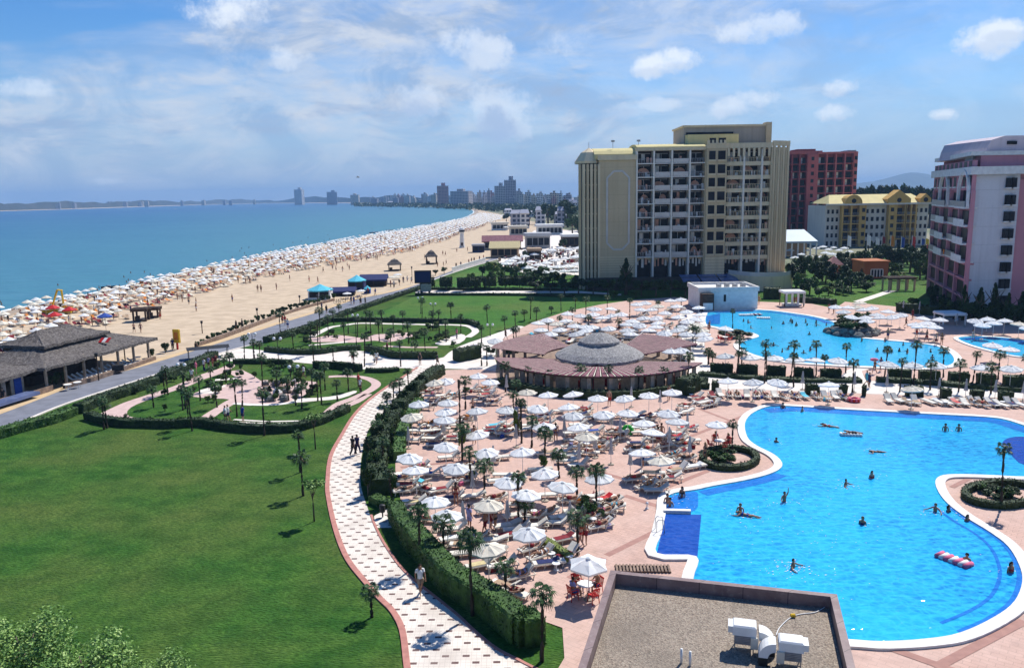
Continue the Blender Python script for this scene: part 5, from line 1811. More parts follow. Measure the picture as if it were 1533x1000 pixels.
stand(529, 682, 'person in black clothes walking up the paver path, left one of the pair', None, 'black', 'black', dressed='long', pz='walk', rz=2.6)
stand(535.5, 680, 'person in dark navy clothes walking up the paver path, right one of the pair', None, 'navy', 'navy', dressed='long', pz='walk', rz=2.7)
stand(630, 889, 'person in white shirt and light shorts walking on the paver path beside the tall hedge', None, 'tanc', 'white', dressed='shorts', pz='walk', rz=.4)
for a in [(294, 560, 'walker in a long pink top', 'by the road hedge', 'pink', 'pink'), (306, 556, 'walker in a white shirt', 'by the road hedge', 'navy', 'white'), (313, 553, 'walker in a lilac shirt', 'by the road hedge', 'black', 'lilac'), (319, 553, 'walker in a dark red shirt', 'by the road hedge', 'maroon', 'maroon'), (323, 550, 'walker in a dark red shirt', 'by the road hedge', 'black', 'maroon'), (288, 572, 'walker in a white shirt', 'by the road hedge', 'tanc', 'white'),
          (338, 633, 'person in a white shirt and dark shorts', 'in the lower garden', 'black', 'white'), (342, 631, 'person in a white shirt', 'in the lower garden', 'navy', 'white'), (364, 632, 'person in a blue shirt', 'in the lower garden', 'navy', 'blue'), (455, 567, 'person in a white shirt', 'in the lower garden', 'navy', 'white'), (537, 580, 'person in a red shirt', 'in the lower garden', 'black', 'red'), (540, 588, 'person in a white shirt', 'in the lower garden', 'black', 'white'),
          (528.5, 543, 'person in a dark red shirt', 'on the white plaza', 'maroon', 'maroon'), (564, 545, 'person in a grey-white shirt', 'on the white plaza', 'navy', 'white'), (580, 530, 'person in a dark red shirt', 'on the white plaza', 'black', 'maroon'), (629, 547, 'person in black clothes', 'on the white plaza', 'black', 'black'), (655, 549, 'person in black clothes', 'on the white plaza', 'black', 'black'), (684, 508, 'person in a pink shirt', 'on the white plaza', 'navy', 'pink'), (762, 548, 'person in black clothes', 'on the white plaza', 'black', 'navy'), (757, 509, 'person in black clothes', 'on the white plaza', 'black', 'black'),
          (427, 487, 'walker in a red shirt', 'on the coast road', 'white', 'red'), (423, 485, 'walker in a red shirt', 'on the coast road', 'maroon', 'red'), (431, 492, 'walker in a white shirt', 'on the coast road', 'blue', 'white'), (489, 470, 'walker in black clothes', 'on the coast road', 'black', 'black'), (482, 466, 'walker in dark clothes', 'on the coast road', 'black', 'navy'), (526, 456, 'walker in a navy shirt', 'on the coast road', 'blue', 'navy'), (530, 456, 'walker in a blue shirt', 'on the coast road', 'blue', 'blue'), (540, 458, 'walker in black clothes', 'on the coast road', 'black', 'black'), (547, 457, 'walker in black clothes', 'on the coast road', 'black', 'black'), (562, 443, 'walker in a blue shirt', 'on the coast road', 'navy', 'blue'), (551, 441, 'walker in a red shirt', 'on the coast road', 'black', 'red'), (585, 430, 'walker in dark clothes', 'on the coast road', 'black', 'maroon'), (590, 431, 'walker in a white shirt', 'on the coast road', 'black', 'white'), (598, 428, 'walker in dark clothes', 'on the coast road', 'black', 'black'), (604, 424, 'walker in a dark shirt', 'on the coast road', 'navy', 'navy'), (610, 423, 'walker in a white shirt', 'on the coast road', 'blue', 'white'), (616, 425, 'walker in a white shirt', 'on the coast road', 'navy', 'white'),
          (683, 402, 'walker in black clothes', 'by the promenade fence', 'black', 'black'), (690, 400, 'walker in dark clothes', 'by the promenade fence', 'black', 'navy'), (702, 396, 'walker in dark clothes', 'by the promenade fence', 'black', 'maroon'), (706, 394, 'walker in dark clothes', 'by the promenade fence', 'navy', 'black'), (710, 393, 'walker in dark clothes', 'by the promenade fence', 'black', 'black'), (718, 391, 'walker in a navy shirt', 'by the promenade fence', 'navy', 'navy'), (724, 389, 'walker in a red shirt', 'by the promenade fence', 'black', 'red'), (742, 382, 'walker in a white shirt', 'by the promenade fence', 'navy', 'white'),
          (97, 560, 'person in a dark shirt', 'outside the thatched beach bar', 'black', 'black'), (6, 604, 'person in black clothes', 'outside the thatched beach bar', 'black', 'black'), (266, 522, 'person in black clothes', 'outside the thatched beach bar', 'black', 'black'), (259, 524, 'person in dark clothes', 'outside the thatched beach bar', 'black', 'navy'), (363, 492, 'person in black clothes', 'by the beach wall', 'black', 'black'), (354, 495, 'person in black clothes', 'by the beach wall', 'black', 'black')]:
    stand(*a[:4], a[4], a[5], RN.random() < .4, 'long' if a[4] in ('black', 'navy') and RN.random() < .5 else 'shorts', RN.choice(('walk', 'stand')))
for (px, py, c) in [(201, 498, 'black'), (211, 498, 'navy'), (294, 466, 'white'), (386, 437, 'black'), (391, 437, 'black'), (414, 434, 'navy'), (463, 422, 'red'), (476, 424, 'maroon'), (434, 421, 'black'), (484, 408, 'black'), (498, 404, 'navy'), (503, 406, 'black'), (513, 407, 'white'), (523, 404, 'black'), (520, 400, 'maroon'), (504, 398, 'black'), (541, 392, 'black'), (549, 391, 'black'), (563, 389, 'maroon'), (565, 389, 'black'), (640, 395, 'red'), (667, 383, 'maroon'), (663, 382, 'maroon'), (668, 396, 'black'), (664, 400, 'black'), (273, 452, 'navy'), (283, 456, 'black'), (294, 458, 'white'), (240, 478, 'red'), (348, 452, 'blue'), (636, 388, 'black'), (655, 400, 'black'), (684, 378, 'red'), (700, 376, 'black'), (712, 372, 'navy')]:
    stand(px, py, f'beachgoer in {CLN[c]} swimwear', 'on the open sand', c, fem=RN.random() < .45, dressed=None, pz=RN.choice(('walk', 'stand', 'stand')), z=-.03)
for (px, py, c, d) in [(703, 793, 'lilac', 'shorts'), (735, 793, 'maroon', 'shorts'), (727, 801, 'maroon', None), (683, 757, 'maroon', None), (742, 795, 'black', None), (779, 757, 'red', None), (775, 760, 'maroon', None), (870, 818, 'red', None), (875, 816, 'maroon', None), (1055, 693, 'black', None), (985, 668, 'maroon', None), (990, 662, 'maroon', None), (962, 700, 'navy', None), (710, 665, 'maroon', None), (832, 662, 'navy', None), (708, 622, 'black', None), (912, 608, 'red', None), (1001, 600, 'navy', None)]:
    stand(px, py, f'person in {CLN[c]} standing', 'among the terrace parasols', c, c, fem=RN.random() < .5 and d is None, dressed=d, pz=RN.choice(('stand', 'walk')))
for (px, py, c, d) in [(1301, 581, 'navy', 'shorts'), (1297, 578, 'turq', 'shorts'), (1309, 560, 'black', None), (1318, 556, 'blue', None), (1328.7, 509, 'navy', None), (1401, 518, 'maroon', None), (1409.5, 517, 'black', None), (1062, 496, 'black', None), (1061, 500, 'maroon', None), (1136, 456, 'black', None), (1189, 457, 'maroon', 'shorts'), (1193, 457, 'red', 'shorts'), (1248, 470, 'maroon', None), (1356, 490, 'black', None), (1366, 478, 'maroon', 'shorts'), (1387, 512, 'red', None), (1372, 505, 'red', None), (1456, 511, 'white', None), (1241, 468, 'red', None)]:
    stand(px, py, f'person in {CLN[c]} standing', 'around the upper pool', c, c, fem=RN.random() < .5 and d is None, dressed=d, pz=RN.choice(('stand', 'walk')), z=.05)
SW = [(1172, 612, 'stand', 1.15), (1201, 617, 'stand', 1.2), (1241, 640, 'float', 0), (1162, 663, 'stand', 1.32), (1415, 646, 'stand', 1.05), (1435, 646, 'stand', 1.1), (1266, 728, 'spread', 1.22), (1305, 717, 'stand', 1.15), (1174, 752, 'armup', 1.0), (1108, 768, 'stand', 1.1), (1119, 774, 'float', 0), (1187, 851, 'spread', 1.18), (1291, 786, 'stand', 1.2), (1400, 767, 'spread', 1.15), (1420, 767, 'stand', 1.25), (1448, 781, 'stand', 1.3), (1447, 841, 'stand', 1.25), (1513, 858, 'stand', 1.1), (1021, 745, 'stand', .95), (999, 754, 'stand', 1.05), (1003, 759, 'stand', 1.1), (1314, 678, 'float', -.06)]
for (px, py, pz, dn_) in SW:
    z = ZP - dn_ if pz != 'float' else ZP - .06 + dn_
    o = stand(px, py, 'swimmer', None, RN.choice(('black', 'navy', 'red', 'blue')), fem=RN.random() < .35, dressed=None, pz=pz, z=z, rz=RN.uniform(-1, 1) if pz != 'float' else RN.uniform(1, 2))
    rank(o, {'spread': 'swimmer with spread arms', 'armup': 'swimmer raising one arm', 'float': 'swimmer lying flat', 'stand': 'swimmer in the water'}[pz], 'in the main pool', *G(px, py), 7)
for (px, py) in [(1113, 482), (1120, 484.5), (1124, 492), (1172.5, 486), (1184, 482), (1186, 485), (1192, 489), (1206, 484), (1208, 488), (1221.6, 484), (1222, 489), (1237, 488), (1211.5, 502), (1158, 519), (1171, 528), (1213, 526), (1155, 493), (1313, 528), (1346, 527), (1358, 530), (1393, 528), (1395.5, 539), (1290, 512), (1325, 512), (1180, 524), (1203, 530), (1352, 518)]:
    o = stand(px, py, 'swimmer', None, RN.choice(('black', 'navy', 'red', 'blue')), fem=RN.random() < .35, dressed=None, pz=RN.choice(('stand', 'spread', 'stand')), z=ZP - RN.uniform(1.0, 1.32))
    rank(o, 'bather standing in the water', 'in the upper pool', *G(px, py), 9)

# disturbed water round the bathers
mb = MB()
for (px, py, pz, dn_) in SW + [(px, py, 'u', 0) for px, py in ((1113, 482), (1155, 493), (1184, 484), (1206, 486), (1222, 487), (1171, 528), (1213, 526))]:
    x, y = G(px, py)
    big = {'spread': 26, 'float': 30, 'armup': 14, 'u': 12}.get(pz, 9)
    if (px, py) == (1187, 851):
        big = 70
    for k in range(big):
        a, q = RN.uniform(0, 6.28), abs(RN.gauss(.35, .45)) + .15
        X, Y = x + q * math.cos(a) * 1.3, y + q * math.sin(a)
        w, h = RN.uniform(.03, .09), RN.uniform(.015, .045)
        z = ZP + RN.uniform(.012, .05)
        mb.face([(X - w, Y - h * .3, z), (X, Y - h, z + .01), (X + w, Y + h * .4, z), (X, Y + h, z + .012)])
for k in range(120):
    px, py = RN.gauss(1195, 60), RN.gauss(790, 60)
    if 1060 < px < 1380 and 735 < py < 940:
        X, Y = G(px, py)
        w = RN.uniform(.03, .07)
        mb.face([(X - w, Y, ZP + .012), (X, Y - .02, ZP + .014), (X + w, Y, ZP + .012), (X, Y + .02, ZP + .016)])
tag(mb.obj('water_splashes', 'white'), kind='stuff', label='white splashes and ripples round the bathers')

# floats in the pools
def airbed(px, py, rz, mats, label, L=1.7, wd=.75):
    x, y = G(px, py, ZP)
    o = thing('air_mattress', label, 'air mattress', (x, y, ZP + .01), rz)
    mb = MB()
    nt = 6
    for k in range(nt):
        yy = -L / 2 + (k + .5) * L / nt
        mb.tube([(-wd / 2, yy, .07), (wd / 2, yy, .07)], L / nt * .52, 8, k % 2)
    mb.obj('tubes', mats, o, True)
    mb = MB()
    mb.tube([(-wd / 2, L / 2 + .12, .10), (wd / 2, L / 2 + .12, .10)], .13, 8)
    mb.obj('pillow', mats[0], o, True)


airbed(1431, 841, .55, ['pink', 'white'], 'pink and white striped air mattress on the main pool')
airbed(1276, 652, 1.4, ['white', 'white'], 'white air mattress carrying a swimmer on the main pool', 1.6, .6)
o = person('float', *G(1276, 651, ZP), ZP + .12, 1.4, 'black')
o['label'] = 'swimmer lying on the white air mattress in the main pool'
airbed(1118, 472.5, 1.5, ['white', 'canvas'], 'white float on the upper pool, leftmost of three', 2.2, 1.0)
airbed(1131, 472, 1.6, ['white', 'maroon'], 'white and dark red float on the upper pool, middle one of three', 2.2, 1.0)
airbed(1144, 477, 1.3, ['white', 'canvas'], 'white float on the upper pool, rightmost of three', 2.0, 1.0)


def ring(px, py, mat, label, r=.42, t=.16, z=.05, tilt=0.0):
    x, y = G(px, py)
    mb = MB()
    n = 18
    pts = [(r * math.cos(2 * PI * k / n), r * math.sin(2 * PI * k / n), t) for k in range(n + 1)]
    for k in range(n):
        mb.tube([pts[k], pts[k + 1]], t, 8, k % 2 if isinstance(mat, list) else 0, caps=False)
    o = mb.obj('swim_ring', mat, None, True, (x, y, z))
    o.rotation_euler = (tilt, 0, 0)
    tag(o, label, 'swim ring')


ring(1278, 601.5, ['red', 'pink'], 'red inflatable ring on the paving beside the main pool', .5, .2)
ring(1308, 552, 'pink', 'pink inflatable ring carried beside the upper pool', .35, .14, 1.0)
ring(939, 650, 'green', 'bright green inflatable ring among the terrace parasols', .42, .17, .3, 1.2)
ring(1262, 597, 'green', 'green inflatable ring beside the red one near the main pool', .3, .13)

# metal ladder rail at the deep blue step pool
x, y = G(983, 800)
mb = MB()
for d in (0, .55):
    mb.tube([(0, d, 0), (0, d, .75), (.12, d, .9), (.45, d, .85), (.5, d, .3), (.5, d, .0)], .025, 7)
tag(mb.obj('pool_ladder', 'metal', None, True, (x, y, .1)), 'steel handrail ladder beside the deep blue corner of the pool', 'pool ladder')
# small white floor lamps
x, y = G(968.5, 762)
mb = MB()
mb.lathe([(.001, 0), (.14, 0), (.12, .06), (.05, .10), (.05, .3), (.11, .34), (.09, .48), (.001, .52)], 10)
tag(mb.obj('water_jug', 'white', None, True, (x, y, .03)), 'small white object standing on the paving near the pool corner', 'floor lamp')
# wooden lattice stack by the roof edge
x, y = G(962, 853)
o = thing('wooden_grate', 'low slatted wooden grate lying between pool corner and gravel roof', 'wooden grate', (x, y, .04), -.06)
mb = MB()
for k in range(16):
    mb.box(-1.55 + k * .2, -1.43 + k * .2, -.45, .45, .06, .12)
mb.obj('slats', 'stonewall', o)
mb = MB()
for yy in (-.38, 0, .38):
    mb.box(-1.6, 1.6, yy - .03, yy + .03, 0, .058)
mb.obj('bearers', 'darkwood', o)
# white notice board in the tall hedge, black bin at the side entrance
x, y = G(686, 899)
o = thing('sign', 'small blank white sign standing against the tall dark hedge', 'sign', (x, y, 0), .3)
MB().box(-.20, .20, -.02, .02, .25, .90).obj('panel', 'canvas_grey', o)
MB().box(-.03, .03, .021, .06, 0, .7).obj('post', 'metal', o)
x, y = G(573, 774)
o = thing('litter_bin', 'black litter bin on a post at the side entrance of the paver path', 'litter bin', (x, y, .02))
mb = MB()
mb.lathe([(.001, .35), (.16, .35), (.19, .42), (.20, .85), (.17, .88), (.001, .88)], 12)
mb.obj('bin', 'black', o, True)
MB().tube([(0, 0, 0), (0, 0, .35)], .05, 8).obj('post', 'black', o, True)


# ------------------------------------------------------------------ lamps
def lamp(bx, by, ty, where, arms=2):
    x, y = G(bx, by)
    h = zat(x, y, ty)
    o = thing('street_lamp', 'x', 'street lamp', (x, y, 0), RN.uniform(-.3, .3), 'globe lamps of the gardens')
    mb = MB()
    mb.tube([(0, 0, 0), (0, 0, .3), (0, 0, .35), (0, 0, h)], [.10, .10, .05, .04], 8)
    mb.bar((-.42, 0, h - .35), (.42, 0, h - .35), .04, .04)
    for s in (-1, 1):
        mb.tube([(s * .42, 0, h - .36), (s * .42, 0, h - .2)], .04, 6)
    mb.obj('post', 'black', o)
    for s in (-1, 1):
        mb = MB()
        mb.ball((s * .42, 0, h), .20, 12, 8)
        mb.obj('globe', 'lampglobe', o, True)
    rank(o, 'black lamp with twin white globes', where, x, y, 20)


for t in [(443, 607, 549), (418.6, 563, 507), (533.6, 515, 472), (649, 480, 455), (734, 503, 486), (380, 541, 500), (275, 590, 546), (630, 470, 446)]:
    lamp(*t, 'in the gardens')
for (bx, by, ty) in [(303, 499, 480), (386, 484, 461), (148, 570, 528), (476, 461, 441), (449, 456, 442), (188, 545, 512), (617, 420, 399)]:
    x, y = G(bx, by)
    h = zat(x, y, ty)
    o = thing('street_lamp', 'x', 'street lamp', (x, y, 0), 0, 'dark posts along the beach')
    MB().tube([(0, 0, 0), (0, 0, h - .5)], .08, 8).obj('post', 'darkwood', o)
    mb = MB()
    mb.lathe([(.08, h - .5), (.2, h - .42), (.2, h - .08), (.28, h - .06), (.001, h)], 8)
    mb.obj('lantern', 'black', o)
    rank(o, 'dark lantern post', 'along the beach edge', x, y, 20)
# ------------------------------------------------------------------ beach
def bp_mesh(c):
    mb = MB()
    n = 8
    for j in range(n):
        a, b = 2 * PI * j / n, 2 * PI * (j + 1) / n
        A, B = Vector((math.cos(a), math.sin(a), 2.0)), Vector((math.cos(b), math.sin(b), 2.0))
        mb.face([(0, 0, 2.5), A, B])
        mb.face([A, A - Vector((0, 0, .12)), B - Vector((0, 0, .12)), B])
    mb.tube([(0, 0, 0), (0, 0, 2.5)], .03, 5, 1, caps=False)
    return mb.mesh('beach_parasol', [c, 'palewood'])


BPM = bp_mesh('canvas')
BED = mesh_of(lambda m: (m.box(-.3, .3, -.95, .3, .28, .36), m.face([(-.3, .3, .36), (.3, .3, .36), (.3, .9, .72), (-.3, .9, .72)]), m.box(-.27, .27, -.8, -.74, 0, .28), m.box(-.27, .27, .1, .16, 0, .28)), 'beach_lounger', 'cream')
BEACH_UP = [(-80, 492), (0, 473), (60, 461), (120, 449), (180, 436), (240, 421.5), (300, 406.5), (345, 397), (390, 387), (430, 379), (470, 371.5), (515, 363), (560, 354.5), (600, 347.5), (640, 340.5), (672, 334), (700, 328), (720, 321)]
BEACH_LO = [(-80, 560), (0, 545), (60, 522), (110, 497), (165, 484), (200, 470), (245, 456), (300, 443), (345, 431), (390, 418), (430, 410), (470, 403), (515, 394), (560, 386), (600, 380), (640, 369), (672, 358), (700, 348), (735, 336), (760, 326)]
bu, bl = spline(gp(BEACH_UP), 3), spline(gp(BEACH_LO), 3)
band = bu + bl[::-1]
xs, ys = [p[0] for p in band], [p[1] for p in band]
spots = []
th = math.atan2(bu[30][1] - bu[10][1], bu[30][0] - bu[10][0])
ux, uy = math.cos(th), math.sin(th)
vx, vy = -uy, ux
for i in range(-60, 420):
    for j in range(-60, 60):
        X = bu[10][0] + ux * i * 3.55 + vx * j * 3.75 + RN.uniform(-.6, .6)
        Y = bu[10][1] + uy * i * 3.55 + vy * j * 3.75 + RN.uniform(-.6, .6)
        if (i * 3.55) % 46 > 42.5 and RN.random() < .9:
            continue
        if inside((X, Y), band):
            spots.append((X, Y))
spots.sort(key=lambda p: p[0] ** 2 + p[1] ** 2)
vis = [p for p in spots if pix(*p)[0] > -25]
UN = [('red', (104, 466), 'bright red parasol in the beach crowd'), ('red', (79, 463), 'small red parasol left of the bright red one'), ('red', (82, 474), 'red parasol nearest the thatched roof'), ('blue', (157, 476), 'blue parasol at the open sand by the thatched bar')]
BPC = {c: bp_mesh(c) for c in ('red', 'blue', 'yellow', 'orange')}
for c, p, lab in UN:
    x, y = G(*p, 2.2)
    o = link('beach_parasol', BPC[c], None, loc=(x, y, -.03), scale=1.25)
    tag(o, lab, 'beach parasol', 'beach parasols')
NB_ = 285
rest, rbeds, rest_people = MB(), MB(), {}
for k, (x, y) in enumerate(vis):
    if RN.random() < (.20 if k < 330 else .12):
        continue
    s = RN.uniform(.82, 1.08)
    if k < NB_:
        c = RN.choice(('cream', 'cream', 'canvas', 'canvas', 'canvas_b'))
        o = link('beach_parasol', BPM, None, loc=(x, y, -.03), rot=(RN.uniform(-.06, .06), RN.uniform(-.06, .06), RN.uniform(0, 1)), scale=s)
        if c != 'canvas':
            paint(o, c, 'palewood')
        tag(o, 'x', 'beach parasol', 'white parasols packed along the beach')
        rank(o, 'cream beach parasol' if c == 'cream' else 'white beach parasol', 'near the shore', x, y, 15)
    else:
        n = 6
        mm = RN.choice((0, 0, 0, 1, 1, 2))
        far_ = y > 420
        for j in range(n):
            a, b = 2 * PI * j / n, 2 * PI * (j + 1) / n
            rest.face([(x, y, 2.55), (x + s * math.cos(a), y + s * math.sin(a), 2.0), (x + s * math.cos(b), y + s * math.sin(b), 2.0)], mm)
        if not far_:
            rest.tube([(x, y, 0), (x, y, 2.4)], .03, 4, 0, caps=False)
    if y < 620:
        for q in range(3 if y < 300 else 2):
            X, Y = x + RN.uniform(-1.4, 1.4), y + RN.uniform(-1.4, 1.4)
            a = RN.uniform(-.4, .4) + .9
            ca, sa = math.cos(a), math.sin(a)
            m = RN.choice((0, 1, 1, 2, 2, 3, 4, 5, 5))
            P = [(-.3, -.95, .32), (.3, -.95, .32), (.3, .35, .34), (-.3, .35, .34)]
            Q = [(-.3, .35, .34), (.3, .35, .34), (.3, .9, .7), (-.3, .9, .7)]
            for pp in (P, Q):
                rbeds.face([(X + u * ca - v * sa, Y + u * sa + v * ca, w) for u, v, w in pp], m)
            for v in (-.8, .2):
                rbeds.box(X - .05, X + .05, Y + v * .5 - .05, Y + v * .5 + .05, -.03, .31, 0)
fl_ = offset_line(coast[5 * 22:5 * 33], -14)
for k in range(len(fl_) - 1):
    p, q = Vector(fl_[k]), Vector(fl_[k + 1])
    L_ = (q - p).length
    nn = (q - p).normalized()
    for i in range(int(L_ / 6)):
        for j in range(6):
            x, y = p + nn * (i * 6 + RN.uniform(-2, 2)) + Vector((nn.y, -nn.x)) * (j * 7 + RN.uniform(-2, 2))
            if RN.random() < .35:
                continue
            for h_ in range(4):
                a, b = PI / 2 * h_, PI / 2 * (h_ + 1)
                rest.face([(x, y, 2.7), (x + 1.2 * math.cos(a), y + 1.2 * math.sin(a), 2.0), (x + 1.2 * math.cos(b), y + 1.2 * math.sin(b), 2.0)], RN.randrange(3))
tag(rest.obj('beach_parasols', ['canvas', 'canvas_b', 'cream']), kind='stuff', label='dense far rows of white beach parasols', group='white parasols packed along the beach')
tag(rbeds.obj('beach_loungers', ['cream', 'tanc', 'maroon', 'orange', 'white', 'skin0']), kind='stuff', label='beach loungers and towels under the beach parasols')
# the crowd between the parasols and on the waterline
mb = MB()
for i in range(900):
    k = RN.randrange(len(vis))
    x, y = vis[k]
    if y > 700:
        continue
    x, y = x + RN.uniform(-2, 2), y + RN.uniform(-2, 2)
    h = RN.uniform(1.5, 1.75)
    c = RN.choice((0, 0, 0, 1, 2, 3, 4))
    mb.lathe([(.06, 0), (.10, .45), (.16, .85)], 6, 0, (x, y))
    mb.lathe([(.17, .82), (.18, .95), (.19, 1.2), (.17, h - .32), (.06, h - .25)], 6, c, (x, y))
    mb.ball((x, y, h - .13), .12, 6, 4, 5)
tag(mb.obj('beach_crowd', ['skin0', 'maroon', 'navy', 'white', 'black', 'hair']), kind='stuff', label='crowd of bathers among the beach parasols')
mb = MB()
for i in range(170):
    t = RN.uniform(.05, .98)
    k = t * (len(bu) - 2)
    p = bu[int(k)]
    q = bu[int(k) + 1]
    f = k - int(k)
    x, y = p[0] * (1 - f) + q[0] * f, p[1] * (1 - f) + q[1] * f
    d = RN.expovariate(1 / 9.0) + 2.5
    x -= d
    mb.lathe([(.12, -1.1), (.19, -.6), (.18, -.25), (.06, -.15)], 6, 0, (x, y))
    mb.ball((x, y, -.02), .12, 6, 4, 1)
tag(mb.obj('sea_bathers', ['skin0', 'hair']), kind='stuff', label='bathers standing in the shallow sea')

# boats and pedalos
def boat(px, py, L, wd, mats, label, name='boat', slide=False):
    x, y = G(px, py, ZS)
    o = thing(name, label, 'boat' if name == 'boat' else 'pedalo', (x, y, ZS), .2)
    mb = MB()
    secs = []
    for i in range(7):
        t = i / 6
        w = wd / 2 * (math.sin(PI * (.12 + .72 * t)) ** .7)
        X = -L / 2 + L * t
        secs.append([Vector((X, -w, .55 + .12 * t * t)), Vector((X, -w * .6, -.1)), Vector((X, w * .6, -.1)), Vector((X, w, .55 + .12 * t * t))])
    for i in range(6):
        for j in range(3):
            mb.face([secs[i][j], secs[i][j + 1], secs[i + 1][j + 1], secs[i + 1][j]])
        mb.face([secs[i][0] - Vector((0, 0, .2)), secs[i][3] - Vector((0, 0, .2)), secs[i + 1][3] - Vector((0, 0, .2)), secs[i + 1][0] - Vector((0, 0, .2))], 1)
    mb.face(secs[0])
    mb.face(secs[6])
    mb.obj('hull', mats, o)
    if slide:
        mb = MB()
        mb.bar((-.6, 0, .6), (.3, 0, 3.0), .5, .12)
        mb.bar((.3, 0, 3.0), (.9, 0, 2.9), .5, .12)
        mb.bar((.9, .2, .5), (.8, .2, 2.9), .1, .1)
        mb.bar((.9, -.2, .5), (.8, -.2, 2.9), .1, .1)
        mb.obj('slide', mats[0], o)
    else:
        MB().box(-L * .12, L * .12, -wd * .3, wd * .3, .45, .8).obj('seat', mats[1], o)
    return o


boat(163, 432, 3.6, 1.7, ['black', 'metal'], 'small black boat by the near shore beyond the parasols')
boat(458, 376, 4.5, 2.0, ['black', 'white'], 'small dark boat at the shore left of the yellow one')
boat(492, 366, 7.5, 2.4, ['yellow', 'orange'], 'long yellow boat afloat near the beach parasols')
boat(560, 349, 6, 2.2, ['navy', 'white'], 'dark boat near the far beach, left of two')
boat(584, 346, 6, 2.2, ['black', 'white'], 'dark boat near the far beach, right of two')
boat(262, 313.5, 14, 4, ['white', 'white'], 'white motor boat far out before the opposite shore')
boat(570, 313, 14, 4, ['white', 'navy'], 'white boat far out before the town')
boat(636, 338, 8, 3, ['white', 'white'], 'white boat close to the far parasols')
boat(224, 424, 5.0, 1.6, ['orange', 'red'], 'orange boat drawn up behind the parasols')
# yellow slide pedalo standing among the parasols
x, y = G(86, 470)
o = boat(86, 470, 3.6, 2.2, ['yellow', 'orange'], 'yellow pedalo with a tall slide among the beach parasols', 'pedalo', True)
o.location = (x, y, .3)
o.scale = (1.5, 1.5, 1.5)


# low rubble wall and plants along the road
def wall_run(pts, h, label, mat='stonewall', w=.4, name='wall'):
    ln = spline(gp(pts), 3)
    mb = MB()
    strip('', ln, -w / 2, w / 2, h, mat, mb=mb, thick=h + .05)
    o = mb.obj(name, mat)
    return tag(o, label, name)


wall_run([(-60, 628), (0, 607), (40, 597), (78, 585)], .7, 'low stone wall along the road left of the thatched beach bar')
wall_run([(96, 582), (136, 571.5), (185, 555.5), (232, 539)], .55, 'low stone wall before the loungers of the thatched beach bar')
wall_run([(293, 520), (340, 504), (390, 485), (420, 474)], .6, 'low stone wall between the sand and the road')
wall_run([(424, 472), (455, 462), (500, 450)], .5, 'low stone wall near the turquoise kiosk')
for k in range(26):
    t = k / 25
    px, py = 296 + (500 - 296) * t, 519 - 70 * t - 6 * math.sin(t * 3)
    tree(px, py, py - RN.uniform(6, 11), RN.uniform(7, 12), RN.choice('dm'), 'low shrub', 'on the beach wall', name='shrub', low=.1)
for (px, py, ty, w) in [(248, 528, 513, 12), (92, 577, 556, 18), (80, 580, 562, 14), (24, 527, 508, 26), (36, 520, 505, 20), (226, 535, 522, 12)]:
    tree(px, py, ty, w, 'd', 'green shrub', 'by the thatched bar', name='shrub', low=.1)

# ------------------------------------------------------------------ thatched beach bar
EZ = 3.0
A = Vector(G(67, 551.8, EZ))
Bp = Vector(G(236, 505.5, EZ))
du = (Bp - A).normalized()
Lb = (Bp - A).length
dv = Vector((-du.y, du.x))
bar = thing('beach_bar', 'long thatched beach bar with a two-tier grey roof and open front', 'beach bar', (A.x, A.y, 0), math.atan2(du.y, du.x))
D = 12.0
LW = 9.0      # wing beyond the corner, to the left


def roof_tier(mb, x0, x1, y0, y1, z0, ridge, zr, n=10):
    """hipped thatch roof with a ragged, slightly sagging skin"""
    yc = (y0 + y1) / 2
    r0_, r1_ = x0 + ridge, x1 - ridge

    def skin(a, b, c, d):
        rows = []
        for i in range(7):
            t = i / 6
            row = []
            for j in range(n + 1):
                u = j / n
                p = (Vector(a) * (1 - u) + Vector(b) * u) * (1 - t) + (Vector(d) * (1 - u) + Vector(c) * u) * t
                p.z += RN.uniform(-.06, .06) - .25 * math.sin(PI * t)
                row.append(p)
            rows.append(row)
        for i in range(6):
            for j in range(n):
                mb.face([rows[i][j], rows[i][j + 1], rows[i + 1][j + 1], rows[i + 1][j]])
        for j in range(n):
            mb.face([rows[0][j] - Vector((0, 0, .28 + RN.uniform(0, .14))), rows[0][j + 1] - Vector((0, 0, .28 + RN.uniform(0, .14))), rows[0][j + 1], rows[0][j]])
        for i in range(0):
            pass
    skin((x0, y0, z0), (x1, y0, z0), (r1_, yc, zr), (r0_, yc, zr))
    skin((x1, y1, z0), (x0, y1, z0), (r0_, yc, zr), (r1_, yc, zr))
    skin((x0, y1, z0), (x0, y0, z0), (r0_, yc, zr), (r0_, yc, zr))
    skin((x1, y0, z0), (x1, y1, z0), (r1_, yc, zr), (r1_, yc, zr))


mb = MB()
roof_tier(mb, 0, Lb, 0, D, EZ, 5.5, EZ + 2.1, 26)
roof_tier(mb, -LW - 6, 2.0, 1.0, D + 4, EZ - .05, 5.5, EZ + 1.7, 14)
mb.obj('roof', 'thatch', bar)
mb = MB()
roof_tier(mb, 4.0, Lb - 5.0, 3.4, D - 1.2, EZ + 1.75, 3.0, EZ + 3.1, 22)
mb.obj('roof_lantern', 'thatch', bar)
MB().box(4.6, Lb - 5.6, 4.2, D - 2, EZ + .9, EZ + 1.75).obj('clerestory', 'darkwood', bar)
for k in range(7):
    MB().box(1.0 + k * (Lb - 2) / 6 - .12, 1.0 + k * (Lb - 2) / 6 + .12, .8, 1.04, 0, EZ + .25).obj('column', 'palewood', bar)
MB().box(.6, Lb - 1, D - 2.5, D - 2.3, 0, EZ + .4).obj('back_wall', 'darkwood', bar)
mb = MB()
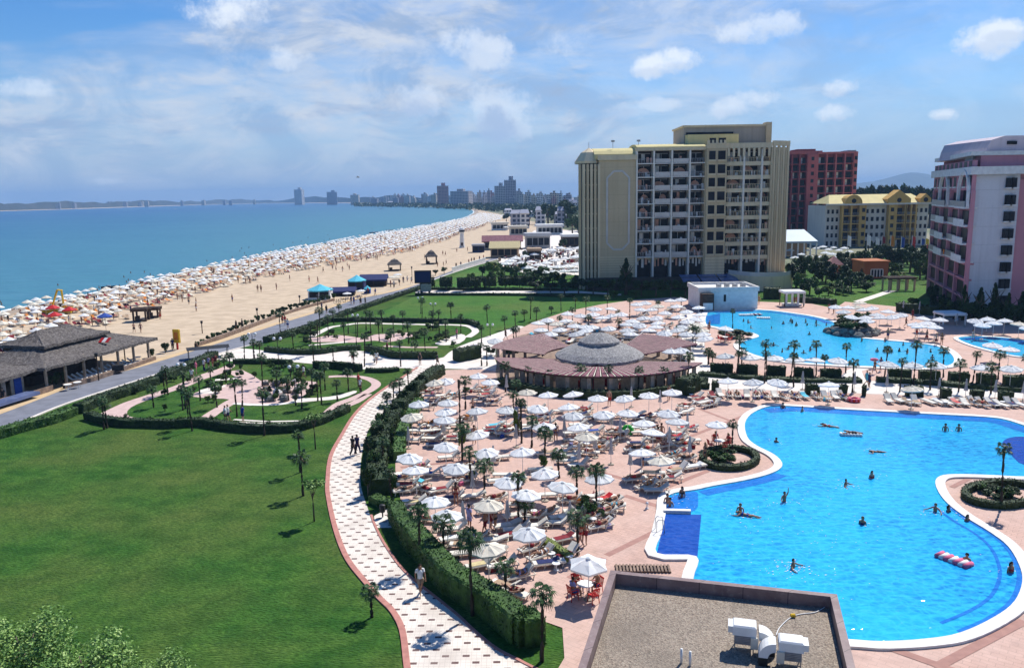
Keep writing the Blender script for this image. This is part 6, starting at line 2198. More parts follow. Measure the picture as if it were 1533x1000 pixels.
mb.box(3.0, Lb - 6, 5.0, 5.9, 0, 1.15)
mb.obj('counter', 'darkwood', bar)
mb = MB()
for k in range(10):
    x0 = -LW - 4 + k * 1.25
    mb.box(x0, x0 + .55, 1.9, 2.0, 0, EZ - .2)
mb.obj('front_panels', 'palewood', bar)
MB().box(-2.6, -1.6, 1.8, 1.88, .3, EZ - .4).obj('door', 'blue', bar)
mb = MB()
mb.bar((-LW - 4, .4, .55), (-1.5, .4, .55), 1.6, .35)
ob = mb.obj('counter_cover', 'glassblue', bar)
bar_m = bar.matrix_basis.copy()


def bar_pt(u, v):
    p = A + du * u + dv * v
    return p.x, p.y


for k in range(13):
    x, y = G(112 + k * 7.4, 571.5 - k * 2.25)
    o = thing('deck_chair', 'x', 'deck chair', (x, y, 0), math.atan2(du.y, du.x) + .5, 'white deck chairs at the beach bar')
    MB().bevbox(-.3, .3, -.9, .3, .25, .38, .02).obj('seat', 'white', o)
    mb = MB()
    mb.bar((0, .28, .36), (0, .85, .85), .6, .07, up=(0, 0, 1))
    mb.obj('backrest', 'white', o)
    rank(o, 'white deck chair', 'before the thatched bar', x, y, 30)
for k, (u, v) in enumerate([(Lb - 6, 1.5), (Lb - 4, 1.2), (Lb - 2.4, 1.6), (Lb - 8, 2.2), (2.0, -1.0), (3.2, -1.3)]):
    x, y = bar_pt(u, v)
    o = thing('table', 'x', 'table', (x, y, 0), 0, 'tables at the beach bar')
    link('tabletop', TBT, o)
    link('leg_frame', TBL, o)
    rank(o, 'white round table', 'at the thatched bar', x, y, 30)
# red and white flag cloth lying on the roof
x, y = bar_pt(Lb * .62, 2.2)
mb = MB()
for k in range(3):
    mb.bar((k * .45 - .45, -.35, k % 2 * .04), (k * .45 - .3, .35, .5), .42, .05, k % 2)
tag(mb.obj('pennant', ['red', 'white'], None, False, (x, y, EZ + .75)), 'red and white cloth hanging on the thatched bar roof', 'pennant')
# yellow sign pillar by the road
x, y = G(266, 523)
o = thing('sign', 'tall yellow advertising pillar beside the beach road', 'sign', (x, y, 0), -.3)
MB().bevbox(-.55, .55, -.15, .15, 1.0, 3.0, .05).obj('panel', 'yellow', o)
MB().box(-.35, .35, -.152, -.15, 1.5, 2.6).obj('panel_face', 'orange', o)
MB().box(-.12, .12, -.1, .1, 0, 1.0).obj('post', 'red', o)
# black handcart
x, y = G(177, 559)
o = thing('handcart', 'small black handcart standing on the road edge by the beach bar', 'handcart', (x, y, .03), .5)
MB().bevbox(-.7, .7, -.4, .4, .35, 1.15, .08).obj('box', 'black', o)
for s in (-1, 1):
    mb = MB()
    for k in range(10):
        a, b = 2 * PI * k / 10, 2 * PI * (k + 1) / 10
        mb.bar((.3 * math.cos(a), s * .45, .3 + .3 * math.sin(a)), (.3 * math.cos(b), s * .45, .3 + .3 * math.sin(b)), .06, .07)
    mb.obj('wheel', 'black', o)
MB().bar((.7, 0, .7), (1.3, 0, .95), .04, .04).obj('handle', 'metal', o)
# added black roof shape, stands in for a dark shadow band on the road
x, y = G(312, 535)
o = thing('shadow_band', 'added low black canopy standing in for a shadow band at the road corner', 'shadow_band', (x, y, 0), .45)
for a in (-3.2, 0, 3.2):
    for b in (-.9, .9):
        MB().bar((a, b, 0), (a, b, 1.9), .09, .09).obj('post', 'black', o)
mb = MB()
mb.face([(-3.5, -1.3, 1.8), (3.5, -1.3, 1.8), (3.5, 0, 2.2), (-3.5, 0, 2.2)])
mb.face([(-3.5, 1.3, 1.8), (3.5, 1.3, 1.8), (3.5, 0, 2.2), (-3.5, 0, 2.2)])
mb.obj('canopy', 'black', o)
o.scale = (.8, .9, .75)

# ------------------------------------------------------------------ gazebos and kiosks on the sand
def gazebo(bx, by, ty, w, label, thatch=True):
    x, y = G(bx, by)
    h = zat(x, y, ty)
    hw = w / 2 / ppm(x, y)
    o = thing('gazebo', label, 'gazebo', (x, y, -.03), .15)
    mb = MB()
    e = h * (.58 if thatch else .86)
    for a in (-1, 1):
        for b in (-1, 1):
            MB().bar((a * hw * .78, b * hw * .78, 0), (a * hw * .78, b * hw * .78, e), .28, .28).obj('post', 'darkwood', o)
    mb = MB()
    if thatch:
        mb.lathe([(hw * 1.2, e - .3), (hw * 1.15, e), (hw * .55, e + (h - e) * .62), (hw * .62, e + (h - e) * .66), (.02, h)], 4, 0, a0=PI / 4, sx=1.15, sy=1.15)
    else:
        for k in range(9):
            yy = -hw + 2 * hw * k / 8
            mb.box(-hw * 1.1, hw * 1.1, yy - .1, yy + .1, e, e + .25)
        for s in (-1, 1):
            mb.box(-hw * 1.1, hw * 1.1, s * hw * .8 - .1, s * hw * .8 + .1, e - .3, e - .002)
    mb.obj('roof', 'thatch' if thatch else 'darkwood', o)
    mb = MB()
    mb.box(-hw * .7, hw * .7, -hw * .7, hw * .7, .02, .25)
    mb.box(-hw * .7, -hw * .3, -hw * .5, hw * .5, .25, .9)
    mb.obj('deck', 'darkwood', o)


gazebo(212, 480, 460, 22, 'dark flat-roofed pergola on the sand left of the open beach', False)
gazebo(231, 475, 459, 18, 'second dark flat-roofed pergola on the sand, right of the first', False)
gazebo(591, 405, 387, 22, 'thatched gazebo on the sand left of the big screen')
gazebo(646, 395, 374, 19, 'thatched gazebo on the sand above the big screen')


def kiosk(bx, by, ty, w, d, wallmat, roofmat, label, kind='flat', cat='kiosk', name='kiosk'):
    x, y = G(bx, by)
    h = zat(x, y, ty)
    hw = w / 2 / ppm(x, y)
    o = thing(name, label, cat, (x, y + d / 2, 0), rad(RN.uniform(-4, 8)))
    e = h * (.8 if kind == 'flat' else .62)
    mb = MB()
    mb.box(-hw * .9, hw * .9, -d / 2 + .3, d / 2, 0, e)
    mb.obj('wall', wallmat, o)
    mb = MB()
    nb = max(2, int(hw * 2 / 2.4))
    for k in range(nb):
        x0 = -hw * .85 + k * hw * 1.7 / nb
        mb.box(x0 + .15, x0 + hw * 1.7 / nb - .15, -d / 2 + .24, -d / 2 + .32, e * .25, e * .85)
    mb.obj('window', 'glass', o)
    mb = MB()
    if kind == 'flat':
        mb.bevbox(-hw, hw, -d / 2 - .6, d / 2 + .3, e, h, .1)
    elif kind == 'tent':
        mb.lathe([(hw * 1.08, e - .25), (hw * 1.1, e), (hw * .4, e + (h - e) * .6), (.03, h)], 8, sy=d / 2 / hw * 1.15)
    else:
        mb.face([(-hw, -d / 2 - .9, e), (hw, -d / 2 - .9, e), (hw, 0, h), (-hw, 0, h)])
        mb.face([(-hw, d / 2 + .3, e), (-hw, 0, h), (hw, 0, h), (hw, d / 2 + .3, e)])
        for s in (-1, 1):
            mb.face([(s * hw, -d / 2 - .9, e), (s * hw, d / 2 + .3, e), (s * hw, 0, h)])
        mb.box(-hw, hw, -d / 2 - .92, -d / 2 - .88, e - .35, e)
    mb.obj('roof', roofmat, o)
    return o


kiosk(476, 449, 427, 36, 5, 'white', 'turq', 'beach kiosk with white panels and a turquoise tent roof, nearest the camera', 'tent')
kiosk(511, 443, 431, 40, 4, 'glass', 'navy', 'dark kiosk with a navy awning between the turquoise roofs', 'gable')
kiosk(532, 434, 413, 26, 5, 'navy', 'turq', 'beach kiosk with a turquoise tent roof right of the first one', 'tent')
kiosk(558, 429, 412, 42, 5, 'darkwood', 'navy', 'long kiosk with a dark blue awning roof beside the road', 'gable')
kiosk(549, 440, 428, 10, 2, 'blue', 'turq', 'small turquoise stall roof before the navy awning', 'tent')
for (px, py, ty, w, c, lab) in [(520, 447, 437, 14, 'white', 'white market umbrella at the road kiosks, left one'), (541, 443, 433, 14, 'white', 'white market umbrella at the road kiosks, middle one'), (590, 424, 412, 22, 'cream', 'cream umbrella at the end of the road kiosks'), (596, 418, 409, 14, 'white', 'white umbrella behind the cream one at the road kiosks')]:
    x, y = G(px, py)
    h = zat(x, y, ty)
    o = thing('market_umbrella', lab, 'umbrella', (x, y, 0))
    c_ = link('canopy', RN.choice(CAN), o, loc=(0, 0, h * .75), scale=(w / 2 / ppm(x, y),) * 2 + (h * .6,))
    paint(c_, c, 'palewood')
    link('pole', POLE, o, scale=(1.5, 1.5, h))
# motor scooters and pedal carts by the kiosks
def cycle(px, py, c, label):
    x, y = G(px, py)
    o = thing('bicycle', label, 'bicycle', (x, y, .03), RN.uniform(-.4, .8))
    for s in (-.5, .5):
        mb = MB()
        for k in range(10):
            a, b = 2 * PI * k / 10, 2 * PI * (k + 1) / 10
            mb.bar((s + .33 * math.cos(a), 0, .34 + .33 * math.sin(a)), (s + .33 * math.cos(b), 0, .34 + .33 * math.sin(b)), .05, .05)
        mb.obj('wheel', 'black', o)
    mb = MB()
    for p, q in (((-.5, 0, .34), (-.1, 0, .4)), ((-.1, 0, .4), (-.2, 0, .9)), ((-.1, 0, .4), (.4, 0, .85)), ((.5, 0, .34), (.38, 0, 1.0)), ((-.2, 0, .85), (.4, 0, .85))):
        mb.bar(p, q, .05, .05)
    mb.bar((.38, -.25, 1.0), (.38, .25, 1.0), .04, .04)
    mb.obj('bicycle_frame', c, o)
    MB().bevbox(-.32, -.08, -.08, .08, .9, .97, .02).obj('saddle', 'black', o)


for k, (px, py, c, cn) in enumerate([(505, 455, 'black', 'black'), (512, 453, 'yellow', 'yellow'), (519, 452, 'black', 'black'), (536, 449, 'blue', 'blue')]):
    cycle(px, py, c, f'{cn} bicycle parked by the road kiosks, {ordinal(k)} from the left')
# dark screen on two legs
x, y = G(634, 441)
h1, h0 = zat(x, y, 405), zat(x, y, 424)
sc_ = thing('screen', 'big dark blue screen in a black frame on two legs at the lawn corner', 'screen', (x, y, 0), 0)
hw = 12.5 / ppm(x, y)
MB().bevbox(-hw, hw, -.25, .25, h0, h1, .05).obj('frame', 'black', sc_)
MB().box(-hw * .88, hw * .88, -.27, -.251, h0 + .25, h1 - .3).obj('panel', 'navy', sc_)
for s in (-.15, .45):
    MB().box(s * hw * 1.6 - .22, s * hw * 1.6 + .22, -.2, .2, 0, h0).obj('leg', 'black', sc_)
MB().box(-hw * .3, hw * .95, -.22, .18, h0 * .3, h0 * .9).obj('base_panel', 'metal', sc_)
# lifeguard tower
x, y = G(692, 371)
h = zat(x, y, 342)
o = thing('lifeguard_tower', 'slim pale watch tower rising from the beach', 'tower', (x, y, 0))
mb = MB()
mb.lathe([(1.3, 0), (1.0, h * .2), (.85, h * .75), (1.2, h * .78), (1.2, h * .95), (.9, h)], 8)
mb.obj('tower_body', 'white', o)
MB().lathe([(1.22, h * .82), (1.22, h * .91)], 8).obj('window', 'glass', o)
MB().box(-.5, .5, -1.06, -.9, .2, 2.2).obj('door', 'darkwood', o)
# white balustrade of the promenade
x0, y0 = G(677, 408)
x1, y1 = G(727, 392)
d = Vector((x1 - x0, y1 - y0))
o = thing('balustrade', 'white railing along the raised promenade behind the lawns', 'fence', (x0, y0, 0), math.atan2(d.y, d.x))
L = d.length
MB().box(0, L, -.12, .12, 0, .35).obj('plinth', 'whitepave', o)
MB().box(0, L, -.1, .1, 1.25, 1.45).obj('rail', 'white', o)
mb = MB()
k = 0
while k * .9 < L:
    mb.box(k * .9, k * .9 + .35, -.06, .06, .35, 1.25)
    k += 1
mb.obj('balusters', 'white', o)

# ------------------------------------------------------------------ cafes and low buildings left of the tan hotel
CAFES = [(823, 352, 336, 42, 9, 'white', 'white', 'flat', 'low white flat-roofed cafe beside the dark trees'),
         (752, 374, 353, 62, 8, 'palewood', 'plum', 'gable', 'long beach restaurant with a plum coloured roof'),
         (776, 353, 338, 28, 7, 'cream', 'cream', 'flat', 'cream flat-roofed beach building behind the plum roof'),
         (748, 345, 333, 26, 7, 'white', 'cream', 'flat', 'pale beach building nearest the far parasols'),
         (756, 386, 362, 46, 7, 'tanc', 'paleyellow', 'gable', 'pale yellow awning cafe with a brown front'),
         (855, 370, 351, 28, 8, 'darkwood', 'white', 'flat', 'white roofed cafe touching the tan hotel'),
         (805, 372, 349, 40, 7, 'metal', 'canvas_grey', 'flat', 'grey kiosk row behind the cafe parasols'),
         (800, 390, 372, 22, 5, 'darkwood', 'tanc', 'flat', 'brown cafe hut among the cafe parasols'),
         (783, 337, 326, 22, 6, 'plum', 'plum', 'flat', 'plum coloured hut near the far parasols'),
         (772, 330, 322, 14, 6, 'turq', 'white', 'flat', 'small hut with a turquoise front near the far parasols'),
         (716, 378, 366, 20, 4, 'navy', 'metal', 'flat', 'small dark blue beach hut by the promenade'),
         (733, 374, 362, 14, 4, 'turq', 'white', 'flat', 'small light blue beach hut by the promenade'),
         (1160, 0, 0, 0, 0, '', '', '', '')]
for c in CAFES[:-1]:
    kiosk(c[0], c[1], c[2], c[3], c[4], c[5], c[6], c[8], c[7], 'cafe', 'cafe')
n0 = 0
for (px, py) in [(772, 386), (786, 383), (800, 380), (812, 377), (826, 374), (840, 371), (852, 373), (866, 371), (780, 393), (795, 391), (806, 396), (818, 393), (832, 389), (846, 386), (862, 384), (790, 400), (804, 403), (820, 399), (836, 399), (850, 398), (864, 395), (845, 405), (860, 404), (830, 406), (815, 407), (765, 390), (758, 394), (757, 340), (765, 330), (748, 328)]:
    x, y = G(px, py, 2.3)
    o = thing('cafe_umbrella', 'x', 'cafe umbrella', (x, y, 0), RN.uniform(0, 2), 'white umbrellas of the beach cafes')
    r = RN.uniform(1.5, 2.1)
    link('canopy', RN.choice(CAN), o, loc=(0, 0, 2.1), scale=(r, r, r))
    link('pole', POLE, o, scale=(1.4, 1.4, 2.8))
    rank(o, 'white cafe umbrella', 'left of the tan hotel', x, y, 8)
mb = MB()
for i in range(300):
    px, py = RN.uniform(742, 868), RN.uniform(372, 408)
    x, y = G(px, py)
    c = RN.choice((0, 1, 2, 3, 4))
    mb.box(x - .4, x + .4, y - .4, y + .4, 0, RN.uniform(.6, 1.2), c)
tag(mb.obj('cafe_furniture', ['white', 'darkwood', 'maroon', 'tanc', 'metal']), kind='stuff', label='tables and chairs crowded under the cafe umbrellas')
sheet('cafe_terrace', [(742, 384), (770, 372), (800, 345), (868, 345), (872, 412), (790, 411), (750, 398)], .015, 'whitepave')
# ------------------------------------------------------------------ pool bar: round thatch with pergola ring
cx, cy_ = G(897, 556)
PB = thing('pool_bar', 'round thatched pool bar ringed by plum coloured pergola slats', 'pool bar', (cx, cy_, 0.04))
pm = ppm(cx, cy_, 3)
R1 = 66 / pm
zE = zat(cx, cy_, 531)          # eave level seen at the middle of the roof
zT = zat(cx, cy_, 494)


def thatch_ring(prof, n=40, rag=.16):
    mb = MB()
    rows = []
    for (r, z) in prof:
        rows.append([Vector((r * math.cos(2 * PI * j / n) * (1 + RN.uniform(-.012, .012)), r * math.sin(2 * PI * j / n) * (1 + RN.uniform(-.012, .012)), z + RN.uniform(-.05, .05))) for j in range(n)])
    low = [p - Vector((0, 0, RN.uniform(.18, .18 + rag))) for p in rows[0]]
    rows = [low] + rows
    for i in range(len(rows) - 1):
        for j in range(n):
            mb.face([rows[i][j], rows[i][(j + 1) % n], rows[i + 1][(j + 1) % n], rows[i + 1][j]])
    return mb


thatch_ring([(R1, zE), (R1 * .85, zE + .55), (R1 * .6, zE + 1.15), (R1 * .38, zE + 1.55)]).obj('roof', 'thatch2', PB)
thatch_ring([(R1 * .46, zE + 1.75), (R1 * .34, zE + 2.15), (R1 * .18, zE + 2.55), (.02, zE + 2.8)], 26).obj('roof_cap', 'thatch2', PB)
MB().lathe([(R1 * .36, zE + 1.3), (R1 * .36, zE + 2.0)], 20).obj('roof_neck', 'darkwood', PB)
MB().lathe([(R1 * .62, 0), (R1 * .62, 1.1), (R1 * .55, 1.1), (R1 * .55, 0)], 28).obj('counter', 'darkwood', PB)
for k in range(10):
    a = 2 * PI * k / 10 + .2
    MB().tube([(R1 * .88 * math.cos(a), R1 * .88 * math.sin(a), 0), (R1 * .88 * math.cos(a), R1 * .88 * math.sin(a), zE)], .14, 8).obj('post', 'palewood', PB)
MB().lathe([(R1 * .3, 0), (R1 * .3, zE + .3)], 12).obj('back_wall', 'darkwood', PB)


def pergola(a0, a1, ri, ro, zi, zo, n, name, cols):
    """wing of the ring: radial slats on ring beams, carried by stone posts"""
    mb = MB()
    for k in range(n):
        t0 = a0 + (a1 - a0) * k / n
        t1 = t0 + (a1 - a0) / n * .60
        mb.face([(ri * math.cos(t0), ri * math.sin(t0), zi), (ro * math.cos(t0), ro * math.sin(t0), zo), (ro * math.cos(t1), ro * math.sin(t1), zo), (ri * math.cos(t1), ri * math.sin(t1), zi)])
        t2, t3 = t1 + (a1 - a0) / n * .10, t1 + (a1 - a0) / n * .24
        mb.face([(ri * math.cos(t2), ri * math.sin(t2), zi), (ro * math.cos(t2), ro * math.sin(t2), zo), (ro * math.cos(t3), ro * math.sin(t3), zo), (ri * math.cos(t3), ri * math.sin(t3), zi)], 1)
        mb.face([(ro * math.cos(t0), ro * math.sin(t0), zo - .12), (ro * math.cos(t1), ro * math.sin(t1), zo - .12), (ro * math.cos(t1), ro * math.sin(t1), zo), (ro * math.cos(t0), ro * math.sin(t0), zo)])
        mb.face([(ri * math.cos(t0), ri * math.sin(t0), zi - .14), (ro * math.cos(t0), ro * math.sin(t0), zo - .14), (ro * math.cos(t0), ro * math.sin(t0), zo), (ri * math.cos(t0), ri * math.sin(t0), zi)])
    mb.obj(name, ['plum', 'cream'], PB)
    m = max(6, int((a1 - a0) / .12))
    for f in (.04, .5, .96):
        mb = MB()
        r = ri + (ro - ri) * f
        z = zi + (zo - zi) * f - .2
        for k in range(m):
            u, w = a0 + (a1 - a0) * k / m, a0 + (a1 - a0) * (k + 1) / m
            mb.bar((r * math.cos(u), r * math.sin(u), z), (r * math.cos(w), r * math.sin(w), z), .12, .16)
        mb.obj('ring_beam', 'darkwood', PB)
    for k in range(cols):
        u = a0 + (a1 - a0) * (k + .5) / cols
        r = ro * .95
        mb = MB()
        mb.bevbox(r * math.cos(u) - .2, r * math.cos(u) + .2, r * math.sin(u) - .2, r * math.sin(u) + .2, 0, zo - .2, .03)
        mb.obj('pergola_post', 'palewood', PB)


pergola(rad(187), rad(330), R1 * 1.0, R1 * 2.4, zE - .35, 2.3, 42, 'pergola_slats', 13)
pergola(rad(118), rad(172), R1 * 1.25, R1 * 2.5, zE - .1, 2.8, 30, 'pergola_slats', 5)
pergola(rad(12), rad(58), R1 * 1.1, R1 * 2.4, zE - .3, 2.7, 26, 'pergola_slats', 5)
# half-open timber screens and bar equipment between the posts
for k in range(16):
    u = rad(200 + k * 7.6)
    r = R1 * 2.05
    mb = MB()
    p, q = Vector((r * math.cos(u), r * math.sin(u), .9)), Vector((r * math.cos(u + .105), r * math.sin(u + .105), .9))
    mb.bar(p, q, .08, 1.8 if k % 3 else 2.1)
    mb.obj('screen_panel', 'palewood' if k % 2 else 'tanc', PB)
# white serving counter, stools and tables under the pergola
mb = MB()
for i in range(60):
    a = RN.uniform(rad(190), rad(340))
    r = R1 * RN.uniform(1.05, 1.95)
    mb.box(r * math.cos(a) - .3, r * math.cos(a) + .3, r * math.sin(a) - .3, r * math.sin(a) + .3, 0, RN.uniform(.5, 1.0), RN.randrange(3))
tag(mb.obj('bar_seating', ['darkwood', 'cream', 'maroon'], None, False, (cx, cy_, .05)), kind='stuff', label='tables and stools crowded under the pergola of the pool bar')
hedge([(cx + R1 * 2.52 * math.cos(rad(a)), cy_ + R1 * 2.52 * math.sin(rad(a))) for a in range(208, 334, 9)], .9, .9, 'hedge', 'hedge2', 14, .12, 'dark curved hedge along the front of the pool bar pergola')
H([(762, 530), (775, 526), (786, 522)], 1.2, 1.0, 'dark hedge left of the pool bar pergola', 'hedge2', dens=12, leafs=.13)
H([(1020, 592), (1028, 588), (1040, 584)], 1.4, 1.8, 'dark hedge block right of the pool bar', 'hedge2', dens=14, leafs=.13)

# white service pavilion by the upper pool
x0, y0 = G(1046, 465)
x1, y1 = G(1135, 464)
h = zat(x1, y1, 432)
SV = thing('pavilion', 'low white flat-roofed pool pavilion with a small dark door opening', 'pavilion', (x0, y0, 0))
w = x1 - x0
MB().box(0, w, 0, 9, 0, h - .5).obj('wall', 'white', SV)
mb = MB()
mb.box(-.2, w + .2, -.2, 9.2, h - .5, h - .15)
for a, b, c, d in ((-.2, w + .2, -.2, .1), (-.2, w + .2, 8.9, 9.2), (-.2, .1, .1, 8.9), (w - .1, w + .2, .1, 8.9)):
    mb.box(a, b, c, d, h - .15, h + .3)
mb.obj('roof', 'coping', SV)
MB().box(w * .42, w * .46, -.03, .1, 1.6, 2.9).obj('window', 'glass', SV)
mb = MB()
mb.box(.2, w * .22, -1.6, -.02, .0, h * .82)
mb.obj('bar_front', 'darkwood', SV)
MB().box(.4, w * .2, -1.75, -1.61, .3, 1.6).obj('counter', 'white', SV)
for k in range(4):
    MB().bevbox(w * (.38 + .14 * k), w * (.45 + .14 * k), 3, 4.2, h - .15, h + .5 + .2 * (k % 2), .1).obj('roof_vent', 'metal', SV)
# white curtain cabana
x, y = G(1185, 458)
o = thing('cabana', 'white curtained cabana on dark posts beyond the upper pool', 'cabana', (x, y, .03))
hw, h = 15 / ppm(x, y), zat(x, y, 435)
for a in (-1, 1):
    for b in (-1, 1):
        MB().bar((a * hw * .94, b * 1.4, 0), (a * hw * .94, b * 1.4, h * .85), .14, .14).obj('post', 'darkwood', o)
MB().bevbox(-hw * 1.05, hw * 1.05, -1.7, 1.7, h * .85, h, .1).obj('canopy', 'canvas', o)
for k in range(4):
    mb = MB()
    xx = -hw * .9 + k * hw * .58
    n = 8
    pts = [(xx + i * .06, -1.42 + .06 * (i % 2)) for i in range(n)]
    mb.ribbon([(p[0], p[1], .2) for p in pts], [(p[0], p[1], h * .85) for p in pts])
    mb.obj('curtain', 'canvas', o)
MB().bevbox(-hw * .8, hw * .8, -1.2, 1.2, .1, .45, .05).obj('day_bed', 'white', o)
# light awning tent near the pink hotel
x, y = G(1421, 484)
o = thing('awning', 'pale blue-white canopy on posts before the dark conifers', 'awning', (x, y, .03))
hw, h = 17 / ppm(x, y), zat(x, y, 467)
for a in (-1, 1):
    for b in (-1, 1):
        MB().bar((a * hw * .95, b * 1.4, 0), (a * hw * .95, b * 1.4, h * .9), .16, .16).obj('post', 'white', o)
MB().bevbox(-hw, hw, -1.8, 1.8, h * .78, h, .15).obj('canopy', 'canvas', o)
# rock island by the upper pool
x, y = G(1275, 500)
o = thing('rock_island', 'low grey boulder island with shrubs at the upper pool edge', 'rocks', (x, y, 0))
rx = 33 / ppm(x, y)
for k in range(26):
    a = 2 * PI * k / 26 + RN.uniform(-.1, .1)
    q = 1.0 if k % 2 else .74
    c = Vector((rx * q * math.cos(a), 3.1 * q * math.sin(a), .15 + (.0 if k % 2 else .5)))
    mb = MB()
    s = RN.uniform(.55, .95)
    mb.ball((0, 0, 0), s, 8, 5, 0, .8)
    mb.v = [tuple(c + Vector(v) * RN.uniform(.82, 1.15)) for v in mb.v]
    mb.obj('boulder', 'rock', o)
mb = MB()
mb.lathe([(rx * .9, 0), (rx * .8, .8), (.01, 1.3)], 18, sy=3.0 / rx)
mb.obj('earth', 'rock', o)
for k in range(9):
    a = RN.uniform(0, 6.28)
    t = thing('shrub', 'x', 'shrub', (x + rx * .55 * math.cos(a), y + 1.7 * math.sin(a), .8), a)
    link('stem', LMB[0], t, scale=.6)
    link('crown', RN.choice(CRM + CRD), t, scale=(RN.uniform(.6, 1.1),) * 2 + (RN.uniform(.4, .8),))
    rank(t, 'small shrub', 'on the rock island', t.location.x, t.location.y, 20)

# ------------------------------------------------------------------ near gravel roof
ZR = 4.2
c1, c2 = Vector(G(914, 853, ZR)), Vector(G(1253, 889, ZR))
b1, b2 = Vector(G(865, 1000, ZR)), Vector(G(1281, 1000, ZR))
ex = (c2 - c1).normalized()
l1, l2 = (b1 - c1).normalized(), (b2 - c2).normalized()
b1, b2 = c1 + l1 * 12.5, c2 + l2 * 12.5
poly = [tuple(c1), tuple(c2), tuple(b2), tuple(b1)]
cen = (c1 + c2 + b1 + b2) / 4
RB = thing('gravel_roof_building', 'low building with a flat gravel roof and dark red-brown parapet beside the pool', 'building', (0, 0, 0))


def inset(d):
    P = [Vector(p) for p in ccw(poly)]
    out = []
    for i in range(4):
        a, b, c = P[i - 1], P[i], P[(i + 1) % 4]
        u, v = (b - a).normalized(), (c - b).normalized()
        nu, nv = Vector((-u.y, u.x)), Vector((-v.y, v.x))
        k = nu + nv
        out.append(tuple(b + k * (d / (1 + nu.dot(nv)))))
    return out


o0, o1, o2 = inset(0), inset(.30), inset(.32)
mb = MB()
mb.prism(inset(.1), 0, ZR - .75)
mb.obj('wall', 'tanc', RB)
mb = MB()
for i in range(4):
    a, b, c, d = o0[i], o0[(i + 1) % 4], o1[(i + 1) % 4], o1[i]
    mb.face([(*a, ZR), (*b, ZR), (*c, ZR), (*d, ZR)])
    mb.face([(*a, ZR - .75), (*b, ZR - .75), (*b, ZR), (*a, ZR)])
    mb.face([(*d, ZR - .7), (*c, ZR - .7), (*c, ZR), (*d, ZR)])
pm_, n, l, b_, v = base('parapet_sheet_metal', .5, .3)
pn, _ = noise_of(n, l, v, 1.3, 8, .35, .68)
ps, _ = noise_of(n, l, v, 5.0, 6, .55, .72)
dx_ = n.new('ShaderNodeVectorMath')
dx_.operation = 'DOT_PRODUCT'
l.new(v, dx_.inputs[0])
dx_.inputs[1].default_value = (ex.x + ex.y * .9, ex.y - ex.x * .9, 0)
sm = mth(n, l, 'LESS_THAN', mth(n, l, 'FRACT', mth(n, l, 'DIVIDE', dx_.outputs['Value'], 1.9)), .018)
pc = mixc(n, l, pn, (0.16, 0.105, 0.105), (0.25, 0.18, 0.175))
pc = mixc(n, l, mth(n, l, 'MULTIPLY', ps, .5), pc, (0.32, 0.27, 0.25))
pc = mixc(n, l, sm, pc, (0.05, 0.035, 0.035))
l.new(pc, b_.inputs['Base Color'])
mb.obj('parapet', pm_, RB)
MB().face([(*p, ZR - .55) for p in o2]).obj('roof', 'gravel', RB)
# cooling units with curved ducts on the roof
ZG = ZR - .55


def duct(px, py, s, label):
    x, y = G(px, py, ZG)
    t = thing('air_duct', label, 'air duct', (x, y, ZG), math.atan2(ex.y, ex.x))
    mb = MB()
    mb.bevbox(-.55 * s - .45, -.55 * s + .45, -.35, .35, .75, 1.15, .06)
    mb.obj('housing', 'white', t)
    mb = MB()
    mb.box(-.55 * s - .38, -.55 * s + .38, -.34, .30, .38, .75)
    for q_ in range(5):
        mb.box(-.55 * s - .36, -.55 * s + .36, -.37, -.342, .42 + q_ * .065, .45 + q_ * .065)
    mb.obj('grille', 'metal', t)
    mb = MB()
    mb.box(-.55 * s - .52 * s - .10, -.55 * s - .52 * s + .10, -.30, .30, .82, 1.08)
    mb.obj('end_cap', 'white', t)
    mb = MB()
    n = 7
    for k in range(n):
        a, b = PI / 2 * k / n, PI / 2 * (k + 1) / n
        pts = []
        for t_ in (a, b):
            pts.append(((.0 + .62 * math.sin(t_)) * s, .35 + .62 * math.cos(t_)))
        (xa, za), (xb, zb) = pts
        for r0_, m in ((1.0, 0),):
            mb.face([(xa, -.30, za), (xb, -.30, zb), (xb, .30, zb), (xa, .30, za)])
            xi, zi = xa * .45, .35 + (za - .35) * .45
            xj, zj = xb * .45, .35 + (zb - .35) * .45
            mb.face([(xi, -.30, zi), (xj, -.30, zj), (xj, .30, zj), (xi, .30, zi)])
            for yy in (-.30, .30):
                mb.face([(xa, yy, za), (xb, yy, zb), (xj, yy, zj), (xi, yy, zi)])
    mb.obj('elbow', 'white', t)
    MB().box(.28 * s - .0 if s > 0 else .62 * s, .62 * s if s > 0 else .28 * s, -.30, .30, 0, .35).obj('riser', 'black', t)
    mb = MB()
    for a in (-.9, -.2):
        for yy in (-.3, .3):
            mb.tube([(a * s, yy, 0), (a * s, yy, .75)], .022, 6)
    mb.bar((-.9 * s, -.3, .2), (-.2 * s, -.3, .2), .03, .03)
    mb.obj('stand', 'palewood', t)
    MB().bevbox(-.17 * s - .14, -.17 * s + .14, -.42, -.30, .28, .75, .02).obj('valve_box', 'cream', t)


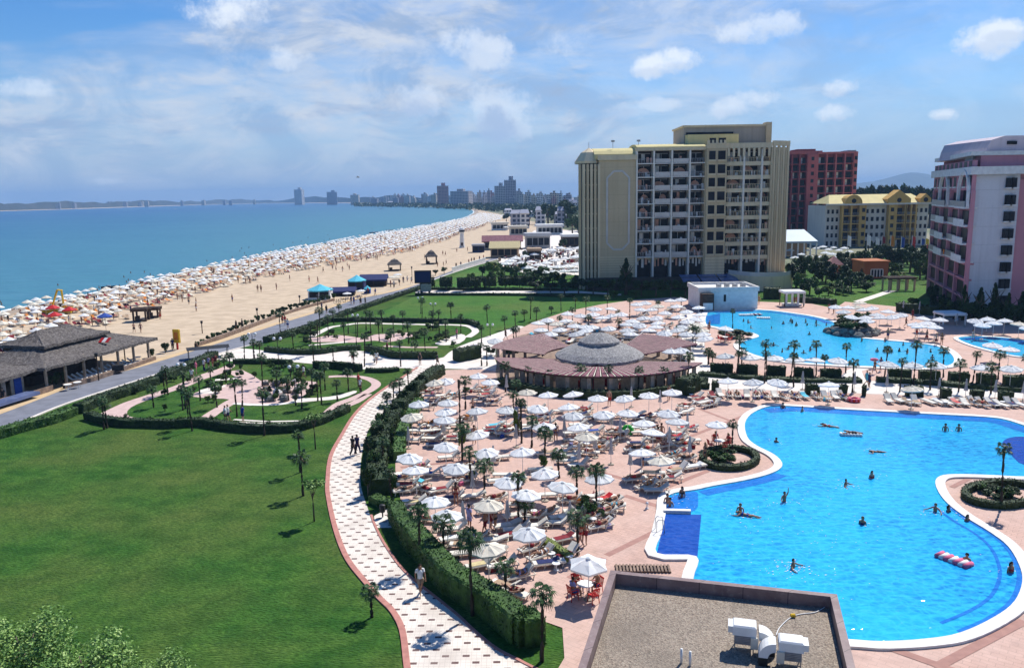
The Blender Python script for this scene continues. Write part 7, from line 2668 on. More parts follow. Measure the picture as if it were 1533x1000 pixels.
duct(1135, 974, 1, 'white roof ventilator with a bent duct, left one of the pair')
duct(1160, 993, -1, 'white roof ventilator with a bent duct, right one of the pair')
mb = MB()
pts = [G(p[0], p[1], ZG + .02) for p in ((1162, 951), (1166, 941), (1175, 931), (1186, 923), (1200, 919), (1222, 916), (1240, 905))]
mb.tube([(p[0], p[1], ZG + .03) for p in spline(pts, 4)], .022, 6)
tag(mb.obj('cable', 'white', None, True), 'thin white cable running across the gravel roof', 'cable')
x, y = G(1187, 923.5, ZG)
mb = MB()
mb.bevbox(-.1, .1, -.07, .07, 0, .12, .03)
tag(mb.obj('junction_box', 'yellow', None, False, (x, y, ZG + .035)), 'small yellow junction box on the white roof cable', 'junction box')
for (px, py) in [(1020, 992), (1033, 996)]:
    x, y = G(px, py, ZG)
    mb = MB()
    mb.tube([(0, 0, 0), (0, 0, .6)], .05, 8)
    o = tag(mb.obj('vent_pipe', 'white', None, True, (x, y, ZG)), 'x', 'vent pipe', 'vent pipes on the gravel roof')
    rank(o, 'short white vent pipe', 'on the gravel roof', x, y, 20)

# ------------------------------------------------------------------ the tan hotel
TAN = wall_mat('tan_render', (0.66, 0.53, 0.335), (0.575, 0.46, 0.29), 3.05)
TAN2 = wall_mat('pale_tan_render', (0.78, 0.65, 0.43), (0.69, 0.57, 0.375))
WWH = M('warm_white_paint', (0.82, 0.77, 0.68), (0.74, 0.69, 0.60), scale=.8)
YEL = wall_mat('yellow_roof_render', (0.68, 0.60, 0.30), (0.58, 0.51, 0.26))
GREYP = M('grey_blue_panel', (0.66, 0.62, 0.57), (0.58, 0.545, 0.50), scale=.6)
CURT = M('salmon_curtain', (0.75, 0.42, 0.31), (0.68, 0.37, 0.27), scale=.8)
CURW = M('white_curtain', (0.80, 0.78, 0.74), (0.66, 0.65, 0.62), scale=.8)
INNER = M('loggia_wall', (0.085, 0.065, 0.05), (0.05, 0.04, 0.03), scale=.5)  # shade inside loggias and recesses, put into the wall colour
VY = 184.0
zref = 860


def vx(zx):
    return onY(800 + zx * .28, 335, VY).x


_vc = vx(zref)


def vz(zy):
    return onY(800 + zref * .28, 170 + zy * .28, VY).z


VIC = thing('hotel', 'big tan hotel with stacked balconies, blank panel wall and yellow roof', 'hotel', (0, VY, 0))
vp = lambda name, mb, mats, par=None: mb.obj(name, mats, par or VIC)
DEP = 24.0
X = {k: vx(k) for k in (245, 260, 345, 388, 505, 545, 635, 730, 825, 910, 1015, 1110, 1205, 1255, 1360, 820, 1100, 1280)}
zt = vz(240)
# body behind the loggias
body = MB()
body.box(X[345], X[1255], 2.6, DEP, -2, vz(190))
body.box(X[345], X[545], 0, 2.6, -2, zt)
vp('wall', body, TAN)
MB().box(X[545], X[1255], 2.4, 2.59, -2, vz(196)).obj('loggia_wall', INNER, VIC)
# grooved base and the framed panel
mb = MB()
for k in range(7):
    z = vz(765 + 13 * k)
    mb.box(X[345] - .05, X[545] + .05, -.12, -.002, z, z + .32)
vp('grooved_base', mb, TAN2)
mb = MB()
xa, xb, za, zb = X[388], X[505], vz(720), vz(302)
w = .42
ch = 1.5
out = [(xa + ch, za), (xb - ch, za), (xb, za + ch), (xb, zb - ch), (xb - ch, zb), (xa + ch, zb), (xa, zb - ch), (xa, za + ch)]
for i in range(8):
    a, b = out[i], out[(i + 1) % 8]
    mb.bar((a[0], -.10, a[1]), (b[0], -.10, b[1]), w, .2, up=(0, 1, 0))
vp('panel_frame', mb, GREYP)
MB().box(X[345] - .3, X[545], -.5, 0, zt - .1, zt + 1.0).obj('cornice', TAN2, VIC)
# corner turret with fins
tb = MB()
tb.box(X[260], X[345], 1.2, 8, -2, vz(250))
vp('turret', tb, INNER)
for k in range(6):
    x = X[245] + (X[345] - X[245]) * k / 5
    MB().box(x - .28, x + .28, -.3 if k else .8, 1.2, -2, vz(262)).obj('fin', TAN2 if k % 2 else TAN, VIC)
for k in range(9):
    z = vz(262) - 1.2 - k * (vz(262) + 1) / 9
    MB().box(X[260], X[345] - .3, .2, 1.18, z - .25, z).obj('balcony_slab', TAN, VIC)
for k in range(5):
    xx = X[260] + (X[345] - X[260]) * (k + .45) / 5
    mb = MB()
    for j in range(9):
        z = vz(262) - 1.2 - (j + 1) * (vz(262) + 1) / 9
        mb.box(xx - .35, xx + .35, 1.15, 1.19, z + .2, z + 2.3)
    vp('window_strip', mb, 'glass')
zz = vz(250)
xm = (X[245] + X[345]) / 2 + .2
hwid = (X[345] - X[245]) / 2 + .5
MB().lathe([(hwid * 1.28, zz - .3), (hwid * 1.32, zz + .2), (hwid * .75, zz + 2.2), (.05, vz(170))], 8, 0, (xm, 3.6), a0=PI / 8).obj('turret_roof', TAN2, VIC)
MB().tube([(xm, 3.6, vz(172)), (xm, 3.6, vz(140))], .05, 5).obj('mast', 'metal', VIC)
# barrel roofs


def barrel(x0, x1, z0, z1, d, name, mat, y0=.3):
    mb = MB()
    n = 9
    prof = [(y0 + d * .5 * (1 - math.cos(PI * k / n)), z0 + (z1 - z0) * math.sin(PI * k / n) ** .8) for k in range(n + 1)]
    for k in range(n):
        (ya, za_), (yb, zb_) = prof[k], prof[k + 1]
        mb.face([(x0, ya, za_), (x1, ya, za_), (x1, yb, zb_), (x0, yb, zb_)])
    for xx in (x0, x1):
        mb.face([(xx, p[0], p[1]) for p in prof])
    return vp(name, mb, mat)


barrel(X[345] - 1, X[545], vz(238), vz(170), 15, 'roof', YEL)
barrel(X[545], X[910], vz(190), vz(153), 15, 'roof', YEL, .0)
# floors
rows = [762, 690, 622, 550, 478, 405, 335, 262]
zs = [vz(r) for r in rows] + [vz(196)]
zg0 = vz(862)


def railing(x0, x1, z, y, h, mat, solid, par):
    mb = MB()
    if solid:
        mb.box(x0 + .12, x1 - .12, y, y + .1, z + .05, z + h)
    else:
        mb.box(x0, x1, y, y + .08, z + h - .08, z + h)
        n = max(3, int((x1 - x0) / .35))
        for k in range(n + 1):
            xx = x0 + (x1 - x0) * k / n
            mb.box(xx - .035, xx + .035, y + .02, y + .06, z, z + h - .08)
    return mb.obj('railing', mat, par)


def loggia(x0, x1, z0, z1, slab, slabmat, railmat, solid, pink):
    b = MB().box(x0, x1, -.25, 2.4, z0 - slab, z0)
    bo = vp('balcony', b, slabmat)
    railing(x0, x1, z0, -.22, (z1 - z0) * .34, railmat, solid, bo)
    # clutter on the balcony: chairs, towels, plants
    for k in range(RN.randint(2, 5)):
        xx = RN.uniform(x0 + .3, x1 - .5)
        yy = RN.uniform(.1, 1.3)
        MB().box(xx, xx + RN.uniform(.2, .55), yy, yy + .4, z0 + .002, z0 + RN.uniform(.5, 1.5)).obj('balcony_chair', RN.choice(('white', 'white', 'darkwood', CURT)), bo)
    wo = vp('window', MB().box(x0 + .35, x1 - .35, 2.30, 2.38, z0 + .05, z1 - .5), 'glass')
    mb = MB()
    xm_ = (x0 + x1) / 2
    mb.box(xm_ - .05, xm_ + .05, 2.24, 2.29, z0 + .05, z1 - .5)
    mb.box(x0 + .35, x1 - .35, 2.24, 2.29, z1 - .58, z1 - .5)
    mb.obj('window_frame', 'white', wo)
    if pink is not None:
        mb = MB()
        a = RN.choice((0, 1, 2))
        wd = (x1 - x0) * RN.uniform(.22, .42)
        cxx = xm_ + RN.uniform(-.15, .15) * (x1 - x0)
        n = 7
        if pink and a:
            pts = [(cxx + wd * math.cos(PI * k / n), z0 + .9 + (z1 - z0 - 1.9) * math.sin(PI * k / n)) for k in range(n + 1)]
            mb.face([(p[0], 2.2, p[1]) for p in pts])
        else:
            mb.box(cxx - wd * .8, cxx - wd * .1, 2.18, 2.22, z0 + .1, z1 - .6)
        mb.obj('curtain', CURT if pink else CURW, wo)


for i in range(8):
    z0, z1 = zs[i], zs[i + 1]
    mid_pink = 2 <= i <= 6 or i == 0
    for j, (a, b) in enumerate(((545, 635), (635, 730), (730, 825), (825, 910))):
        loggia(X[a] + .18, X[b] - .18, z0, z1, .22, WWH if j in (0, 3) else GREYP, GREYP if j in (1, 2) else 'metal', j in (1, 2), (RN.random() < .75 and mid_pink) if RN.random() < .85 else None)
    for j, (a, b) in enumerate(((1015, 1110), (1110, 1205), (1205, 1255))):
        loggia(X[a] + .2, X[b] - .2, z0 - .0, z1, .9, TAN2, TAN2, False, RN.choice((None, False, False, True)))
# ground arcade
for j, (a, b) in enumerate(((545, 635), (635, 730), (730, 825), (825, 910), (1015, 1110), (1110, 1205), (1205, 1255))):
    x0, x1 = X[a] + .3, X[b] - .3
    wo = vp('window', MB().box(x0, x1, 1.6, 1.7, -1, zs[0] - .6), 'glass')
    mb = MB()
    n = 8
    xm_ = (x0 + x1) / 2
    zb_ = zs[0] - 1.9
    for k in range(n):
        t0, t1 = PI * k / n, PI * (k + 1) / n
        rx_, rz_ = (x1 - x0) / 2, 1.5
        p0 = (xm_ + rx_ * math.cos(t0), zb_ + rz_ * math.sin(t0))
        p1 = (xm_ + rx_ * math.cos(t1), zb_ + rz_ * math.sin(t1))
        mb.face([(p0[0], .9, p0[1]), (p1[0], .9, p1[1]), (p1[0], .9, zs[0]), (p0[0], .9, zs[0])])
    mb.obj('arch', TAN, wo)
    for k in range(4):
        xx = x0 + (x1 - x0) * (k + RN.uniform(.1, .5)) / 4
        MB().box(xx, xx + RN.uniform(.25, .6), 1.2, 1.5, zs[0] - RN.uniform(1.4, 2.6), zs[0] - .5).obj('curtain', RN.choice((CURW, CURT, CURW)), wo)
for a, wd, mt in ((545, .36, WWH), (635, .36, WWH), (730, .36, WWH), (825, .36, WWH), (910, .5, TAN), (1110, .42, WWH), (1205, .42, WWH)):
    MB().box(X[a] - wd / 2, X[a] + wd / 2, -.38, 2.4, -1, zs[8]).obj('column', mt, VIC)
MB().box(X[545] - .2, X[910], -.42, 2.4, zs[8], zs[8] + .6).obj('cornice', TAN2, VIC)
# stair tower with battlements
mb = MB()
mb.box(X[910], X[1015], -.9, 4, -1, vz(172))
vp('stair_tower', mb, TAN)
for k in range(5):
    x0 = X[910] + (X[1015] - X[910]) * (k + .1) / 5
    MB().box(x0, x0 + (X[1015] - X[910]) * .11, -1.0, -.2, vz(172), vz(146)).obj('battlement', TAN2, VIC)
MB().box(X[910] - .2, X[1015] + .2, -1.1, 0, vz(172) - .7, vz(172)).obj('cornice', TAN2, VIC)
for i in range(9):
    z0 = zs[i] if i < 8 else zs[8] + .9
    for (u, v) in ((.10, .42), (.55, .92)):
        x0, x1 = X[910] + (X[1015] - X[910]) * u, X[910] + (X[1015] - X[910]) * v
        wo = vp('window', MB().box(x0, x1, -.98, -.902, z0 + .5, z0 + (2.4 if i < 8 else 1.6)), 'glass')
        MB().box(x0 - .15, x1 + .15, -1.25, -.91, z0 + .1, z0 + .48).obj('sill', TAN2, wo)
mb = MB()
for k in range(6):
    z = vz(860 - 16 * k)
    mb.box(X[910] - .03, X[1015] + .03, -1.0, -.903, z, z + .5)
vp('grooved_base', mb, TAN2)
# right-hand top band, fins and the turned end wing
MB().box(X[1015], X[1255], -.5, 4, vz(190), vz(163)).obj('cornice', TAN2, VIC)
for k in range(9):
    x0 = X[1015] + (X[1255] - X[1015]) * (k + .15) / 9
    MB().box(x0, x0 + .5, -.7, -.51, vz(235), vz(190)).obj('bracket', TAN2, VIC)
MB().box(X[1255], X[1360] - .1, 4.4, DEP - 4, -1, vz(190)).obj('end_wing', TAN, VIC)
for k in range(8):
    x0 = X[1255] + (X[1360] - X[1255]) * k / 7
    MB().box(x0 - .22, x0 + .22, -.5 + k * .35, .25 + k * .35, -1, vz(180 if k % 2 else 188)).obj('fin', TAN2 if k % 2 else TAN, VIC)
    if k < 7:
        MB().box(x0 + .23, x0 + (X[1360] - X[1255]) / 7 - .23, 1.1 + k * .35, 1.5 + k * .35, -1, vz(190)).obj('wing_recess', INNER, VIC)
        MB().box(x0 + .2, x0 + .9, -.3 + k * .35, .4 + k * .35, vz(180), vz(153)).obj('battlement', TAN2, VIC)
        mb = MB()
        for i in range(9):
            z = zg0 + 1 + i * (vz(200) - zg0 - 1) / 9
            mb.box(x0 + .32, x0 + (X[1360] - X[1255]) / 7 - .32, .3 + k * .35, .75 + k * .35, z, z + .35)
        mb.v = [(v[0], v[1] + .32, v[2]) for v in mb.v]
        vp('balcony_slab', mb, TAN2)
        mb = MB()
        for i in range(9):
            z = zg0 + 1.4 + i * (vz(200) - zg0 - 1) / 9
            mb.box(x0 + .35, x0 + (X[1360] - X[1255]) / 7 - .35, 1.0 + k * .35, 1.09 + k * .35, z, z + 2.2)
        vp('window_strip', mb, 'glass')
# roof-top block
MB().box(X[820], X[1280], 6, 18, vz(190), vz(62)).obj('roof_block', wall_mat('grey_tan_render', (0.46, 0.40, 0.33), (0.40, 0.35, 0.29), 3.0), VIC)
MB().box(X[820] + .3, X[1100], 3.2, 5.95, vz(175), vz(108)).obj('roof_terrace_wall', YEL, VIC)
MB().box(X[820] - .3, X[1280] + .4, 5.6, 18.3, vz(62), vz(52)).obj('roof_coping', TAN2, VIC)
MB().box(X[820] + .5, X[1100] - .6, 5.7, 5.98, vz(105), vz(92)).obj('window', 'glass', VIC)
MB().box(X[1280] - .8, X[1280] + .5, 5.4, 8, vz(165), vz(42)).obj('chimney', TAN, VIC)
for zx in (568, 430):
    mb = MB()
    mb.tube([(vx(zx), 4, vz(175)), (vx(zx), 4, vz(128))], .06, 5)
    mb.box(vx(zx) - .4, vx(zx) + .4, 3.9, 4.1, vz(140), vz(130))
    vp('antenna', mb, 'metal')
# curved podium terrace on the right and glass entrance canopy
mb = MB()
pts = [(X[1015] + 1, -1), (X[1110], -7.0), (X[1205], -9), (X[1280], -8), (X[1360], -4), (X[1360] + 1.5, 2)]
pts = spline(pts, 5)
mb.ribbon([(p[0], p[1], -.2) for p in pts], [(p[0], p[1], zg0 + .2) for p in pts])
mb.ribbon([(p[0], p[1], zg0 + .2) for p in pts], [(p[0], 2, zg0 + .2) for p in pts])
vp('podium', mb, TAN2)
mb = MB()
mb.ribbon([(p[0], p[1], zg0 + .2) for p in pts], [(p[0], p[1], zg0 + 1.1) for p in pts])
vp('podium_railing', mb, GREYP)
for k in range(3):
    x0 = vx(770 + 100 * k)
    mb = MB()
    mb.face([(x0 + .1, -9, vz(900)), (vx(865 + 100 * k), -9, vz(900)), (vx(865 + 100 * k), -1.0, vz(858)), (x0 + .1, -1.0, vz(858))])
    mb.box(x0, x0 + .2, -9.1, -1, vz(905), vz(900))
    vp('entrance_canopy', mb, 'glassblue')
MB().box(X[345] - 3, X[1015], -3.2, -.6, -1, vz(868)).obj('plinth', INNER, VIC)

# ------------------------------------------------------------------ the pink and white hotel at right
PNK = wall_mat('pink_render', (0.60, 0.28, 0.33), (0.52, 0.24, 0.285))
WHT = wall_mat('grey_white_render', (0.68, 0.68, 0.72), (0.60, 0.60, 0.64), 3.02)
P1, P2 = Vector(G(1441, 474)), Vector(G(1388, 439))
PH_ = thing('hotel', 'pink hotel with balconies, arched loggias and a big blank white end wall', 'hotel', (P1.x, P1.y, 0), math.atan2((P1 - P2).y, (P1 - P2).x))
Lp = (P1 - P2).length
# local frame: -x runs back along the pink face from the white corner, -y faces the viewer side
th = PH_.rotation_euler[2]


def loc_of(px, py, Y):
    p = onY(px, py, Y)
    d = Vector((p.x - P1.x, p.y - P1.y))
    c, s = math.cos(th), math.sin(th)
    return (d.x * c + d.y * s, -d.x * s + d.y * c, p.z)


def hz_(py, xw=1450):
    return onY(xw, py, P1.y).z


ztop = hz_(233)
zc = hz_(262)
c_, s_ = math.cos(-th), math.sin(-th)


def w2l(x, y):
    d = Vector((x - P1.x, y - P1.y))
    return (d.x * c_ - d.y * s_, d.x * s_ + d.y * c_)


wx0 = onY(1456, 268, P1.y).x
wr = onY(1521, 360, P1.y).x
q = [w2l(P1.x, P1.y), w2l(wr, P1.y), w2l(wr + 14, P1.y + 3), w2l(wr + 14, P1.y + 40), w2l(P2.x + 4, P2.y + 5), w2l(P2.x, P2.y)]
MB().prism([w2l(P1.x + .3, P1.y + .3), w2l(wr, P1.y + .3), w2l(wr + 2.5, P1.y + 6), w2l(P1.x + 3.5, P1.y + 6)], -1, zc).obj('wall', WHT, PH_)
MB().prism([w2l(wr + .002, P1.y + 2.0), w2l(wr + 30, P1.y + 2.0), w2l(wr + 30, P1.y + 30), w2l(wr + 12, P1.y + 30)], -1, zc - .3).obj('wing_wall', PNK, PH_)
MB().prism([w2l(P1.x - .8, P1.y - .6), w2l(wr + 26, P1.y - .6), w2l(wr + 26, P1.y + 31), w2l(P1.x + 9, P1.y + 31)], zc, zc + 1.3).obj('cornice', 'white', PH_)
MB().prism([w2l(P1.x + 2.5, P1.y + 5), w2l(wr + 26, P1.y + 5), w2l(wr + 26, P1.y + 25), w2l(P1.x + 10, P1.y + 25)], zc + 1.3, ztop + .2).obj('roof_storey', WHT, PH_)
MAUVE = wall_mat('mauve_render', (0.56, 0.50, 0.55), (0.49, 0.43, 0.48))
prof_ = []
for (px, py) in ((1474, 236), (1478, 222), (1484, 210), (1505, 203.5), (1600, 202), (1600, 236)):
    p = onY(px, py, P1.y + 6)
    prof_.append((p.x, p.z))
mb = MB()
for yy in (6, 21):
    mb.face([(*w2l(x_, P1.y + yy), z_) for x_, z_ in prof_])
for k in range(len(prof_) - 1):
    a, b = prof_[k], prof_[k + 1]
    mb.face([(*w2l(a[0], P1.y + 6), a[1]), (*w2l(b[0], P1.y + 6), b[1]), (*w2l(b[0], P1.y + 21), b[1]), (*w2l(a[0], P1.y + 21), a[1])])
mb.obj('roof_block', MAUVE, PH_)
pa, pb = onY(1508, 214, P1.y + 5.9), onY(1522, 214, P1.y + 5.9)
la, lb = w2l(pa.x, pa.y), w2l(pb.x, pb.y)
MB().bar((la[0], la[1], pa.z), (lb[0], lb[1], pb.z), .3, .55).obj('window', 'glass', PH_)
for (ax, bx) in ((1474, 1600),):
    pa, pb = onY(ax, 234, P1.y + 5.6), onY(bx, 233, P1.y + 5.6)
    la, lb = w2l(pa.x, pa.y), w2l(pb.x, pb.y)
    MB().bar((la[0], la[1], ztop + .1), (lb[0], lb[1], ztop + .1), .7, .35).obj('cornice', 'white', PH_)
# windows of the white wall
for k, zy in enumerate((312, 397, 480, 565, 648, 732, 815, 898)):
    py = 180 + zy * .3
    for (zx0, zx1) in ((1190 - 6.2 * k, 1212 - 6.2 * k), (1216 - 6.2 * k, 1238 - 6.2 * k)):
        xa = onY(1150 + zx0 * .3, py, P1.y).x
        xb = onY(1150 + zx1 * .3, py, P1.y).x
        zc_ = hz_(py, 1510)
        mb = MB()
        pa, pb = w2l(xa, P1.y - .02), w2l(xb, P1.y - .02)
        mb.bar((pa[0], pa[1], zc_), (pb[0], pb[1], zc_), .5, 1.55)
        wo = mb.obj('window', 'glass', PH_)
        mb = MB()
        pa, pb = w2l(xa - .2, P1.y - .12), w2l(xb + .2, P1.y - .12)
        mb.bar((pa[0], pa[1], zc_ - .9), (pb[0], pb[1], zc_ - .9), .6, .18)
        mb.obj('sill', 'white', wo)
for k, zy in enumerate((300, 382, 470, 560, 645, 728, 812)):
    py = 180 + zy * .3
    for xa in (wr + 1.2, wr + 5.2):
        zc_ = hz_(py, 1530)
        pa, pb = w2l(xa, P1.y + 1.95), w2l(xa + 1.5, P1.y + 1.95)
        wo = MB().bar((pa[0], pa[1], zc_), (pb[0], pb[1], zc_), .5, 1.7).obj('window', 'glass', PH_)
        pa, pb = w2l(xa - .4, P1.y + 1.3), w2l(xa + 1.9, P1.y + 1.3)
        MB().bar((pa[0], pa[1], zc_ - 1.0), (pb[0], pb[1], zc_ - 1.0), .9, .25).obj('balcony', 'white', wo)
for (px, py) in ((1507, 246), (1515, 246), (1532, 246)):
    x = onY(px, py, P1.y + 5).x
    z = onY(px, py, P1.y + 5).z
    pa, pb = w2l(x, P1.y + 4.95), w2l(x + .7, P1.y + 4.95)
    MB().bar((pa[0], pa[1], z), (pb[0], pb[1], z), .3, 1.2).obj('window', 'glass', PH_)
# pink face: local x from -Lp (far) to 0 (white corner); the face looks along +y or -y, whichever is to the left
sg = 1 if w2l(P1.x + 10, P1.y + 20)[1] > 0 else -1


def prow(x0, x1, d0, d1, z0, z1, mat, name, par=None):
    ya, yb = sorted((-sg * d0, -sg * d1))
    return MB().box(min(x0, x1), max(x0, x1), ya, yb, z0, z1).obj(name, mat, par or PH_)


def pblock(dep, y0, z0, z1, mat, name, back=14, cut=0.0):
    nrm = Vector((math.cos(th) * 0 - math.sin(th) * sg * 1.0, math.cos(th) * sg * 1.0))
    fa, fb = P1 + nrm * dep, P2 + nrm * dep
    u = (fb - fa).normalized()
    fa = fa + u * ((P1.y + y0 - fa.y) / u.y)
    fb = fb - u * cut
    MB().prism([w2l(*fa), w2l(fa.x + back, P1.y + y0), w2l(fb.x + back, fb.y), w2l(*fb)], z0, z1).obj(name, mat, PH_)


pblock(.45, .6, -1, ztop - 4.0, PNK, 'wall')
pblock(1.2, 1.2, ztop - 4.0, ztop, PNK, 'top_storey_wall', 12, 1.0)
pblock(-.4, 1.0, ztop, ztop + .7, 'white', 'roof_slab', 14, .4)
fl = 3.02
for i in range(9):
    z0 = .3 + i * fl
    if i >= 7:
        prow(-Lp, 0, -.44, .18, z0 - .3, z0 + (fl - .31 if i == 7 else 1.6), PNK, 'upper_wall')
        for j in range(9):
            xx = -Lp + Lp * (j + .5) / 9
            w_ = prow(xx - 1.0, xx + 1.0, .185, .23, z0 + .35, z0 + (2.0 if i == 7 else 1.5), 'glass', 'window')
            prow(xx - 1.2, xx + 1.2, .185, .34, z0 + .1, z0 + .34, 'white', 'sill', w_)
        continue
    for j in range(4):
        x0, x1 = -Lp + Lp * j / 4 + .45, -Lp + Lp * (j + 1) / 4 - .45
        big = j in (1, 3)
        wo = prow(x0 + .1, x1 - .1, -.43, -.33, z0 + .15, z0 + 2.3, 'glass', 'window')
        if 3 <= i <= 7:
            b = prow(x0 - .1, x1 + .1, -1.0, 1.0 if big else .4, z0 - .3, z0, 'white', 'balcony')
            prow(x0 - .1, x1 + .1, (1.0 if big else .4) - .12, (1.0 if big else .4), z0, z0 + .95, 'white' if i in (3, 4, 5) and big else 'metal', 'railing', b)
        else:
            prow(x0 - .1, x1 + .1, -1.0, .1, z0 - .3, z0, PNK, 'balcony')
    for j in range(5):
        xx = -Lp + Lp * j / 4
        if i < 8:
            prow(xx - .35, xx + .35, -.44, .2, z0 - .3, z0 + fl - .3, PNK, 'pier')
for j in range(4):
    x0, x1 = -Lp + Lp * j / 4 + .5, -Lp + Lp * (j + 1) / 4 - .5
    prow(x0, x1, -1.2, .3, .3 + 2 * fl + 2.4, .3 + 3 * fl - .31, PNK, 'spandrel')
    prow(x0, x1, -1.2, .3, .3 + 8 * fl - .3, .3 + 8 * fl + .5, PNK, 'spandrel')
for i in range(8):      # narrow corner pier with its own windows
    z0 = .3 + i * fl
    prow(-.85, -.15, .255, .30, z0 + .5, z0 + 2.3, 'glass', 'window')
for j in (1, 3):       # tall white-framed arches
    x0, x1 = -Lp + Lp * j / 4 + .4, -Lp + Lp * (j + 1) / 4 - .4
    z0 = .3 + 6 * fl
    mb = MB()
    n = 10
    xm_ = (x0 + x1) / 2
    R_ = (x1 - x0) / 2
    pts = [(x0, z0)] + [(xm_ - R_ * math.cos(PI * k / n), z0 + 2.6 + R_ * .9 * math.sin(PI * k / n)) for k in range(n + 1)] + [(x1, z0)]
    for k in range(len(pts) - 1):
        a, b = pts[k], pts[k + 1]
        mb.bar((a[0], -sg * .5, a[1]), (b[0], -sg * .5, b[1]), .45, .5, up=(0, 1, 0))
    mb.obj('arch', 'white', PH_)
    prow(x0, x1, -.31, -.26, z0, z0 + 3.6, 'glass', 'arch_glass')
for j, c in ((0, 'red'), (2, 'orange')):
    x0 = -Lp + Lp * (j + .3) / 4
    prow(x0, x0 + 1.0, 1.05, 1.12, .3 + 3 * fl + .2, .3 + 3 * fl + 1.1, c, 'towel')


# ------------------------------------------------------------------ hotels farther away
def block_hotel(name, label, Y, px0, px1, pyt, secs, wallmat, floors, base_py, dep=20, roofs=(), railmat='metal', floor_h=3.05):
    """frontal block at distance Y. secs: (px0, px1, bays, kind) with kind 'loggia' | 'wall' | 'punch'"""
    xc = (px0 + px1) / 2
    X_ = lambda p: onY(p, 300, Y).x
    Z_ = lambda p: onY(xc, p, Y).z
    o = thing(name, label, 'hotel', (0, Y, 0))
    zt_ = Z_(pyt)
    MB().box(X_(px0), X_(px1), 1.6, dep, -2, zt_).obj('wall', wallmat, o)
    for (a, b, n, kind, mat) in secs:
        x0, x1 = X_(a), X_(b)
        if kind == 'wall':
            MB().box(x0, x1, -.6, 1.6, -2, zt_ + (1.2 if mat == wallmat else 0)).obj('pier', mat, o)
            mb = MB()
            for i in range(floors):
                z = zt_ - 2.6 - i * floor_h
                mb.box((x0 + x1) / 2 - .6, (x0 + x1) / 2 + .6, -.66, -.602, z, z + 1.5)
            mb.obj('window_strip', 'glass', o)
            continue
        for i in range(floors):
            z0 = zt_ - .8 - (i + 1) * floor_h
            for j in range(n):
                u0, u1 = x0 + (x1 - x0) * j / n, x0 + (x1 - x0) * (j + 1) / n
                if kind == 'loggia':
                    w_ = MB().box(u0 + .35, u1 - .35, 1.5, 1.59, z0 + .1, z0 + floor_h - .5).obj('window', 'glass', o)
                    if RN.random() < .35:
                        MB().box(u0 + .5, (u0 + u1) / 2, 1.42, 1.49, z0 + .1, z0 + floor_h - .6).obj('curtain', CURW, w_)
                    bb = MB().box(u0 + .15, u1 - .15, -.5, 1.5, z0 - .3, z0).obj('balcony', mat, o)
                    mb = MB()
                    mb.box(u0 + .2, u1 - .2, -.48, -.42, z0 + .85, z0 + .95)
                    for k in range(6):
                        xx = u0 + .25 + (u1 - u0 - .5) * k / 5
                        mb.box(xx - .04, xx + .04, -.47, -.43, z0, z0 + .85)
                    mb.obj('railing', railmat, bb)
                else:
                    w_ = MB().box(u0 + (u1 - u0) * .25, u0 + (u1 - u0) * .75, 1.5, 1.6 - .002, z0 + .7, z0 + 2.3).obj('window', 'glass', o)
                    MB().box(u0 + (u1 - u0) * .2, u0 + (u1 - u0) * .8, 1.35, 1.58, z0 + .5, z0 + .7).obj('sill', 'white', w_)
        if kind == 'loggia':
            for j in range(n + 1):
                xx = x0 + (x1 - x0) * j / n
                MB().box(xx - .3, xx + .3, -.55, 1.6, -2, zt_).obj('pier', mat, o)
    return o, X_, Z_, zt_


RED = wall_mat('brick_red_render', (0.31, 0.075, 0.078), (0.26, 0.062, 0.065))
RED2 = wall_mat('rose_red_render', (0.46, 0.135, 0.135), (0.40, 0.115, 0.115))
o, X_, Z_, zt_ = block_hotel('hotel', 'dark red hotel tower with rows of balconies behind the tan hotel', 343, 1172, 1279, 231, [(1172, 1206, 3, 'loggia', RED), (1206, 1221, 1, 'wall', RED2), (1221, 1275, 4, 'loggia', RED2), (1275, 1280, 1, 'wall', RED2)], RED, 12, 350, railmat='black')
MB().box(X_(1180), X_(1228), 0, 12, zt_, Z_(226)).obj('roof_block', RED2, o)
MB().box(X_(1192), X_(1219), 1, 10, Z_(226), Z_(223)).obj('roof_coping', RED, o)
MB().box(X_(1266), X_(1278), 0, 8, zt_, Z_(226)).obj('chimney', 'metal', o)
MB().box(X_(1221), X_(1280), -.7, 2, zt_, zt_ + .8).obj('cornice', RED2, o)

OCH = wall_mat('ochre_render', (0.60, 0.38, 0.12), (0.54, 0.34, 0.11))
PAL = wall_mat('pale_cream_render', (0.66, 0.62, 0.55), (0.58, 0.54, 0.48))
YRF = M('pale_yellow_roof', (0.70, 0.60, 0.28), (0.62, 0.53, 0.25), scale=.4)
o, X_, Z_, zt_ = block_hotel('hotel', 'ochre and cream low hotel with gabled bays and a pale yellow roof', 312, 1239, 1394, 307, [(1240, 1260, 3, 'punch', PAL), (1262, 1288, 2, 'loggia', OCH), (1289, 1297, 1, 'wall', OCH), (1298, 1330, 4, 'punch', PAL), (1331, 1341, 1, 'wall', OCH), (1342, 1356, 1, 'loggia', OCH), (1357, 1372, 2, 'loggia', OCH), (1373, 1394, 3, 'punch', PAL)], PAL, 5, 364)
MB().box(X_(1262), X_(1297), 1.53, 1.61, -2, zt_).obj('bay_wall', OCH, o)
MB().box(X_(1341), X_(1372), 1.53, 1.61, -2, zt_).obj('bay_wall', OCH, o)
MB().box(X_(1239), X_(1394), -.9, 1.55, zt_, zt_ + .7).obj('cornice', PAL, o)
mb = MB()
a, b, zb, zr = X_(1241), X_(1390), zt_ + .7, Z_(291)
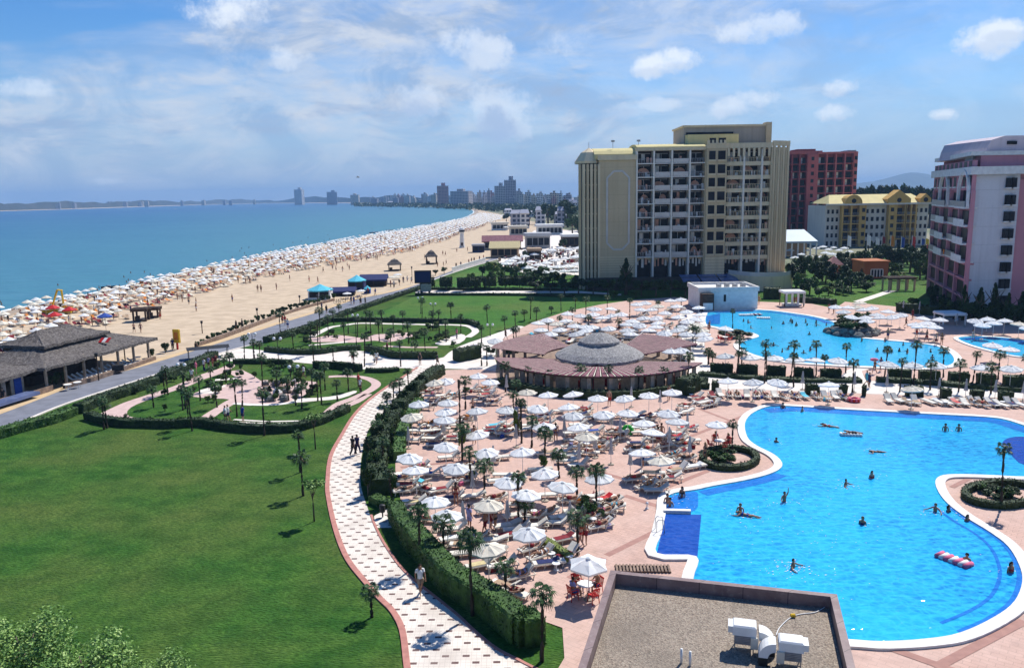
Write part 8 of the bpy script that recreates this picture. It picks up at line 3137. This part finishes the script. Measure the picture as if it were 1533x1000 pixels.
mb.face([(a, 0, zb), (b, 0, zb), (b - 3, 8, zr), (a + 3, 8, zr)])
mb.face([(a, 20, zb), (b, 20, zb), (b - 3, 8, zr), (a + 3, 8, zr)])
mb.face([(a, 0, zb), (a, 20, zb), (a + 3, 8, zr)])
mb.face([(b, 0, zb), (b, 20, zb), (b - 3, 8, zr)])
mb.obj('roof', YRF, o)
for (pa, pb, pt, rnd) in ((1264, 1290, 291, True), (1327, 1362, 285, False), (1376, 1392, 291, False)):
    xa, xb, zg = X_(pa), X_(pb), Z_(pt)
    mb = MB()
    if rnd:
        pts = [((xa + xb) / 2 + (xb - xa) / 2 * math.cos(PI * k / 10), zt_ + .7 + (zg - zt_ - .7) * math.sin(PI * k / 10)) for k in range(11)]
    else:
        pts = [(xb, zt_ + .7), (xb, zt_ + 2.2), ((xa + xb) / 2, zg), (xa, zt_ + 2.2), (xa, zt_ + .7)]
    mb.face([(p[0], -1.0, p[1]) for p in pts])
    mb.face([(p[0], 4, p[1]) for p in pts])
    for k in range(len(pts) - 1):
        p, q_ = pts[k], pts[k + 1]
        mb.face([(p[0], -1.0, p[1]), (q_[0], -1.0, q_[1]), (q_[0], 4, q_[1]), (p[0], 4, p[1])])
    g = mb.obj('gable', OCH, o)
    mb = MB()
    xm_ = (xa + xb) / 2
    mb.lathe([(.9, -1.06), (.9, -1.01)], 12)
    mb.v = [(xm_ + v[0], v[2], zt_ + 1.7 + v[1]) for v in mb.v]
    mb.face([(xm_ + .9 * math.cos(2 * PI * k / 12), -1.06, zt_ + 1.7 + .9 * math.sin(2 * PI * k / 12)) for k in range(12)])
    mb.obj('round_window', 'glass', g)
# white canopy hall between the hotels
x0, y0 = G(1176, 386)
x1, _ = G(1221, 385)
o = thing('pavilion', 'pale blue-white roofed hall on columns left of the ochre hotel', 'pavilion', (x0, y0, 0))
wv = x1 - x0
ze, zr = zat(x0 + wv / 2, y0, 362), zat(x0 + wv / 2, y0 + 13, 344)
mb = MB()
mb.face([(-.3, -.5, ze), (wv + .3, -.5, ze), (wv + .3, 13, zr), (-.3, 13, zr)])
mb.box(-.4, wv + .4, -.6, -.45, ze - .4, ze + .15)
mb.box(-.5, -.3, -.5, 13, ze - .3, ze - .1)
mb.obj('roof', M('pale_sheet_roof', (0.34, 0.43, 0.50), (0.30, 0.39, 0.46), scale=.2, rough=.5), o)
for k in range(6):
    MB().box(wv * k / 5 - .2, wv * k / 5 + .2, 0, .4, 0, ze - .4).obj('column', 'white', o)
MB().box(.3, wv - .3, 8, 8.3, 0, ze + 1).obj('back_wall', 'tanc', o)
# orange garden house and a dark trellis
x, y = G(1311, 417)
ORG = M('orange_render', (0.40, 0.14, 0.05), (0.34, 0.12, 0.045), scale=.4)
o = thing('garden_house', 'small orange house with white-framed windows among the trees', 'house', (x, y, 0))
hw, h = 18 / ppm(x, y), zat(x, y, 393)
MB().box(-hw, hw, 0, 7, 0, h).obj('wall', ORG, o)
MB().bevbox(-hw - .3, hw + .3, -.3, 7.3, h, h + .4, .1).obj('roof', ORG, o)
wo = MB().box(-hw * .45, hw * .55, -.08, .05, .4, h * .55).obj('window', 'glass', o)
mb = MB()
for k in range(5):
    xx = -hw * .45 + hw * k / 4
    mb.box(xx - .12, xx + .12, -.16, -.085, .4, h * .55)
mb.box(-hw * .45, hw * .55, -.16, -.086, h * .55, h * .55 + .2)
mb.obj('window_frame', 'white', wo)
x, y = G(1252, 412)
o = thing('garden_house', 'pink tiled hut roof half hidden by dark trees', 'hut', (x, y, 0))
hw = 11 / ppm(x, y)
MB().box(-hw * .85, hw * .85, 0, 4, 0, 2.6).obj('wall', ORG, o)
mb = MB()
mb.lathe([(hw * 1.5, 2.5), (.05, 4.8)], 4, 0, (0, 2), a0=PI / 4)
mb.obj('roof', M('pink_tiles', (0.50, 0.27, 0.25), (0.42, 0.22, 0.2), scale=1), o)
x, y = G(1350, 436)
o = thing('pergola', 'dark garden pergola on the lawn before the pink hotel', 'pergola', (x, y, 0))
hw = 19 / ppm(x, y)
for a in (-1, -.33, .33, 1):
    for b in (0, 3):
        MB().box(a * hw - .15, a * hw + .15, b, b + .3, 0, 2.5).obj('post', 'palewood', o)
mb = MB()
for k in range(14):
    xx = -hw - .3 + k * (2 * hw + .6) / 13
    mb.box(xx - .1, xx + .1, -.5, 3.8, 2.7, 2.95)
mb.box(-hw - .3, hw + .3, 0, .25, 2.5, 2.7)
mb.box(-hw - .3, hw + .3, 3.0, 3.25, 2.5, 2.7)
mb.obj('roof', 'darkwood', o)
# garden steps path
strip('path.001', gp([(1284, 452), (1300, 447), (1318, 441), (1336, 435)]), -.9, .9, .03, 'whitepave')
# flag poles before the ochre hotel
for k, (px, pt, c) in enumerate([(1268, 352, 'white'), (1297, 351, 'white'), (1310, 355, 'white'), (1319, 353, 'maroon'), (1332, 352, 'orange'), (1348, 354, 'blue'), (1364, 353, 'red'), (1378, 356, 'blue'), (1384, 356, 'yellow')]):
    x, y = G(px, 384)
    h = zat(x, y, pt)
    o = thing('flag', 'x', 'flag', (x, y, 0), .2, 'flags before the ochre hotel')
    MB().tube([(0, 0, 0), (0, 0, h)], .09, 6).obj('pole', 'white', o)
    mb = MB()
    n = 5
    for i in range(n):
        a, b = 1.3 * i / n, 1.3 * (i + 1) / n
        mb.face([(a, .12 * math.sin(a * 5), h - 3.4 - a * .5), (b, .12 * math.sin(b * 5), h - 3.4 - b * .5), (b, .12 * math.sin(b * 5), h - .1 - b * .4), (a, .12 * math.sin(a * 5), h - .1 - a * .4)])
    mb.obj('flag_cloth', c, o)
    rank(o, f'{CLN.get(c, c)} flag on a white pole', 'before the ochre hotel', x, y, 20)
# parasol crowd by the canopy hall
for (px, py) in [(1183, 374), (1196, 372), (1210, 374), (1222, 371), (1232, 369), (1240, 373), (1248, 370), (1256, 374), (1264, 371), (1236, 378), (1246, 380), (1228, 384), (1240, 388), (1253, 384), (1262, 380), (1200, 380), (1212, 383), (1190, 385), (1272, 376), (1245, 394), (1232, 393), (1346, 378), (1354, 384), (1388, 373), (1380, 376)]:
    x, y = G(px, py, 2.3)
    o = thing('cafe_umbrella', 'x', 'cafe umbrella', (x, y, 0), RN.uniform(0, 2), 'white umbrellas below the ochre hotel')
    r = RN.uniform(1.2, 1.7)
    link('canopy', RN.choice(CAN), o, loc=(0, 0, 2.1), scale=(r, r, r))
    link('pole', POLE, o, scale=(1.4, 1.4, 2.6))
    rank(o, 'white cafe umbrella', 'below the ochre hotel', x, y, 8)

# ------------------------------------------------------------------ the far town along the bay
def town_mat(name, wall, win, sx_=3.2, sz_=3.1):
    m, n, l, b, v = base(name, .85, .2)
    s = n.new('ShaderNodeSeparateXYZ')
    l.new(v, s.inputs[0])
    u = mth(n, l, 'ADD', s.outputs[0], mth(n, l, 'MULTIPLY', s.outputs[1], .97))
    fx = mth(n, l, 'FRACT', mth(n, l, 'DIVIDE', u, sx_))
    fz = mth(n, l, 'FRACT', mth(n, l, 'DIVIDE', s.outputs[2], sz_))
    k = mth(n, l, 'MULTIPLY', mth(n, l, 'GREATER_THAN', fx, .35), mth(n, l, 'GREATER_THAN', fz, .42))
    g = n.new('ShaderNodeNewGeometry')
    sn = n.new('ShaderNodeSeparateXYZ')
    l.new(g.outputs['Normal'], sn.inputs[0])
    k = mth(n, l, 'MULTIPLY', k, mth(n, l, 'LESS_THAN', mth(n, l, 'ABSOLUTE', sn.outputs[2]), .5))
    l.new(mixc(n, l, k, wall, win), b.inputs['Base Color'])
    return m


TM = [town_mat('town_render_%d' % i, w, (0.05, 0.06, 0.09)) for i, w in enumerate([(0.66, 0.64, 0.62), (0.46, 0.45, 0.48), (0.52, 0.27, 0.25), (0.36, 0.37, 0.44), (0.64, 0.56, 0.45), (0.74, 0.74, 0.76)])]


def town(px0, px1, pyt, Y, mi, label=None, step=None):
    x0, x1 = onY(px0, 305, Y).x, onY(px1, 305, Y).x
    z = onY((px0 + px1) / 2, pyt, Y).z
    o = thing('town_building', label or 'x', 'building', ((x0 + x1) / 2, Y, 0), RN.uniform(-.2, .2), None if label else 'buildings of the far town')
    w = (x1 - x0) / 2
    d = min(w * 2, 40)
    mb = MB()
    mb.box(-w, w, 0, d, -1, z * (.88 if z > 20 else .8))
    mb.obj('wall', TM[mi], o)
    mb = MB()
    if z < 17:
        a = z * .8
        mb.face([(-w * 1.05, -1, a), (w * 1.05, -1, a), (w * .8, d / 2, z), (-w * .8, d / 2, z)])
        mb.face([(-w * 1.05, d + 1, a), (w * 1.05, d + 1, a), (w * .8, d / 2, z), (-w * .8, d / 2, z)])
        mb.face([(-w * 1.05, -1, a), (-w * 1.05, d + 1, a), (-w * .8, d / 2, z)])
        mb.face([(w * 1.05, -1, a), (w * 1.05, d + 1, a), (w * .8, d / 2, z)])
        mb.obj('roof', RED if mi == 2 else TM[3], o)
    else:
        u = RN.uniform(-.4, .1)
        mb.box(w * u, w * (u + .7), d * .2, d * .7, z * .88, z)
        mb.obj('stair_block', TM[mi], o)
        MB().box(-w * 1.02, w * 1.02, -.3, d + .3, z * .88 - .5, z * .88 - .002).obj('cornice', TM[5], o)
    if not label:
        rank(o, ('white', 'grey', 'red-brown', 'blue-grey', 'sand coloured', 'white')[mi] + ' town building', 'beyond the beach', (x0 + x1) / 2, Y, 13)
    return o


for t in [(441, 452.5, 281, 3700, 0, 'tall pale tower standing alone on the far shore, left of the wide block'), (490, 505, 285, 3300, 3, 'wide blue-grey block on the far shore right of the lone tower'), (525, 537, 290, 3000, 4, 'smaller pale block right of the wide blue-grey block'), (655, 672, 274, 1750, 2, 'reddish pointed hotel tower in the far town'), (741, 757, 274, 1500, 1, 'stepped grey hotel beside the tallest town block'), (756, 773, 264, 1550, 3, 'tallest blue-grey block of the far town'), (674, 702, 283, 1650, 1, 'wide grey hotel right of the reddish tower'), (650, 671, 297.5, 2100, 2, 'low red roofed hall at the far beach')]:
    town(*t)
rt_ = random.Random(5)
for k in range(105):
    px = 545 + (868 - 545) * (k + rt_.random()) / 105
    f = (px - 545) / 323
    Y = 2700 - 1600 * f + rt_.uniform(-250, 350)
    pyt = 293 - 12 * math.sin(f * 2.6) + rt_.uniform(-5, 9)
    w = rt_.uniform(4, 11)
    town(px, px + w, pyt + 5.5, max(700, Y), rt_.choice((0, 0, 1, 3, 5, 4, 2)))
for k in range(13):
    px = 752 + 112 * (k + rt_.random()) / 13
    Y = rt_.uniform(520, 900)
    town(px, px + rt_.uniform(8, 16), 314 + rt_.uniform(-6, 8), Y, rt_.choice((0, 1, 4, 5, 3)))
for k in range(18):
    px = rt_.choice((rt_.uniform(-40, 430), rt_.uniform(150, 430), rt_.uniform(180, 225)))
    town(px, px + rt_.uniform(2, 6), 304.5 - px * .0115 + rt_.uniform(-2.0, 1.0), 4300 + rt_.uniform(-200, 600) if px > 150 else 3500, rt_.choice((1, 3, 3, 4)))
# trees of the far town as one wooded belt
mb = MB()
for k in range(6500):
    px = RN.uniform(530, 872)
    f = (px - 545) / 323
    Y = max(480, 2500 - 1750 * f + RN.uniform(-300, 500))
    p = onY(px, 305, Y)
    s = RN.uniform(2.0, 5.0)
    mb.leaf((p.x, Y, RN.uniform(1, 8)), s)
tag(mb.obj('town_woods', 'leaf'), kind='stuff', label='dark tree belt between the buildings of the far town')
# low wooded shore on the far side of the bay
mb = MB()
n = 150
top, bot = [], []
for k in range(n + 1):
    px = -290 + (640 + 290) * k / n
    base_ = None
    for i in range(len(COAST) - 1, 24, -1):
        a, b = COAST[i], COAST[i - 1]
        if a[0] <= px <= b[0]:
            base_ = a[1] + (b[1] - a[1]) * (px - a[0]) / (b[0] - a[0])
            break
    if base_ is None:
        base_ = 305
    x, y = G(px, base_ - .5, ZS)
    d = Vector((x, y)).normalized()
    x, y = x + d.x * 60, y + d.y * 60
    pyt = 304.3 - px * .0125 + 1.2 * math.sin(px * .05) + .8 * math.sin(px * .17) + RN.uniform(-.5, .5) - (2.2 if 440 < px < 620 else 0)
    z = max(8, zat(x, y, pyt))
    bot.append((x, y, -1))
    top.append((x + d.x * 40, y + d.y * 40, z))
back = [(p[0] * 1.6, p[1] * 1.6, p[2] * .7) for p in top]
mb.ribbon(bot, top)
mb.ribbon(top, back)
tag(mb.obj('far_shore_hills', M('far_wood', (0.016, 0.024, 0.020), (0.045, 0.045, 0.035), scale=.012, detail=9)), kind='structure')
mb = MB()
sand = [(p[0], p[1], .4) for p in bot]
mb.ribbon([(p[0] * .985, p[1] * .985, -.3) for p in bot], [(p[0] * .999, p[1] * .999, .6) for p in bot])
tag(mb.obj('far_beach', 'sand'), kind='structure')
# blue mountains
mb = MB()
n = 60
rows = []
for k in range(n + 1):
    px = 1180 + 520 * k / n
    pyt = 277 - 17 * math.exp(-((px - 1368) / 42) ** 2) - 9 * math.exp(-((px - 1440) / 60) ** 2) - 3 * math.sin(px * .03) + RN.uniform(-.6, .6)
    p = onY(px, pyt, 7600)
    rows.append([(p.x, 6600, 0), (p.x, 7100, p.z * .55 + RN.uniform(-6, 6)), (p.x, 7600, p.z), (p.x, 9000, 0)])
for k in range(n):
    for j in range(3):
        mb.face([rows[k][j], rows[k + 1][j], rows[k + 1][j + 1], rows[k][j + 1]])
tag(mb.obj('mountains', M('far_wooded_mountain', (0.035, 0.055, 0.035), (0.06, 0.08, 0.05), scale=.004, detail=8)), kind='structure')
# a bird
p = CAM + ray(536, 266) * 120
mb = MB()
mb.tube([(-.25, 0, 0), (0, 0, .03), (.25, 0, 0)], [.03, .08, .02], 6)
mb.face([(0, 0, .04), (.12, .1, .04), (.05, .75, .22), (-.1, .4, .15)])
mb.face([(0, 0, .04), (.12, -.1, .04), (.05, -.75, .22), (-.1, -.4, .15)])
tag(mb.obj('seagull', 'metal', None, False, tuple(p)), 'small dark bird flying over the sea', 'bird')
finish_ranks()
